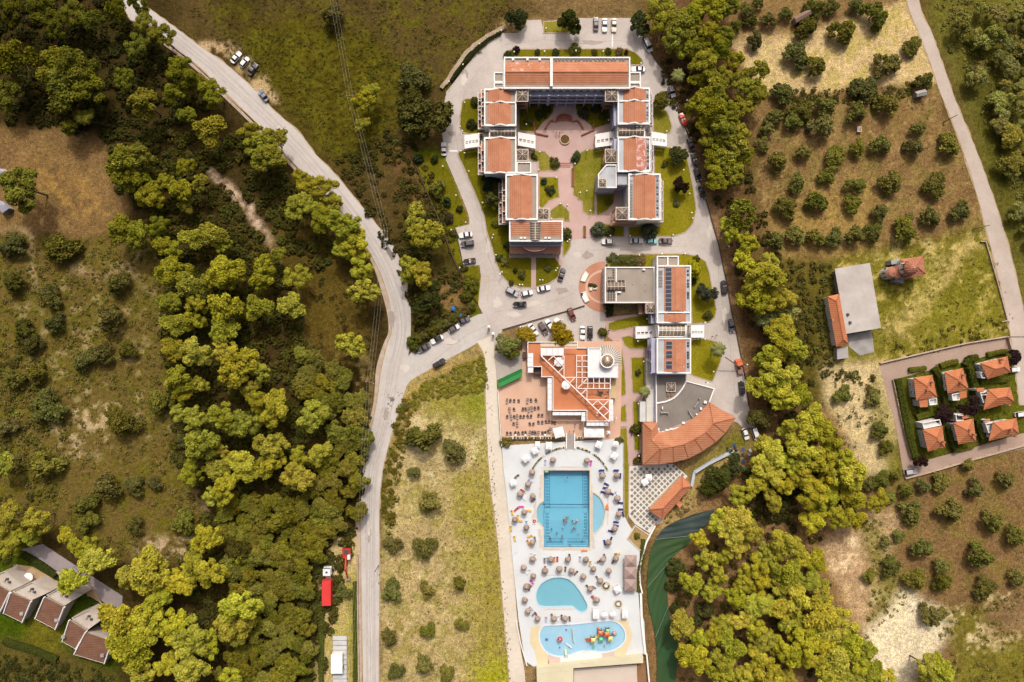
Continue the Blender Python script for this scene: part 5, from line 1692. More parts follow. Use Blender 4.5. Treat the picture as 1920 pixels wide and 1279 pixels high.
for px,py,lb in ((1155,833,'cream umbrella with pink chairs in the deck corner'),(1134,1154,'western white umbrella of the two above the splash pool'),(1150,1153,'eastern white umbrella of the two above the splash pool')):
 round_umbrella(px,py,1.05,lb,ZD)
# planted arc round the pool head
for k,(a0,a1) in enumerate(((-158,-128),(-124,-96),(-79,-60),(-56,-24))):
 lb = ('westernmost','west of the steps','east of the steps','easternmost')[k] + ' stretch of the low planted arc above the large pool'
 c_ = P(1068,912,ZD)
 pts_ = [(c_.x + 13.6 * math.cos(R(-a)) * 1.0,c_.y + 13.0 * math.sin(R(-a))) for a in np.linspace(a0,a1,12)]
 t = thing('planted_arc',lb,'planter',(pts_[5][0],pts_[5][1],ZD))
 mb = MB()
 for p,q in zip(pts_[:-1],pts_[1:]):
  mb.bar((p[0],p[1],ZD + .2),(q[0],q[1],ZD + .2),.5,.4)
 part('kerb',mb,COPE,t)
 for i in range(len(pts_) - 1):
  if random.random() < .8:
   x,y = pts_[i]
   part('plant',MB().sphere((x,y,ZD + .5),random.uniform(.22,.34),7,4,.8),mat('potted_green',A(104,104,30),A(76,82,20),6,var=0.3),t)
# round and diamond beds
for px,py,r_,lb in ((1136,1098,1.5,'round bed with a white centre on the pool deck'),(1159,1132,1.45,'round white bed dotted with plants')):
 p = P(px,py,ZD)
 t = thing('round_bed',lb,'planter',(p.x,p.y,ZD))
 cc_ = lambda rr: [(p.x + rr * math.cos(2 * math.pi * i / 24),p.y + rr * math.sin(2 * math.pi * i / 24)) for i in range(24)]
 part('rim',MB().prism(cc_(r_),ZD,ZD + .3,[cc_(r_ - .25)]),COPE,t)
 part('gravel',MB().prism(cc_(r_ - .24),ZD,ZD + .2),mat('white_gravel',A(226,216,200),A(190,176,150),4,var=0.2),t)
 part('centre_pot',MB().lathe([(.3,.2),(.42,.6),(.3,.6)],10,(p.x,p.y,ZD)),WHITE2,t)
 for i in range(12):
  a = i * math.pi / 6
  if px < 1140 and 0 < i < 4:
   continue
  part('plant',MB().sphere((p.x + (r_ - .55) * math.cos(a),p.y + (r_ - .55) * math.sin(a),ZD + .3),.3 if px < 1140 else .2,7,4,.8),mat('olive_planting',A(120,100,44),A(96,84,26),5,var=0.3),t)
o = XY([(1190,984),(1220,1004),(1208,1028),(1199,1032),(1175,1009)],.3)
t = thing('diamond_bed','diamond shaped gravel bed with one bush at the terrace corner','planter',(o[0][0],o[0][1] - 4,0))
part('kerb',MB().prism(o,0,.75,[ring(o,.3)]),COPE,t)
part('gravel',MB().prism(ring(o,.31),0,.6),mat('tan_gravel',A(190,158,108),A(160,128,78),4,var=0.25),t)
# brown marquee
q = rect(1171,1041,1194,1109,ZD + 2.6)
t = thing('marquee','brown canvas marquee at the east edge of the deck','marquee',((q[0] + q[2]) / 2,(q[1] + q[3]) / 2,ZD))
CANV = mat('brown_canvas',A(184,156,144),A(170,140,128),0.8,var=0.06)
for k in range(3):
 a,b_ = q[1] + (q[3] - q[1]) * k / 3,q[1] + (q[3] - q[1]) * (k + 1) / 3
 z = ZD + 2.4
 part('canopy',MB().add([(q[0],a,z),(q[2],a,z),(q[2],b_,z),(q[0],b_,z),((q[0] + q[2]) / 2,(a + b_) / 2,z + .9)],[(0,1,4),(1,2,4),(2,3,4),(3,0,4)]),CANV,t)
 for x in (q[0] + .1,q[2] - .1):
  part('post',MB().tube((x,a + .1,ZD),(x,a + .1,ZD + 2.4),.05),BROWNF,t)
# east boundary wall of the deck
for pts_,h,w,lb in (([(1228,985),(1212,1015),(1203,1045),(1199,1070),(1200,1095),(1204,1112)],1.0,.45,'curving white wall along the creek side of the deck'),([(1201,1112),(1203,1165),(1210,1226)],1.1,.7,'white wall beside the splash pool'),([(1212,1226),(1217,1279),(1222,1380)],1.1,.45,'pale wall running south beside the creek'),([(968,1165),(976,1205),(988,1248)],.7,.3,'low white wall at the west corner of the deck')):
 mb = MB()
 for a,b_ in zip(pts_[:-1],pts_[1:]):
  mb.bar(P(*a,h / 2 + .0),P(*b_,h / 2 + .0),w,h)
 solo('white_wall',mb,WHITE2,lb,'wall')
# sand coloured roofs at the south end
q = rect(1003,1251,1074,1330,2.8)
t = thing('sand_building','low sand coloured flat roof at the bottom edge','building',((q[0] + q[2]) / 2,(q[1] + q[3]) / 2,0))
SAND = mat('sand_roof',A(236,222,186),A(224,208,170),.4,var=.05)
part('wall',MB().prism(XY([(1006,1253),(1206,1231),(1206,1243),(1075,1253),(1074,1400),(1010,1400)],2.8),0,2.8),SAND,t)
for a,b_ in (((1012,1262),(1072,1256)),):
 part('joint_cap',MB().bar(P(*a,2.84),P(*b_,2.84),.15,.08),SAND,t)
solo('ball_court',MB().prism(XY([(1076,1254),(1194,1246),(1198,1400),(1076,1400)]),0,.05),mat('pink_court',A(232,210,190),A(222,198,176),.3,var=.05),'pale pink court at the bottom edge','court',kind='structure')
solo('rust_bed',MB().prism(XY([(1195,1240),(1210,1238),(1216,1400),(1199,1400)]),0,.08),mat('rust_soil',A(168,118,84),A(140,104,64),2,var=.2),'rust coloured planting strip beside the court','bed',kind='structure')
# chequered terrace
pl_ = [(1180,874),(1204,872),(1262,869),(1289,893),(1280,903),(1241,980),(1229,985),(1222,1002),(1190,982),(1179,968)]
solo('chequered_terrace',MB().prism(XY(pl_),0,.3),mat('white_terrace_grid',A(240,232,218),A(226,214,198),.6,var=.05),'white terrace set with grey diagonal paving squares','terrace',kind='structure')
SQ = mat('grey_paving_square',A(158,144,128),A(136,122,108),1.2,var=.15)
w8 = XY(pl_)
mb = MB()
xs_,ys_ = [p[0] for p in w8],[p[1] for p in w8]
PIT = 1.38
hits = []
for i in range(-30,40):
 for j in range(-30,40):
  x = min(xs_) + (i - j) * PIT / math.sqrt(2)
  y = min(ys_) + (i + j) * PIT / math.sqrt(2)
  hits.append((x,y))
hx = np.array(hits)
ok = np.ones(len(hx),bool)
for dx,dy in ((.7,0),(-.7,0),(0,.7),(0,-.7)):
 ok &= inpoly(hx[:,0] + dx,hx[:,1] + dy,w8)
sq_me = mesh('paving_square',MB().add([(0,-.66,0),(.66,0,0),(0,.66,0),(-.66,0,0)],[(0,1,2,3)]),SQ)
ct = bpy.data.objects['chequered_terrace']
for x,y in hx[ok][:290]:
 o = bpy.data.objects.new('paving_square',sq_me)
 o.parent = ct
 o.location = (x,y,.305)
 col.objects.link(o)
# tiled pavilion
c4 = [(1279,891),(1297,912),(1241,975),(1216,956)]
E = [Vector(P(*p,3.6)) for p in c4]
zr_ = 5.0
m03,m12 = (E[0] + E[1]) / 2,(E[2] + E[3]) / 2
ax = (m12 - m03)
R1,R2 = m03 + ax * .18,m12 - ax * .22
R1.z = R2.z = zr_
t = thing('pavilion','small pavilion with a tilted orange hip roof by the chequered terrace','building',(m03.x,m12.y,0))
TPAV = tiles('pavilion_clay_tiles','Y',A(216,140,100),A(202,124,86),0,5)
for pts_ in ([E[0],R1,E[1]],[E[1],R1,R2,E[2]],[E[2],R2,E[3]],[E[3],R2,R1,E[0]]):
 pts_ = pts_[::-1]
 n = len(pts_)
 nrm = (pts_[1] - pts_[0]).cross(pts_[2] - pts_[0])
 if nrm.z < 0:
  pts_ = pts_[::-1]
 part('roof_slope',MB().add(pts_ + [p - Vector((0,0,.15)) for p in pts_],[tuple(range(n)),tuple(range(2 * n - 1,n - 1,-1))] + [(i,i + n,(i + 1) % n + n,(i + 1) % n) for i in range(n)]),TPAV,t)
for a,b_ in ((E[0],R1),(E[1],R1),(E[2],R2),(E[3],R2),(R1,R2)):
 part('hip_cap',MB().bar(a + Vector((0,0,.06)),b_ + Vector((0,0,.06)),.22,.12),HIP,t)
inn = ring([(p.x,p.y) for p in E],.5)
part('wall',MB().prism(inn,.02,3.5),CREAM,t)
q = rect(1270,944,1279,952,3)
part('side_porch',MB().prism(XY([(1267,944),(1273,938),(1280,946),(1274,953)],3),.02,3.0),TPAV,t)
for k,(px,py) in enumerate(((1217,896),(1210,905))):
 cabana(px,py,1.05,1.0,(0,35)[k],('upright','turned')[k] + ' white canopy on the chequered terrace').location.z = 0
p = P(1229.5,983.5,.3)
t = thing('clay_pot','round clay pot at the corner of the chequered terrace','pot',(p.x,p.y,.3))
part('bowl',MB().lathe([(.25,0),(.45,.3),(.5,.55),(.42,.55)],12,(p.x,p.y,.3)),HIP,t)
part('rim',MB().lathe([(.5,.55),(.54,.6),(.4,.6)],12,(p.x,p.y,.3)),HIP,t)

# ---------------------------------------------------------------- splash pool play equipment
zb = ZD - .2
PC = {'orange': mat('orange_plastic',A(244,122,66),var=.04,rough=.4),'yellow': mat('yellow_plastic',A(244,222,130),var=.04,rough=.4),'red': mat('red_plastic',A(220,62,56),var=.05,rough=.4),'green': mat('green_plastic',A(112,206,150),var=.04,rough=.4),'timber': mat('play_timber',A(132,104,90),var=.1)}
t = thing('water_playground','water playground with orange slides and coloured tower roofs','playground',P(1130,1195,0))
for px,py,k,z in ((1112.5,1201,'yellow',2.6),(1126,1187.5,'orange',3.0),(1138,1190,'orange',3.0),(1144.5,1198,'yellow',2.6),(1127,1200,'green',1.2),(1140,1184,'green',2.2)):
 p = P(px,py,zb + z)
 s_ = .62
 w_ = part('tower',MB().box(p.x - s_,p.y - s_,zb + z - 1.5,p.x + s_,p.y + s_,zb + z - 1.35),PC['timber'],t)
 for dx in (-s_,s_):
  for dy in (-s_,s_):
   part('post',MB().tube((p.x + dx,p.y + dy,zb),(p.x + dx,p.y + dy,zb + z),.06),PC['timber'],w_)
 part('roof',MB().add([(p.x - .75,p.y - .75,zb + z),(p.x + .75,p.y - .75,zb + z),(p.x + .75,p.y + .75,zb + z),(p.x - .75,p.y + .75,zb + z),(p.x,p.y,zb + z + .5)],[(0,1,4),(1,2,4),(2,3,4),(3,0,4),(3,2,1,0)]),PC[k],w_)
for a,b_,w in (((1109,1199),(1098,1200),.95),((1125,1186),(1121,1176),.55)):
 p,q = P(*a,zb + 1.3),P(*b_,zb + .2)
 d = (q - p).normalized()
 s_ = d.cross(Vector((0,0,1))).normalized()
 sl = part('slide',MB().bar(p,q,w,.1),PC['orange'],t)
 for sg in (-1,1):
  part('slide_rim',MB().bar(p + s_ * sg * w / 2 + Vector((0,0,.12)),q + s_ * sg * w / 2 + Vector((0,0,.12)),.08,.26),PC['orange'],sl)
part('bridge',MB().bar(P(1115,1197,zb + 1.2),P(1123,1192,zb + 1.2),.7,.12),PC['yellow'],t)
part('bridge',MB().bar(P(1129,1189,zb + 1.4),P(1135,1190,zb + 1.4),.7,.12),PC['timber'],t)
for px,py in ((1112.5,1212,),):
 p = P(px,py,zb)
 part('spray_bucket',MB().lathe([(.2,.1),(.42,.6),(.36,.6)],10,(p.x,p.y,zb)),PC['green'],t)
p = P(1153,1190,zb + 1.6)
part('climbing_dome',MB().lathe([(.75,0),(.7,.5),(.4,.9),(.05,1.0)],12,(p.x,p.y,zb + .3)),mat('dusty_rose',A(206,176,170)),t)
p = P(1050,1199,zb + 2)
t = thing('mushroom_fountain','red mushroom fountain in the splash pool','fountain',(p.x,p.y,zb))
part('stem',MB().tube((p.x,p.y,zb),(p.x,p.y,zb + 1.9),.15),WHITE2,t)
part('cap',MB().lathe([(.85,1.75),(.83,1.95),(.5,2.2),(.08,2.3)],16,(p.x,p.y,zb)),PC['red'],t)
for k in range(4):
 a = k * math.pi / 2 + .6
 part('white_stripe',MB().bar((p.x + .12 * math.cos(a),p.y + .12 * math.sin(a),zb + 2.31),(p.x + .62 * math.cos(a),p.y + .62 * math.sin(a),zb + 2.2),.09,.06),WHITE2,t)
t = thing('flume_pipe','cream spray pipe standing in the splash pool','water toy',P(1074,1190,0))
part('pipe',MB().tube(P(1073,1177,zb + 1.2),P(1076,1203,zb + 1.2),.16,n=8),mat('cream_plastic',A(232,232,206)),t)
for py in (1178,1202):
 p = P(1073.3 if py < 1190 else 1076,py,zb)
 part('leg',MB().tube((p.x,p.y,zb),(p.x,p.y,zb + 1.2),.07),STEEL,t)
t = thing('seesaw','white seesaw in the splash pool','water toy',P(1067,1210,0))
part('beam',MB().bar(P(1061,1206,zb + .6),P(1072,1215,zb + .5),.3,.1),WHITE2,t)
p = P(1066.5,1210.5,zb)
part('pivot',MB().box(p.x - .15,p.y - .15,zb,p.x + .15,p.y + .15,zb + .5),STEEL,t)
t = thing('palm_slide','pale yellow slide at the south rim of the splash pool','water toy',P(1061,1225,0))
part('chute',MB().bar(P(1061,1229,zb + 1.5),P(1060,1217,zb + .2),.5,.1),PC['yellow'],t)
for dx in (-2.2,2.2):
 p = P(1061 + dx,1228.5,zb)
 part('ladder_post',MB().tube((p.x,p.y,zb),(p.x,p.y,zb + 1.8),.07),PC['green'],t)
for px,py,lb in ((1061.5,1179,'purple spray post in the splash pool'),(1049.5,1212,'crimson spray post in the splash pool'),(1133,1209,'rose spray post beside the water playground')):
 p = P(px,py,zb)
 t = thing('spray_post',lb,'water toy',(p.x,p.y,zb))
 part('stem',MB().tube((p.x,p.y,zb),(p.x,p.y,zb + .7),.07),STEEL,t)
 part('head',MB().sphere((p.x,p.y,zb + .85),.22,8,5),mat('plum_plastic' if px < 1100 else 'rose_plastic',A(140,70,130) if px < 1100 else A(214,130,150)),t)
t = thing('star_fountain','blue star shaped water toy in the splash pool','water toy',P(1025,1198,0))
for k in range(5):
 a = k * 2 * math.pi / 5 + .3
 p = P(1025,1198,zb)
 part('arm',MB().bar((p.x,p.y,zb + .3),(p.x + .6 * math.cos(a),p.y + .6 * math.sin(a),zb + .3),.14,.14),mat('teal_plastic',A(70,140,190)),t)
for px,py,lb,c_ in ((1002,977,'red inflatable ring beside the large pool',(232,92,92)),):
 p = P(px,py,ZD)
 t = thing('swim_ring',lb,'ring',(p.x,p.y,ZD))
 mb = MB()
 for i in range(14):
  a,b_ = 2 * math.pi * i / 14,2 * math.pi * (i + 1) / 14
  mb.tube((p.x + .4 * math.cos(a),p.y + .4 * math.sin(a),ZD + .15),(p.x + .4 * math.cos(b_),p.y + .4 * math.sin(b_),ZD + .15),.15,n=6,cap=False)
 part('tube',mb,PC['red'],t)
p = P(1138,950,ZD)
t = thing('pedal_boat','orange pointed float beside the half moon pool','float',(p.x,p.y,ZD))
part('hull',MB().prism([(p.x - .55,p.y - .9),(p.x + .55,p.y - .9),(p.x + .5,p.y),(p.x,p.y + 1.1),(p.x - .5,p.y)],ZD,ZD + .35),PC['orange'],t)
part('deck_pad',MB().prism([(p.x - .3,p.y - .7),(p.x + .3,p.y - .7),(p.x + .25,p.y),(p.x,p.y + .6),(p.x - .25,p.y)],ZD + .35,ZD + .42),mat('amber_plastic',A(238,160,90)),t)
p = P(1024.5,884,ZD)
solo('air_mattress',MB().box(p.x - .6,p.y - .3,ZD - .11,p.x + .6,p.y + .25,ZD + .04),mat('lime_plastic',A(150,222,140)),'lime green air mattress floating in the pool corner','air mattress')
# ---------------------------------------------------------------- pool bar
ZT = 0.45
solo('bar_terrace',MB().prism(XY([(934,729),(979,707),(979,640),(1166,640),(1165,744),(1163,823),(1077,823),(941,823)],ZT),0,ZT),TERRAP,'faded terracotta terrace around the pool bar','terrace',kind='structure')
solo('ramp',MB().prism(XY([(927,658),(979,658),(979,692),(931,713)]),0,.06),mat('ramp_concrete',A(196,180,166),A(184,167,154),.5,var=.06),'concrete ramp above the green awning','ramp',kind='structure')
t = thing('green_awning','long green awning at the edge of the bar terrace','awning',P(956,711,0))
a,b_,c_,d_ = [Vector(P(*p,2.2)) for p in ((934,712),(978,691),(979,706),(935,727.5))]
m1,m2 = a.lerp(d_,.45),b_.lerp(c_,.45)
m1.z = m2.z = 3.0
part('upper_slope',MB().add([a,m1,m2,b_],[(0,1,2,3)]),mat('dark_green_sheet',A(36,112,52),var=.06),t)
part('lower_slope',MB().add([m1,d_,c_,m2],[(0,1,2,3)]),mat('bright_green_sheet',A(92,196,104),var=.06),t)
for p in (a,b_,c_,d_):
 part('post',MB().tube((p.x,p.y,0),(p.x,p.y,2.2),.06),WHITE2,t)
ZU = 4.0
TOR = mat('orange_roof_terrace',A(222,140,96),A(208,124,82),.5,var=.06)
upoly = [(989,641),(1083,641),(1083,652),(1102,652),(1102,709),(1144,709),(1144,790),(1099.5,790),(1099.5,770),(1036,770),(1036,707),(1015,707),(1015,688),(1000,688),(989,688)]
uw = XY(upoly,ZU)
t = thing('pool_bar','pool bar with an orange roof terrace, white pergola beams and glass turret','building',(uw[5][0],uw[5][1],0))
part('wall',MB().prism(ring(uw,.6),.1,ZU - .05),WHITE,t)
part('roof_terrace',MB().prism(uw,ZU - .3,ZU),TOR,t)
part('parapet',MB().prism(uw,ZU,ZU + .55,[ring(uw,.22)]),WHITE2,t)
PANEL = mat('white_roof_panel',(0.60,0.60,0.61),(0.54,0.54,0.55),1.0,var=.04)

def panels(x0,y0,x1,y1,n,axis,z=ZU + .5,tilt=0.0):
 for k in range(n):
  if axis == 'y':
   q = rect(x0,y0 + (y1 - y0) * k / n,x1,y0 + (y1 - y0) * (k + 1) / n,z)
  else:
   q = rect(x0 + (x1 - x0) * k / n,y0,x0 + (x1 - x0) * (k + 1) / n,y1,z)
  part('roof_panel',MB().box(q[0] + .04,q[1] + .04,z - .12,q[2] - .04,q[3] - .04,z),PANEL,t)

panels(989.5,689,1000,699,1,'y')
panels(989.5,662,1000,688,3,'y',ZU + .7)
panels(1026.5,709,1035,770,6,'y')
panels(1036,772.5,1090,779,4,'x')
panels(1090,772.5,1098,790,2,'y')
panels(1099.5,792,1141,799,5,'x')
panels(1143,749,1150,789,4,'y',ZU + .7)
panels(1014.5,652.5,1057,667,4,'x',ZU + 2.5)
q = rect(1013,643,1083,650,ZU + .1)
part('cream_strip',MB().box(q[0],q[1],ZU + .002,q[2],q[3],ZU + .12),mat('cream_slab',A(238,212,178),var=.05),t)
# white block with the turret
q = rect(1102,652,1127,708,ZU + 2.7)
q2 = rect(1102,683.5,1159,708,ZU + 2.7)
lp = [(q2[0],q2[1]),(q2[2],q2[1]),(q2[2],q2[3]),(q[2],q2[3]),(q[2],q[3]),(q[0],q[3])]
zz = ZU + 2.5
part('upper_block',MB().prism(lp,ZU + .002,zz),WHITE,t)
part('block_roof',MB().prism(ring(lp,.25),zz,zz + .06),PANEL,t)
part('block_parapet',MB().prism(lp,zz,zz + .35,[ring(lp,.26)]),WHITE2,t)
tc = P(1138.5,677,8.2)
ci = lambda r_,n=22: [(tc.x + r_ * math.cos(2 * math.pi * i / n),tc.y + r_ * math.sin(2 * math.pi * i / n)) for i in range(n)]
part('turret_drum',MB().prism(ci(2.1),.2,8.2),WHITE,t)
part('turret_collar',MB().prism(ci(2.25),8.2,8.5,[ci(1.9)]),WHITE2,t)
gl = part('turret_glass',MB().lathe([(1.9,8.25),(1.2,8.8),(.1,9.2)],22,(tc.x,tc.y,0)),mat('turret_glazing',(0.20,0.15,0.09),(0.13,0.10,0.06),3,rough=.2,spec=.5),t)
for k in range(16):
 a = 2 * math.pi * k / 16
 part('rib',MB().bar((tc.x + 1.95 * math.cos(a),tc.y + 1.95 * math.sin(a),8.32),(tc.x + .05 * math.cos(a),tc.y + .05 * math.sin(a),9.28),.09,.1),BEIGEF,gl)
# fan of radial beams round the turret
fan = [(tc.x + 5.0 * math.cos(a),tc.y + 5.0 * math.sin(a)) for a in np.linspace(R(-18),R(118),18)]
part('fan_roof',MB().prism([(tc.x,tc.y)] + fan,5.2,5.3),mat('dull_glass_sheet',A(186,170,156),A(168,152,140),.8,rough=.3,spec=.4,var=.06),t)
for a in np.linspace(-14,112,15):
 a = R(a)
 part('fan_beam',MB().bar((tc.x + 2.15 * math.cos(a),tc.y + 2.15 * math.sin(a),5.45),(tc.x + 5.05 * math.cos(a),tc.y + 5.05 * math.sin(a),5.45),.2,.3),mat('cream_beam',(0.58,0.54,0.49),var=.04),t)
for a in np.linspace(-10,110,6):
 a = R(a)
 part('fan_post',MB().tube((tc.x + 4.7 * math.cos(a),tc.y + 4.7 * math.sin(a),ZT),(tc.x + 4.7 * math.cos(a),tc.y + 4.7 * math.sin(a),5.2),.1),WHITE2,t)
q = rect(1145,710,1156,747,3.4)
part('cream_block',MB().box(q[0],q[1],0,q[2],q[3],3.4),mat('tan_render',A(226,190,140),var=.06),t)
# pergola
ZP = ZU + 2.55
pg = part('pergola',MB().bar(P(1014.5,667,ZP),P(1142,790.5,ZP),.3,.34),WHITE2,t)

def beam(a,b_,w=.2,z=ZP):
 part('beam',MB().bar(P(*a,z),P(*b_,z),w,.26),WHITE2,pg)

for a,b_ in (((1014.5,667.5),(1014.5,652)),((1037,667.5),(1028,676)),((1038,667.5),(1057,688)),((1057,668),(1038,686)),((1057,688),(1048,697)),((1057.5,667),(1057.5,708)),((1058,652.5),(1083,652.5)),((1059,707.5),(1080,707.5)),
   ((1080,666.5),(1102,666.5)),((1081,666.5),(1081,728)),((1091.5,666.5),(1091.5,718)),((1082,677),(1102,677)),((1082,687.5),(1102,687.5)),((1082,698),(1102,698)),((1082,708),(1102,708)),((1083,728),(1102,709)),((1083,728.5),(1145,728.5)),((1091,718.5),(1145,718.5)),((1102,709),(1102,728)),((1113,709),(1113,728)),((1123.5,709),(1123.5,728)),((1133.5,709),(1133.5,728)),((1144.5,709),(1144.5,728)),
   ((1078,708),(1069,717)),((1100.5,730),(1100.5,749.5)),((1099,730),(1090,739)),((1100,749.5),(1142,749.5)),((1120,751),(1111,760)),((1121,751),(1142,771)),((1141,751),(1122,770)),((1142,771),(1132,779)),((1142.5,749),(1142.5,790))):
 beam(a,b_)
for px,py in ((1015,667),(1057.5,708),(1081,667),(1081,728),(1144.5,728),(1100.5,749.5),(1142,788),(1057.5,668),(1060,711),(1100,750)):
 p = P(px,py,ZP)
 part('post',MB().box(p.x - .11,p.y - .11,ZU,p.x + .11,p.y + .11,ZP - .1),WHITE2,pg)
round_umbrella(1048,679,1.55,'white octagonal umbrella under the crossed pergola beams',ZU,2.3)
round_umbrella(1061.5,722,1.5,'white octagonal umbrella on the open orange roof',ZU,2.5)
# roof terrace furniture
for px,py,lb in ((1125,737,'grey dining set on the orange roof terrace'),):
 p = P(px,py,ZU)
 t2 = thing('dining_set',lb,'table',(p.x,p.y,ZU))
 part('table_top',MB().lathe([(.6,.68),(.6,.73)],14,(p.x,p.y,ZU)),DGREY,t2)
 part('pedestal',MB().tube((p.x,p.y,ZU),(p.x,p.y,ZU + .68),.07),DGREY,t2)
 for k in range(4):
  a = k * math.pi / 2 + .5
  x,y = p.x + .95 * math.cos(a),p.y + .95 * math.sin(a)
  part('seat',MB().box(x - .22,y - .22,ZU,x + .22,y + .22,ZU + .45),mat('grey_wicker',A(150,130,120),var=.1),t2)
for px,py,lb in ((1139,733,'northern cream pot on the roof terrace'),(1136.5,744,'southern cream pot on the roof terrace')):
 p = P(px,py,ZU)
 t2 = thing('plant_pot',lb,'pot',(p.x,p.y,ZU))
 part('pot',MB().lathe([(.2,0),(.34,.5),(.28,.5)],10,(p.x,p.y,ZU)),COPE,t2)
 part('plant',MB().sphere((p.x,p.y,ZU + .6),.22,7,5),MATS['potted_green'],t2)
for px,py,lb in ((1119,774,'upper white stool by the diagonal beam'),(1118.5,779,'lower white stool by the diagonal beam'),(1125,778,'grey stool by the diagonal beam')):
 p = P(px,py,ZU)
 t2 = thing('stool',lb,'stool',(p.x,p.y,ZU))
 part('seat',MB().lathe([(.26,.42),(.28,.46),(.26,.5)],10,(p.x,p.y,ZU)),WHITE2 if 'white' in lb else DGREY,t2)
 for k in range(3):
  a = 2 * math.pi * k / 3
  part('leg',MB().tube((p.x + .2 * math.cos(a),p.y + .2 * math.sin(a),ZU),(p.x + .15 * math.cos(a),p.y + .15 * math.sin(a),ZU + .42),.03),STEEL,t2)
# lower entrance bay west of the bar
q = rect(1001,689,1014,702,ZU - .8)
part('dark_bay',MB().box(q[0],q[1],.46,q[2],q[3],2.6),mat('dark_timber',(0.09,0.055,0.04),var=.15),t)
q = rect(980,660,987,671,2)
part('timber_hatch',MB().box(q[0],q[1],.46,q[2],q[3],2.0),mat('dark_timber',(0.09,0.055,0.04)),t)
# deck chairs on the terrace
SL = mat('taupe_sling',A(176,152,142),A(160,134,124),3,var=.08)
FRM = mat('charcoal_frame',(0.045,0.04,0.04),var=.1)
C_f = mesh('frame',MB().bar((-.33,-.6,.05),(-.33,.15,.38),.07,.06).bar((.33,-.6,.05),(.33,.15,.38),.07,.06).bar((-.38,-.62,.06),(.38,-.62,.06),.16,.06).bar((-.38,.12,.46),(.38,.12,.46),.18,.06),FRM)
C_s = mesh('seat',MB().add([(-.3,-.5,.24),(.3,-.5,.24),(.3,.1,.3),(-.3,.1,.3),(-.3,-.5,.2),(.3,-.5,.2),(.3,.1,.26),(-.3,.1,.26)],[(0,1,2,3),(7,6,5,4),(0,4,5,1),(1,5,6,2),(2,6,7,3),(3,7,4,0)]),SL)
C_b = mesh('backrest',MB().add([(-.3,.12,.3),(.3,.12,.3),(.3,.72,.85),(-.3,.72,.85),(-.3,.16,.26),(.3,.16,.26),(.3,.76,.8),(-.3,.76,.8)],[(0,1,2,3),(7,6,5,4),(0,4,5,1),(1,5,6,2),(2,6,7,3),(3,7,4,0)]),SL)
C_l = mesh('leg',MB().box(-.03,-.03,0,.03,.03,.45),FRM)
chairs = [(330,185),(430,190),(545,190),(680,195),(945,180),(1050,180),(1200,180),(405,450),(540,450),(805,445),(890,440),(985,450),(1075,420),(1165,420),(1270,410),(335,670),(450,670),(545,670),(635,660),(735,670),(830,670),(950,660),(1050,660),(1275,630),(1380,630),(530,885),(635,885),(1015,890),(1120,890),(1275,840),(1385,840),(1500,820),(1590,810),(1680,830),(1760,850),(335,1170),(440,1170),(575,1160),(675,1165),(800,1155),(890,1150),(1015,1150),(1092,1150),(1180,1160),(1270,1160),(1392,1155),(1475,1150),(1570,1110),(1632,1060)]
for zx,zy in chairs:
 px,py = 930 + zx / 16,740 + zy / 16
 p = P(px,py,ZT + .4)
 t = thing('deck_chair',None,None,(p.x,p.y,ZT),rz=R(random.uniform(-12,12)) + (R(180) if random.random() < .25 else 0))
 link('frame',C_f,t)
 link('seat',C_s,t)
 link('backrest',C_b,t)
 for x in (-.33,.33):
  for y in (-.5,.3):
   link('leg',C_l,t,(x,y,0))
 auto(t,'dark framed deck chair','deck chair',px,py,'chair','deck chairs on the bar terrace')
# square canopies at the terrace edge
def canopy(px,py,w,d,a,label):
 o = cabana(px,py,w,d,a,label,h=2.5)
 for ch in list(o.children):
  if ch.name.startswith('bed'):
   bpy.data.objects.remove(ch)
 o['category'] = 'canopy'
canopy(1048,811,1.62,1.62,14,'big white square canopy turned beside the terrace steps')
canopy(1104.5,811,1.62,1.6,0,'western one of the paired white square canopies')
canopy(1123.5,811,1.62,1.6,0,'eastern one of the paired white square canopies')
for px,py,lb in ((966.5,817,'westernmost small white umbrella by the chairs'),(985,817,'middle small white umbrella by the chairs'),(1022,817,'easternmost small white umbrella by the chairs'),(1141.5,812,'small white umbrella at the south east terrace corner')):
 round_umbrella(px,py,.5 if px < 1100 else .75,lb,ZT,1.9,4,'small_umbrella')
# steps down to the pools
t = thing('terrace_steps','grey steps leading from the bar terrace to the pools','steps',P(1069.5,828,0))
for k in range(7):
 q = rect(1063,814 + 4 * k,1076,818 + 4 * k,.6)
 part('step',MB().box(q[0],q[1],.0,q[2],q[3],.98 - .06 * k),mat('grey_step_stone',A(190,176,166),A(170,154,146),1.5,var=.1),t)
for px in (1061.8,1077.2):
 q = rect(px - 1,812,px + 1,841,.6)
 part('side_wall',MB().box(q[0],q[1],0,q[2],q[3],1.3),WHITE2,t)
for (xa,xb),lb in (((957,1061),'long planter box at the south edge of the bar terrace'),((1078,1094),'short planter box at the south edge of the bar terrace')):
 q = rect(xa,818.5,xb,823.5,.8)
 t = thing('planter_box',lb,'planter',((q[0] + q[2]) / 2,(q[1] + q[3]) / 2,ZT))
 part('trough',MB().box(q[0],q[1],ZT,q[2],q[3],ZT + .4),COPE,t)
 x = q[0] + .3
 while x < q[2] - .2:
  part('plant',MB().sphere((x,(q[1] + q[3]) / 2,ZT + .55),random.uniform(.28,.42),7,4,.8),MATS['potted_green'],t)
  x += random.uniform(.55,1.1)
# white west edging of the deck
t = thing('terrace_wall','thin white wall along the west side of the bar terrace','wall',P(937,780,0))
part('wall_body',MB().bar(P(933.5,730,.6),P(940.5,836,.6),.22,1.3),WHITE2,t)
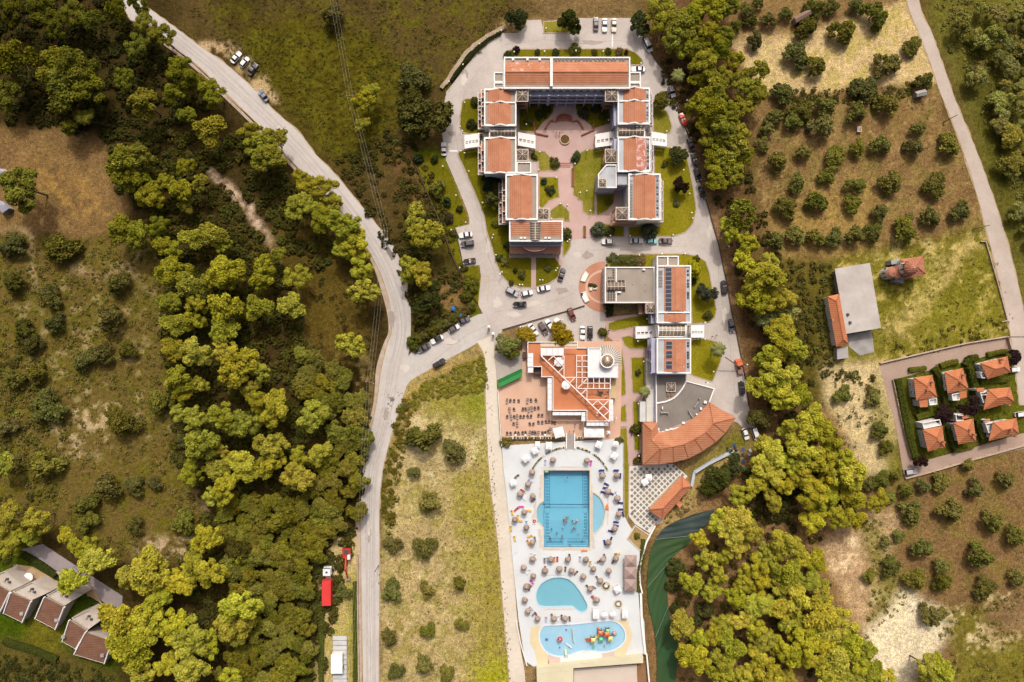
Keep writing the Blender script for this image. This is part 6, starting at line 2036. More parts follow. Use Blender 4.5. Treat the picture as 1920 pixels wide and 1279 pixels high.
# ---------------------------------------------------------------- other buildings
def quadv(pts,z):
 return [Vector(P(a,b_,z)) for a,b_ in pts]

def wallwin(t,p,q,u,z,w,h,out,name='window',fm=None):
 """window on an upright wall from p to q at fraction u; out = outward direction"""
 d = (q - p)
 d.z = 0
 d.normalize()
 c = p.lerp(q,u)
 c = Vector((c.x,c.y,z))
 f = MB()
 o = out * .06
 a,b_ = c - d * w / 2,c + d * w / 2
 f.bar(a + o + Vector((0,0,.04)),b_ + o + Vector((0,0,.04)),.12,.08)
 f.bar(a + o + Vector((0,0,h - .04)),b_ + o + Vector((0,0,h - .04)),.12,.08)
 for s_ in (a + d * .04,c,b_ - d * .04):
  f.bar(s_ + o + Vector((0,0,.08)),s_ + o + Vector((0,0,h - .08)),.08,.12,up=d)
 fo = part(name,f,fm or WHITE2,t)
 g = out * .05
 part('pane',MB().add([a + g + Vector((0,0,.08)),b_ + g + Vector((0,0,.08)),b_ + g + Vector((0,0,h - .08)),a + g + Vector((0,0,h - .08))],[(0,1,2,3)]),DARK,fo)

def hip_roof(t,E,rise,m_,hipm,inset=0.5,over=.45):
 """hip roof over four eaves corners given in order"""
 l1 = ((E[1] - E[0]).length + (E[2] - E[3]).length) / 2
 l2 = ((E[2] - E[1]).length + (E[3] - E[0]).length) / 2
 if l1 >= l2:
  a,b_ = (E[0] + E[3]) / 2,(E[1] + E[2]) / 2
  k = min(.5,l2 / 2 / l1)
  R1,R2 = a.lerp(b_,k),b_.lerp(a,k)
  fs = [(E[0],E[1],R2,R1),(E[1],E[2],R2),(E[2],E[3],R1,R2),(E[3],E[0],R1)]
  hp = [(E[0],R1),(E[3],R1),(E[1],R2),(E[2],R2),(R1,R2)]
 else:
  a,b_ = (E[0] + E[1]) / 2,(E[3] + E[2]) / 2
  k = min(.5,l1 / 2 / l2)
  R1,R2 = a.lerp(b_,k),b_.lerp(a,k)
  fs = [(E[0],E[1],R1),(E[1],E[2],R2,R1),(E[2],E[3],R2),(E[3],E[0],R1,R2)]
  hp = [(E[0],R1),(E[1],R1),(E[2],R2),(E[3],R2),(R1,R2)]
 R1.z = R2.z = E[0].z + rise
 roof = None
 for f in fs:
  f = [Vector(v) for v in f]
  n = (f[1] - f[0]).cross(f[2] - f[0])
  if n.z < 0:
   f = f[::-1]
  n = len(f)
  part('roof_slope',MB().add(f + [v - Vector((0,0,.15)) for v in f],[tuple(range(n)),tuple(range(2 * n - 1,n - 1,-1))] + [(i,i + n,(i + 1) % n + n,(i + 1) % n) for i in range(n)]),m_,t)
 for a,b_ in hp:
  if (a - b_).length > .4:
   part('hip_cap',MB().bar(a + Vector((0,0,.05)),b_ + Vector((0,0,.05)),.24,.12),hipm,t)
 w = ring([(v.x,v.y) for v in E],over)
 part('wall',MB().prism(w,0,E[0].z - .16),CREAM if 'stone' in t.name else WHITE,t)
 return w

TV = tiles('villa_clay_tiles','Y',A(212,134,92),A(198,120,80),0,9)
HIPV = mat('villa_ridge_clay',A(190,112,78),var=.1)

def villa(label,quad,ext=None,terr=None,chim=(),ze=4.7,solar_on=False):
 E = quadv(quad,ze)
 c_ = sum(E,Vector()) / 4
 t = thing('villa',label,'house',(c_.x,c_.y,0))
 w = hip_roof(t,E,1.5,TV,HIPV,over=.7)
 for i in range(4):
  p,q = Vector((*w[i],0)),Vector((*w[(i + 1) % 4],0))
  mid = (p + q) / 2
  out = Vector((mid.x - c_.x,mid.y - c_.y,0)).normalized()
  d = (q - p).normalized()
  out = Vector((d.y,-d.x,0)) * (1 if Vector((d.y,-d.x,0)).dot(out) > 0 else -1)
  for u in (.28,.72):
   for z in (.7,2.9):
    wallwin(t,p,q,u,z,1.0,1.2,out)
 if ext:
  x = quadv(ext,4.2)
  f = x if (x[1] - x[0]).cross(x[2] - x[0]).z > 0 else x[::-1]
  f = [Vector((v.x,v.y,4.2)) for v in f]
  part('lean_to_roof',MB().prism([(v.x,v.y) for v in f],4.0,4.22),TV,t)
  part('lean_to_wall',MB().prism(ring([(v.x,v.y) for v in f],.25),0,4.0),WHITE,t)
 if terr:
  x = [(v.x,v.y) for v in quadv(terr,3.4)]
  tb = part('terrace',MB().prism(x,0,3.3),WHITE,t)
  part('terrace_parapet',MB().prism(x,3.3,4.1,[ring(x,.2)]),WHITE2,tb)
  part('terrace_floor',MB().prism(ring(x,.21),3.3,3.36),mat('pale_terrace_tile',A(232,222,212),var=.06),tb)
  cx_,cy_ = sum(v[0] for v in x) / 4,sum(v[1] for v in x) / 4
  if solar_on:
   part('solar_heater',MB().add([(cx_ - .8,cy_ - .6,3.7),(cx_ + .8,cy_ - .6,3.7),(cx_ + .8,cy_ + .5,4.5),(cx_ - .8,cy_ + .5,4.5),(cx_ - .8,cy_ + .5,3.7),(cx_ + .8,cy_ + .5,3.7)],[(0,1,2,3),(0,3,4),(1,5,2),(3,2,5,4)]),SOLAR,tb)
   part('water_tank',MB().tube((cx_ - .8,cy_ + .7,4.5),(cx_ + .8,cy_ + .7,4.5),.25,n=8),STEEL,tb)
 for px,py in chim:
  p = P(px,py,ze + 1.6)
  ch = part('chimney',MB().box(p.x - .28,p.y - .28,ze + .3,p.x + .28,p.y + .28,ze + 2.0),mat('chimney_stone',A(206,184,160),var=.12),t)
  part('chimney_cap',MB().box(p.x - .36,p.y - .36,ze + 2.0,p.x + .36,p.y + .36,ze + 2.12),HIPV,ch)

villa('north west villa with two chimneys on an orange hip roof',[(1713,708),(1748,703),(1757,744),(1718,751)],[(1723,750),(1739,747),(1740,763),(1725,764)],[(1739,749),(1754,746),(1755,758),(1741,760)],[(1748,717),(1738,731)])
villa('north middle villa with a white corner balcony',[(1771,698),(1805,690),(1816,729),(1777,738)],[(1798,735),(1812,731),(1813,745),(1800,748)],[(1782,739),(1797,736),(1797,750),(1784,751)],[(1807,704),(1801,717)])
villa('north east villa beside the purple tree',[(1838,681),(1889,668),(1895,698),(1852,711)],None,[(1835,698),(1850,696),(1852,709),(1838,709)],[(1879,675),(1847,695)])
villa('east villa with a solar heater on its white terrace',[(1852,730),(1894,726),(1902,753),(1844,769)],[(1830,728),(1845,727),(1846,734),(1832,735)],[(1835,736),(1851,733),(1854,752),(1841,755)],[(1891,759)],solar_on=True)
villa('south east villa with two chimneys by the drive',[(1862,792),(1906,784),(1911,813),(1854,827)],[(1846,787),(1856,785),(1857,790),(1847,792)],[(1845,794),(1863,791),(1865,808),(1851,812)],[(1895,806),(1903,818)])
villa('south west villa with a large white terrace',[(1730,806),(1767,799),(1772,838),(1740,847)],None,[(1727,793),(1760,786),(1763,797),(1730,804)],[(1769,829)])
villa('south middle villa with a chimney pair and small roof terrace',[(1787,793),(1825,785),(1830,827),(1797,833)],[(1803,776),(1818,773),(1820,783),(1805,786)],[(1789,777),(1802,775),(1804,788),(1791,790)],[(1818,806),(1827,815)],solar_on=True)
# villa hedges, walls
VW = mat('villa_wall_stone',A(214,186,160),A(190,160,134),1.2,var=.1)
for pts_,h,w,lb in (([(1650,681),(1740,660),(1810,644),(1889,631)],.9,.35,'stone boundary wall north of the villas'),([(1889,631),(1896,655)],1.2,.35,'short gate wall north east of the villas'),([(1697,897),(1740,886),(1830,860),(1960,824)],.8,.45,'stone boundary wall south of the villas'),([(1674,712),(1690,790),(1708,858)],1.0,.2,'fence wall west of the villas'),([(1838,453),(1848,453),(1870,530),(1889,601),(1878,604)],.6,.25,'low bracket shaped wall of the churchyard')):
 mb = MB()
 for a,b_ in zip(pts_[:-1],pts_[1:]):
  mb.bar(P(*a,h / 2),P(*b_,h / 2),w,h)
 solo('boundary_wall',mb,VW,lb,'wall')

# brown roofed cottages
BRT = tiles('brown_roof_tiles','Y',A(158,114,90),A(142,100,78),0,4)
BEI = mat('beige_render',A(214,196,178),A(196,176,158),.8,var=.06)
def cottage(label,roof,terr,chim=None,zt=6.2,zl=3.4):
 """roof = high edge west, high edge east, low edge east, low edge west; the flat white terrace backs on to the high edge"""
 hi = quadv(roof[:2],zt)
 lo = quadv(roof[2:],zl)
 E = [hi[0],hi[1],lo[0],lo[1]]
 c_ = sum(E,Vector()) / 4
 t = thing('cottage',label,'house',(c_.x,c_.y,0))
 part('roof_slope',MB().add([E[3],E[2],E[1],E[0]] + [v - Vector((0,0,.2)) for v in (E[3],E[2],E[1],E[0])],[(0,1,2,3),(7,6,5,4),(0,4,5,1),(1,5,6,2),(2,6,7,3),(3,7,4,0)]),BRT,t)
 for a,b_ in ((E[0],E[3]),(E[1],E[2])):
  part('rake_wall',MB().bar(a + Vector((0,0,-.1)),b_ + Vector((0,0,-.1)),.32,.75),WHITE2,t)
 part('gutter',MB().bar(E[3] - Vector((0,0,.1)),E[2] - Vector((0,0,.1)),.2,.2),WHITE2,t)
 w = ring([(v.x,v.y) for v in (E[3],E[2],E[1],E[0])],.2)
 part('wall',MB().prism(w,0,zl - .3),BEI,t)
 mb = MB()
 wv = [Vector((*p,0)) for p in w]
 mb.add([(wv[0].x,wv[0].y,zl - .3),(wv[1].x,wv[1].y,zl - .3),(wv[2].x,wv[2].y,zl - .3),(wv[3].x,wv[3].y,zl - .3),(wv[2].x,wv[2].y,zt - .25),(wv[3].x,wv[3].y,zt - .25)],[(2,3,5,4),(1,2,4),(3,0,5)])
 part('gable_wall',mb,BEI,t)
 if terr:
  x = [(v.x,v.y) for v in quadv(terr,zt - .6)]
  tb = part('upper_terrace',MB().prism(x,0,zt - .7),BEI,t)
  part('parapet',MB().prism(x,zt - .7,zt - .2,[ring(x,.25)]),BEI,tb)
  part('terrace_floor',MB().prism(ring(x,.26),zt - .7,zt - .62),BEI,tb)
  c2 = [sum(v[0] for v in x) / len(x),sum(v[1] for v in x) / len(x)]
  for dx,dy in ((-.9,.2),(.8,-.3),(.1,.7)):
   part('roof_box',MB().box(c2[0] + dx - .4,c2[1] + dy - .25,zt - .62,c2[0] + dx + .4,c2[1] + dy + .25,zt - .1),DGREY if dx > 0 else BEI,tb)
 if chim:
  p = P(*chim,zl + 1.2)
  ch = part('chimney',MB().box(p.x - .45,p.y - .4,zl - .5,p.x + .45,p.y + .4,zl + 1.6),mat('chimney_stone',A(206,184,160)),t)
  part('chimney_cap',MB().box(p.x - .55,p.y - .5,zl + 1.6,p.x + .55,p.y + .5,zl + 1.75),CONC2,ch)

cottage('westernmost brown roofed cottage cut by the left edge',[(-25,1085),(18,1111),(0,1148),(-40,1125)],[(-20,1083),(10,1070),(46,1096),(20,1108)])
cottage('second brown roofed cottage from the left edge',[(20,1112),(58,1128),(42,1167),(7,1150)],[(24,1108),(62,1090),(97,1108),(60,1125)],(42,1150))
cottage('middle brown roofed cottage with a white parapet',[(83,1120),(120,1139),(104,1180),(66,1160)],[(88,1115),(118,1099),(155,1115),(122,1135)],(107,1162))
cottage('brown roofed cottage behind the easternmost one',[(130,1163),(162,1184),(142,1217),(117,1203)],[(135,1158),(168,1142),(200,1155),(166,1180)],(120,1193))
cottage('easternmost brown roofed cottage under the pines',[(160,1186),(210,1203),(196,1244),(139,1227)],None,(193,1228))
TAN = mat('tan_patio',A(206,172,132),A(188,152,112),.8,var=.1)
for pts_,lb in (([(24,1058),(60,1062),(112,1092),(108,1104),(60,1088),(30,1078)],'tan patio behind the middle cottages'),([(155,1100),(172,1098),(200,1148),(176,1140)],'tan patio behind the eastern cottages')):
 solo('patio',MB().prism(XY(pts_),0,.08),TAN,lb,'patio',kind='structure')
round_umbrella(52,1083,1.5,'white umbrella on the patio behind the cottages',.08)
solo('garden_wall',MB().bar(P(113,1075,.5),P(117,1100,.5),.4,1.0).bar(P(100,1072,.5),P(114,1076,.5),.4,1.0),VW,'stone wall stub between the cottage patio and the drive','wall')

# chapel
t = thing('chapel','white chapel with red tiled domes in the meadow','church',P(1700,506,0))
RT = tiles('red_clay_tiles','Y',A(196,132,104),A(182,116,90),0,6)
E = quadv([(1687,487),(1730,480),(1736,514),(1694,525)],5.5)
hip_roof(t,E,1.3,RT,HIPV,over=.35)
c_ = P(1709,502,9)
cz = lambda r_,n=16: [(c_.x + r_ * math.cos(2 * math.pi * i / n),c_.y + r_ * math.sin(2 * math.pi * i / n)) for i in range(n)]
dr = part('drum',MB().prism(cz(2.1),5.6,8.4),WHITE,t)
dm = part('dome',MB().lathe([(2.35,8.3),(2.2,8.9),(1.6,9.6),(.8,10.0),(.08,10.2)],20,(c_.x,c_.y,0)),RT,t,smooth=True)
for k in range(12):
 a = 2 * math.pi * k / 12
 mb = MB()
 pr = [(2.38,8.34),(2.23,8.95),(1.63,9.65),(.8,10.06)]
 for (r0,z0),(r1,z1) in zip(pr[:-1],pr[1:]):
  mb.bar((c_.x + r0 * math.cos(a),c_.y + r0 * math.sin(a),z0),(c_.x + r1 * math.cos(a),c_.y + r1 * math.sin(a),z1),.1,.08)
 part('dome_rib',mb,HIPV,dm)
for k in range(8):
 a = 2 * math.pi * k / 8 + .2
 part('drum_window',MB().box(c_.x + 2.1 * math.cos(a) - .18,c_.y + 2.1 * math.sin(a) - .18,6.6,c_.x + 2.1 * math.cos(a) + .18,c_.y + 2.1 * math.sin(a) + .18,8.0),DARK,dr)
part('cross',MB().box(c_.x - .05,c_.y - .05,10.2,c_.x + .05,c_.y + .05,11.2).box(c_.x - .3,c_.y - .05,10.75,c_.x + .3,c_.y + .05,10.85),WHITE2,t)
E = quadv([(1676,499),(1690,496),(1693,520),(1679,523)],4.6)
for v in ([E[0],E[3],(E[3] + E[2]) / 2 + Vector((0,0,.9)),(E[0] + E[1]) / 2 + Vector((0,0,.9))],[(E[0] + E[1]) / 2 + Vector((0,0,.9)),(E[3] + E[2]) / 2 + Vector((0,0,.9)),E[2],E[1]]):
 part('nave_roof',MB().add(v + [p - Vector((0,0,.15)) for p in v],[(0,1,2,3),(7,6,5,4),(0,4,5,1),(1,5,6,2),(2,6,7,3),(3,7,4,0)]),RT,t)
part('nave_wall',MB().prism(ring([(v.x,v.y) for v in E],.2),0,4.5),WHITE,t)
for a,b_,zz in (((1671,492),(1688,489),3.4),((1679,523),(1694,527),3.4)):
 q = [P(a[0],a[1],zz),P(b_[0],b_[1],zz)]
 part('side_aisle',MB().bar(q[0] - Vector((0,0,1.7)),q[1] - Vector((0,0,1.7)),1.4,3.4),mat('slate_grey_roof',A(176,172,170),var=.06),t)
c2 = P(1674,511,4.4)
part('apse_wall',MB().lathe([(1.9,0),(1.9,4.0)],14,(c2.x,c2.y,0)),WHITE,t)
part('apse_roof',MB().lathe([(2.0,4.0),(1.4,4.7),(.1,5.2)],14,(c2.x,c2.y,0)),RT,t)
for k in range(3):
 a = math.pi * (.75 + .25 * k)
 part('apse_window',MB().box(c2.x + 1.9 * math.cos(a) - .1,c2.y + 1.9 * math.sin(a) - .2,1.6,c2.x + 1.9 * math.cos(a) + .1,c2.y + 1.9 * math.sin(a) + .2,3.0),DARK,t)

# unfinished concrete hall
t = thing('concrete_hall','unfinished hall with a bare concrete slab roof beside the meadow','building',P(1608,560,0))
o = [(v.x,v.y) for v in quadv([(1587,626),(1652,615),(1631,493),(1565,504)],4.0)]
part('roof_slab',MB().prism(o,3.7,4.0).add([(x,y,3.7) for x,y in o],[(3,2,1,0)]),mat('weathered_slab',A(212,198,186),A(190,174,162),.5,var=.1,spots=(.5,.6,.75,A(168,148,134))),t)
i_ = ring(o,.8)
part('wall',MB().prism(i_,0,3.69),mat('raw_concrete',A(150,138,128),var=.12),t)
for px,py in ((1590,590),(1594,605)):
 p = P(px,py,4.2)
 part('debris',MB().box(p.x - .5,p.y - .3,4.0,p.x + .5,p.y + .3,4.25).box(p.x - .2,p.y - .6,4.0,p.x + .1,p.y + .5,4.35),DGREY,t)
t = thing('tiled_shed','narrow shed with an orange hip roof against the concrete hall','shed',P(1570,600,0))
hip_roof(t,quadv([(1551,556),(1574,551),(1591,645),(1568,651)],3.9),1.3,TV,HIPV,over=.4)
p = P(1560,600,4.6)
part('chimney',MB().box(p.x - .25,p.y - .25,4.0,p.x + .25,p.y + .25,5.3),CONC2,t)
q = quadv([(1569,653),(1590,650),(1591,671),(1570,674)],2.6)
part('lean_to',MB().prism([(v.x,v.y) for v in q],0,2.6),mat('zinc_sheet',A(188,176,168),var=.1),t)
solo('concrete_apron',MB().prism(XY([(1588,628),(1634,620),(1639,660),(1612,667),(1592,650)]),0,.12),CONC2,'broken concrete apron south of the unfinished hall','apron',kind='structure')

# sheds and huts
def hut(label,quad,z,m_,wallm=None,cat='hut',name='hut',rise=.5):
 E = quadv(quad,z)
 c_ = sum(E,Vector()) / 4
 t = thing(name,label,cat,(c_.x,c_.y,0))
 if (E[1] - E[0]).cross(E[2] - E[0]).z < 0:
  E = E[::-1]
 a,b_ = (E[0] + E[3]) / 2 + Vector((0,0,rise)),(E[1] + E[2]) / 2 + Vector((0,0,rise))
 for f in ((E[0],E[1],b_,a),(a,b_,E[2],E[3])):
  f = [Vector(v) for v in f]
  part('roof',MB().add(f + [v - Vector((0,0,.08)) for v in f],[(0,1,2,3),(7,6,5,4),(0,4,5,1),(1,5,6,2),(2,6,7,3),(3,7,4,0)]),m_,t)
 part('wall',MB().prism(ring([(v.x,v.y) for v in E],.2),0,z - .05),wallm or CONC2,t)
 q = (E[0] + E[1]) / 2
 part('door',MB().box(q.x - .4,q.y - .25 + .3,0,q.x + .4,q.y - .2 + .3,min(2,z - .3)),BROWNF,t)
hut('brown roofed shed among the northern olives',[(1488,32),(1517,17),(1522,26),(1493,43)],2.6,mat('brown_sheet',A(150,118,100),var=.1))
hut('grey hut under the tree by the narrow road',[(1716,172),(1735,167),(1738,178),(1719,182)],2.2,mat('zinc_sheet',A(188,176,168)))
hut('corrugated roof at the left edge below the pine',[(-12,372),(6,378),(18,390),(4,400)],2.6,mat('pale_corrugated',A(176,170,178),var=.08))
hut('pale roof corner at the left edge beside the pine',[(-20,312),(12,318),(18,328),(-16,332)],2.6,mat('pale_corrugated',A(176,170,178)))
p = P(1612,242,1)
t = thing('beehive_box','small white box with a red stripe among the olives','box',(p.x,p.y,0))
part('body',MB().box(p.x - .7,p.y - .9,0,p.x + .7,p.y + .9,.9),mat('offwhite_board',A(214,196,176),var=.08),t)
part('stripe',MB().box(p.x + .1,p.y - .6,.9,p.x + .4,p.y + .6,.96),mat('dull_red',A(170,80,60)),t)
part('slot',MB().box(p.x - .3,p.y - .5,.9,p.x - .1,p.y + .2,.95),DARK,t)

# walls and fences of the hotel grounds
STN = mat('rubble_stone',A(196,170,140),A(160,134,108),1.6,var=.18)
pts_ = smooth_line([(828,166),(842,146),(857,124),(872,103),(892,84),(918,66),(948,50)],4)
t = thing('retaining_wall','broad pale stone wall curving round the north west of the loop road','wall',P(880,100,0))
for k,(a,b_) in enumerate(zip(pts_[:-1],pts_[1:])):
 dx = random.uniform(-.12,.12)
 d = (P(*b_) - P(*a)).normalized()
 s_ = Vector((-d.y,d.x,0)) * dx
 part('wall_section',MB().bar(P(*a,.5) + s_,P(*b_,.5) + s_,random.uniform(1.15,1.4),1.0),STN,t)
DF = mat('brown_fence',A(104,76,60),var=.12)
for pts_,h,lb in (([(1205,70),(1226,108),(1250,140),(1262,178),(1275,212),(1290,252),(1301,300),(1315,345),(1331,400),(1348,460),(1361,522),(1372,585),(1381,625),(1391,675),(1398,712),(1404,760)],.45,'thin brown edging wall along the east side of the loop road'),
     ([(772,292),(795,347),(820,404),(850,484),(880,548),(896,568)],.8,'thin brown fence below the sloping west lawn'),
     ([(942,618),(980,607),(1020,595),(1060,584),(1096,573)],.5,'straight brown dividing wall beside the car park'),
     ([(853,427),(861,462),(869,501)],.3,'brown timber kerb behind the three bay car park')):
 mb = MB()
 for a,b_ in zip(pts_[:-1],pts_[1:]):
  mb.bar(P(*a,h / 2),P(*b_,h / 2),.28,h)
 solo('edging_wall',mb,DF,lb,'wall')
for px,py,lb in ((916.5,613,'north white gate pillar at the hotel entrance'),(924.5,626,'south white gate pillar at the hotel entrance')):
 p = P(px,py,2.6)
 t = thing('gate_pillar',lb,'pillar',(p.x,p.y,0))
 part('shaft',MB().box(p.x - .32,p.y - .32,0,p.x + .32,p.y + .32,2.5),WHITE,t)
 part('cap',MB().add([(p.x - .45,p.y - .45,2.5),(p.x + .45,p.y - .45,2.5),(p.x + .45,p.y + .45,2.5),(p.x - .45,p.y + .45,2.5),(p.x,p.y,2.8)],[(0,1,4),(1,2,4),(2,3,4),(3,0,4),(3,2,1,0)]),WHITE2,t)
# pale channel wall and the netted creek
mb = MB()
pts_ = [(1366,850),(1330,868),(1301,886),(1296,912)]
for a,b_ in zip(pts_[:-1],pts_[1:]):
 mb.bar(P(*a,.6),P(*b_,.6),.9,1.2)
solo('channel_wall',mb,mat('pale_grey_concrete',A(206,206,208),var=.07),'pale grey channel wall behind the restaurant','wall')
cl = smooth_line([(1296,965),(1252,984),(1232,1005),(1219,1035),(1213,1080),(1215,1130),(1224,1170),(1230,1210),(1231,1250),(1231,1400)],5)
cr = smooth_line([(1340,954),(1322,986),(1301,1000),(1290,1018),(1264,1040),(1254,1058),(1250,1100),(1256,1160),(1270,1215),(1255,1400)],5)
nn = min(len(cl),len(cr))
mbs = [MB(),MB()]
NX = 7
rows = []
for i in range(nn):
 a,b_ = P(*cl[i]),P(*cr[i])
 rw_ = []
 for j in range(NX + 1):
  u = j / NX
  p = a.lerp(b_,u)
  rw_.append((p.x,p.y,.55 - .3 * math.sin(math.pi * u) + .12 * math.sin(i * 1.7 + j * .9) + .05 * math.sin(i * 4.1)))
 rows.append(rw_)
for i in range(nn - 1):
 k = 0 if i < 11 else 1
 for j in range(NX):
  mbs[k].add([rows[i][j],rows[i][j + 1],rows[i + 1][j + 1],rows[i + 1][j]],[(3,2,1,0)])
t = thing('creek_net','green shade net stretched over the creek bed','net',P(1240,1090,0))
part('grey_net',mbs[0],mat('grey_green_net',A(74,84,78),A(58,70,66),.5,var=.12),t,label='faded grey upper stretch of the net')
part('green_net',mbs[1],mat('dark_green_net',A(64,84,48),A(58,92,52),.4,var=.12),t)
for i in (11,22,33):
 a,b_ = rows[i][0],rows[i][-1]
 part('cable',MB().bar(Vector(a) + Vector((0,0,.12)),Vector(b_) + Vector((0,0,.12)),.08,.06),STEEL,t)
# ---------------------------------------------------------------- vehicles
PAINT = {}
for k,c_ in {'white': (0.62,0.62,0.62),'silver': (0.34,0.34,0.36),'dark grey': (0.075,0.072,0.08),'black': (0.022,0.021,0.022),'dark red': (0.13,0.035,0.03),'red': (0.52,0.05,0.03),'turquoise': (0.18,0.42,0.44),'cream': (0.55,0.54,0.42),'brown': (0.10,0.075,0.07),'grey blue': (0.16,0.18,0.22),'orange': (0.55,0.13,0.05)}.items():
 PAINT[k] = mat('car_paint_' + k.replace(' ','_'),c_,var=.04,rough=.32,spec=.5)
AUTOG = mat('car_glass',(0.018,0.018,0.02),rough=.08,spec=.6,var=.05)
LAMPM = mat('lamp_glass',(0.6,0.6,0.6),rough=.15,spec=.6)
TAILM = mat('tail_lamp',(0.3,0.02,0.02),rough=.3)
HUB = mat('wheel_rim',(0.3,0.3,0.31),metal=.6,rough=.35)

def outline(L,W,f=.55,r_=.5):
 """plan outline of a car body with rounded nose and tail, front at +x"""
 h,w = L / 2,W / 2
 return [(-h + .05,-w * .72),(-h + .3,-w * .95),(-h + .8,-w),(h - 1.0,-w),(h - .4,-w * .94),(h - .08,-w * .62),(h,0),(h - .08,w * .62),(h - .4,w * .94),(h - 1.0,w),(-h + .8,w),(-h + .3,w * .95),(-h + .05,w * .72),(-h,0)]

def ringmesh(layers):
 mb = MB()
 n = len(layers[0][0])
 for pts_,z in layers:
  mb.v += [(x,y,z if not callable(z) else z(x)) for x,y in pts_]
 for k in range(len(layers) - 1):
  for i in range(n):
   j = (i + 1) % n
   mb.f.append((k * n + i,k * n + j,(k + 1) * n + j,(k + 1) * n + i))
   mb.m.append(0)
 mb.f.append(tuple((len(layers) - 1) * n + i for i in range(n)))
 mb.m.append(0)
 return mb

CARM = {}

def car_meshes(kind):
 if kind in CARM:
  return CARM[kind]
 L,W,ws,rs,wr,rr,zt = {'sedan': (4.5,1.78,.75,-1.55,.15,-.95,1.43),'hatch': (3.95,1.72,.8,-1.75,.2,-1.35,1.48),'suv': (4.5,1.86,.95,-2.05,.35,-1.75,1.68),'van': (4.9,1.92,1.35,-2.3,.75,-2.1,1.95),'cabrio': (4.2,1.74,.6,-.9,.2,-.6,1.2)}[kind]
 o = outline(L,W)
 sc = lambda k,kx=1.0: [(x * kx,y * k) for x,y in o]
 hood = lambda x: .86 + .06 * (1 - abs(x) / (L / 2)) - (.14 if x > L / 2 - .35 else 0) - (.1 if x < -L / 2 + .2 else 0)
 body = ringmesh([(sc(.94),.22),(sc(1.0),.42),(sc(1.0),.68),(sc(.95,.985),hood)])
 wb,wt = W * .46,W * .37
 zb = .9
 g = {}
 B = [(ws,-wb,zb),(ws,wb,zb),(rs,wb,zb),(rs,-wb,zb)]
 T = [(wr,-wt,zt),(wr,wt,zt),(rr,wt,zt),(rr,-wt,zt)]
 if kind == 'cabrio':
  roof = MB().box(-1.5,-wb,zb - .05,-.9,wb,zb + .1)
  seats = MB().box(-.5,-.6,.75,.1,-.1,1.05).box(-.5,.1,.75,.1,.6,1.05)
 else:
  m_ = .05
  roof = MB().add([(wr + .02,-wt,zt),(wr + .02,wt,zt),(rr,wt,zt),(rr,-wt,zt),(wr - .2,-wt * .8,zt + .06),(wr - .2,wt * .8,zt + .06),(rr + .2,wt * .8,zt + .06),(rr + .2,-wt * .8,zt + .06)],[(4,5,6,7),(0,1,5,4),(1,2,6,5),(2,3,7,6),(3,0,4,7)])
 g['windscreen'] = MB().add([B[0],B[1],T[1],T[0]],[(0,1,2,3)])
 g['rear_window'] = MB().add([B[2],B[3],T[3],T[2]],[(0,1,2,3)])
 sl = MB().add([B[3],B[0],T[0],T[3]],[(0,1,2,3)])
 sr = MB().add([B[1],B[2],T[2],T[1]],[(0,1,2,3)])
 R_ = {'L': L,'W': W,'body': body,'roof': roof,'g': g,'sl': sl,'sr': sr,'kind': kind}
 whl = MB().tube((0,-.1,.31),(0,.1,.31),.31,n=12)
 R_['wheel'] = mesh('wheel',whl,BLACK)
 R_['rim'] = mesh('rim',MB().tube((0,-.11,.31),(0,.11,.31),.19,n=8),HUB)
 for k,v in g.items():
  R_[k] = mesh(k,v,AUTOG)
 R_['sw'] = [mesh('side_window',sl,AUTOG),mesh('side_window',sr,AUTOG)]
 if kind == 'cabrio':
  R_['seats'] = mesh('seats',seats,mat('tan_leather',(0.5,0.4,0.3)))
 R_['hl'] = mesh('headlight',MB().box(-.1,-.16,.6,.1,.16,.76),LAMPM)
 R_['tl'] = mesh('tail_light',MB().box(-.05,-.18,.62,.05,.18,.8),TAILM)
 R_['bp'] = {}
 CARM[kind] = R_
 return R_

def car(px,py,ang,kind,paint,label=None,roofp=None,group='parked cars'):
 M_ = car_meshes(kind)
 p = P(px,py,1.0)
 t = thing('parked_car',None,None,(p.x,p.y,.03),rz=R(ang))
 key = (paint,roofp)
 if key not in M_['bp']:
  M_['bp'][key] = (mesh('body',M_['body'],PAINT[paint]),mesh('roof',M_['roof'],AUTOG if roofp == 'glass' else PAINT[roofp or paint]))
 b_,rf = M_['bp'][key]
 bo = link('body',b_,t)
 link('roof',rf,t)
 if kind == 'cabrio':
  link('seats',M_['seats'],t)
 else:
  link('rear_window',M_['rear_window'],t)
  for s_ in M_['sw']:
   link('side_window',s_,t)
 link('windscreen',M_['windscreen'],t)
 L,W = M_['L'],M_['W']
 for x in (L * .31,-L * .3):
  for y in (-W / 2 + .1,W / 2 - .1):
   w_ = link('wheel',M_['wheel'],t,(x,y,0))
   link('rim',M_['rim'],w_)
 for y in (-W * .33,W * .33):
  link('headlight',M_['hl'],t,(L / 2 - .16,y,0))
  link('tail_light',M_['tl'],t,(-L / 2 + .05,y,0))
 if label:
  tag(t,label,'car',group)
 else:
  auto(t,paint + ' parked car',paint + ' car',px,py,'car',group)

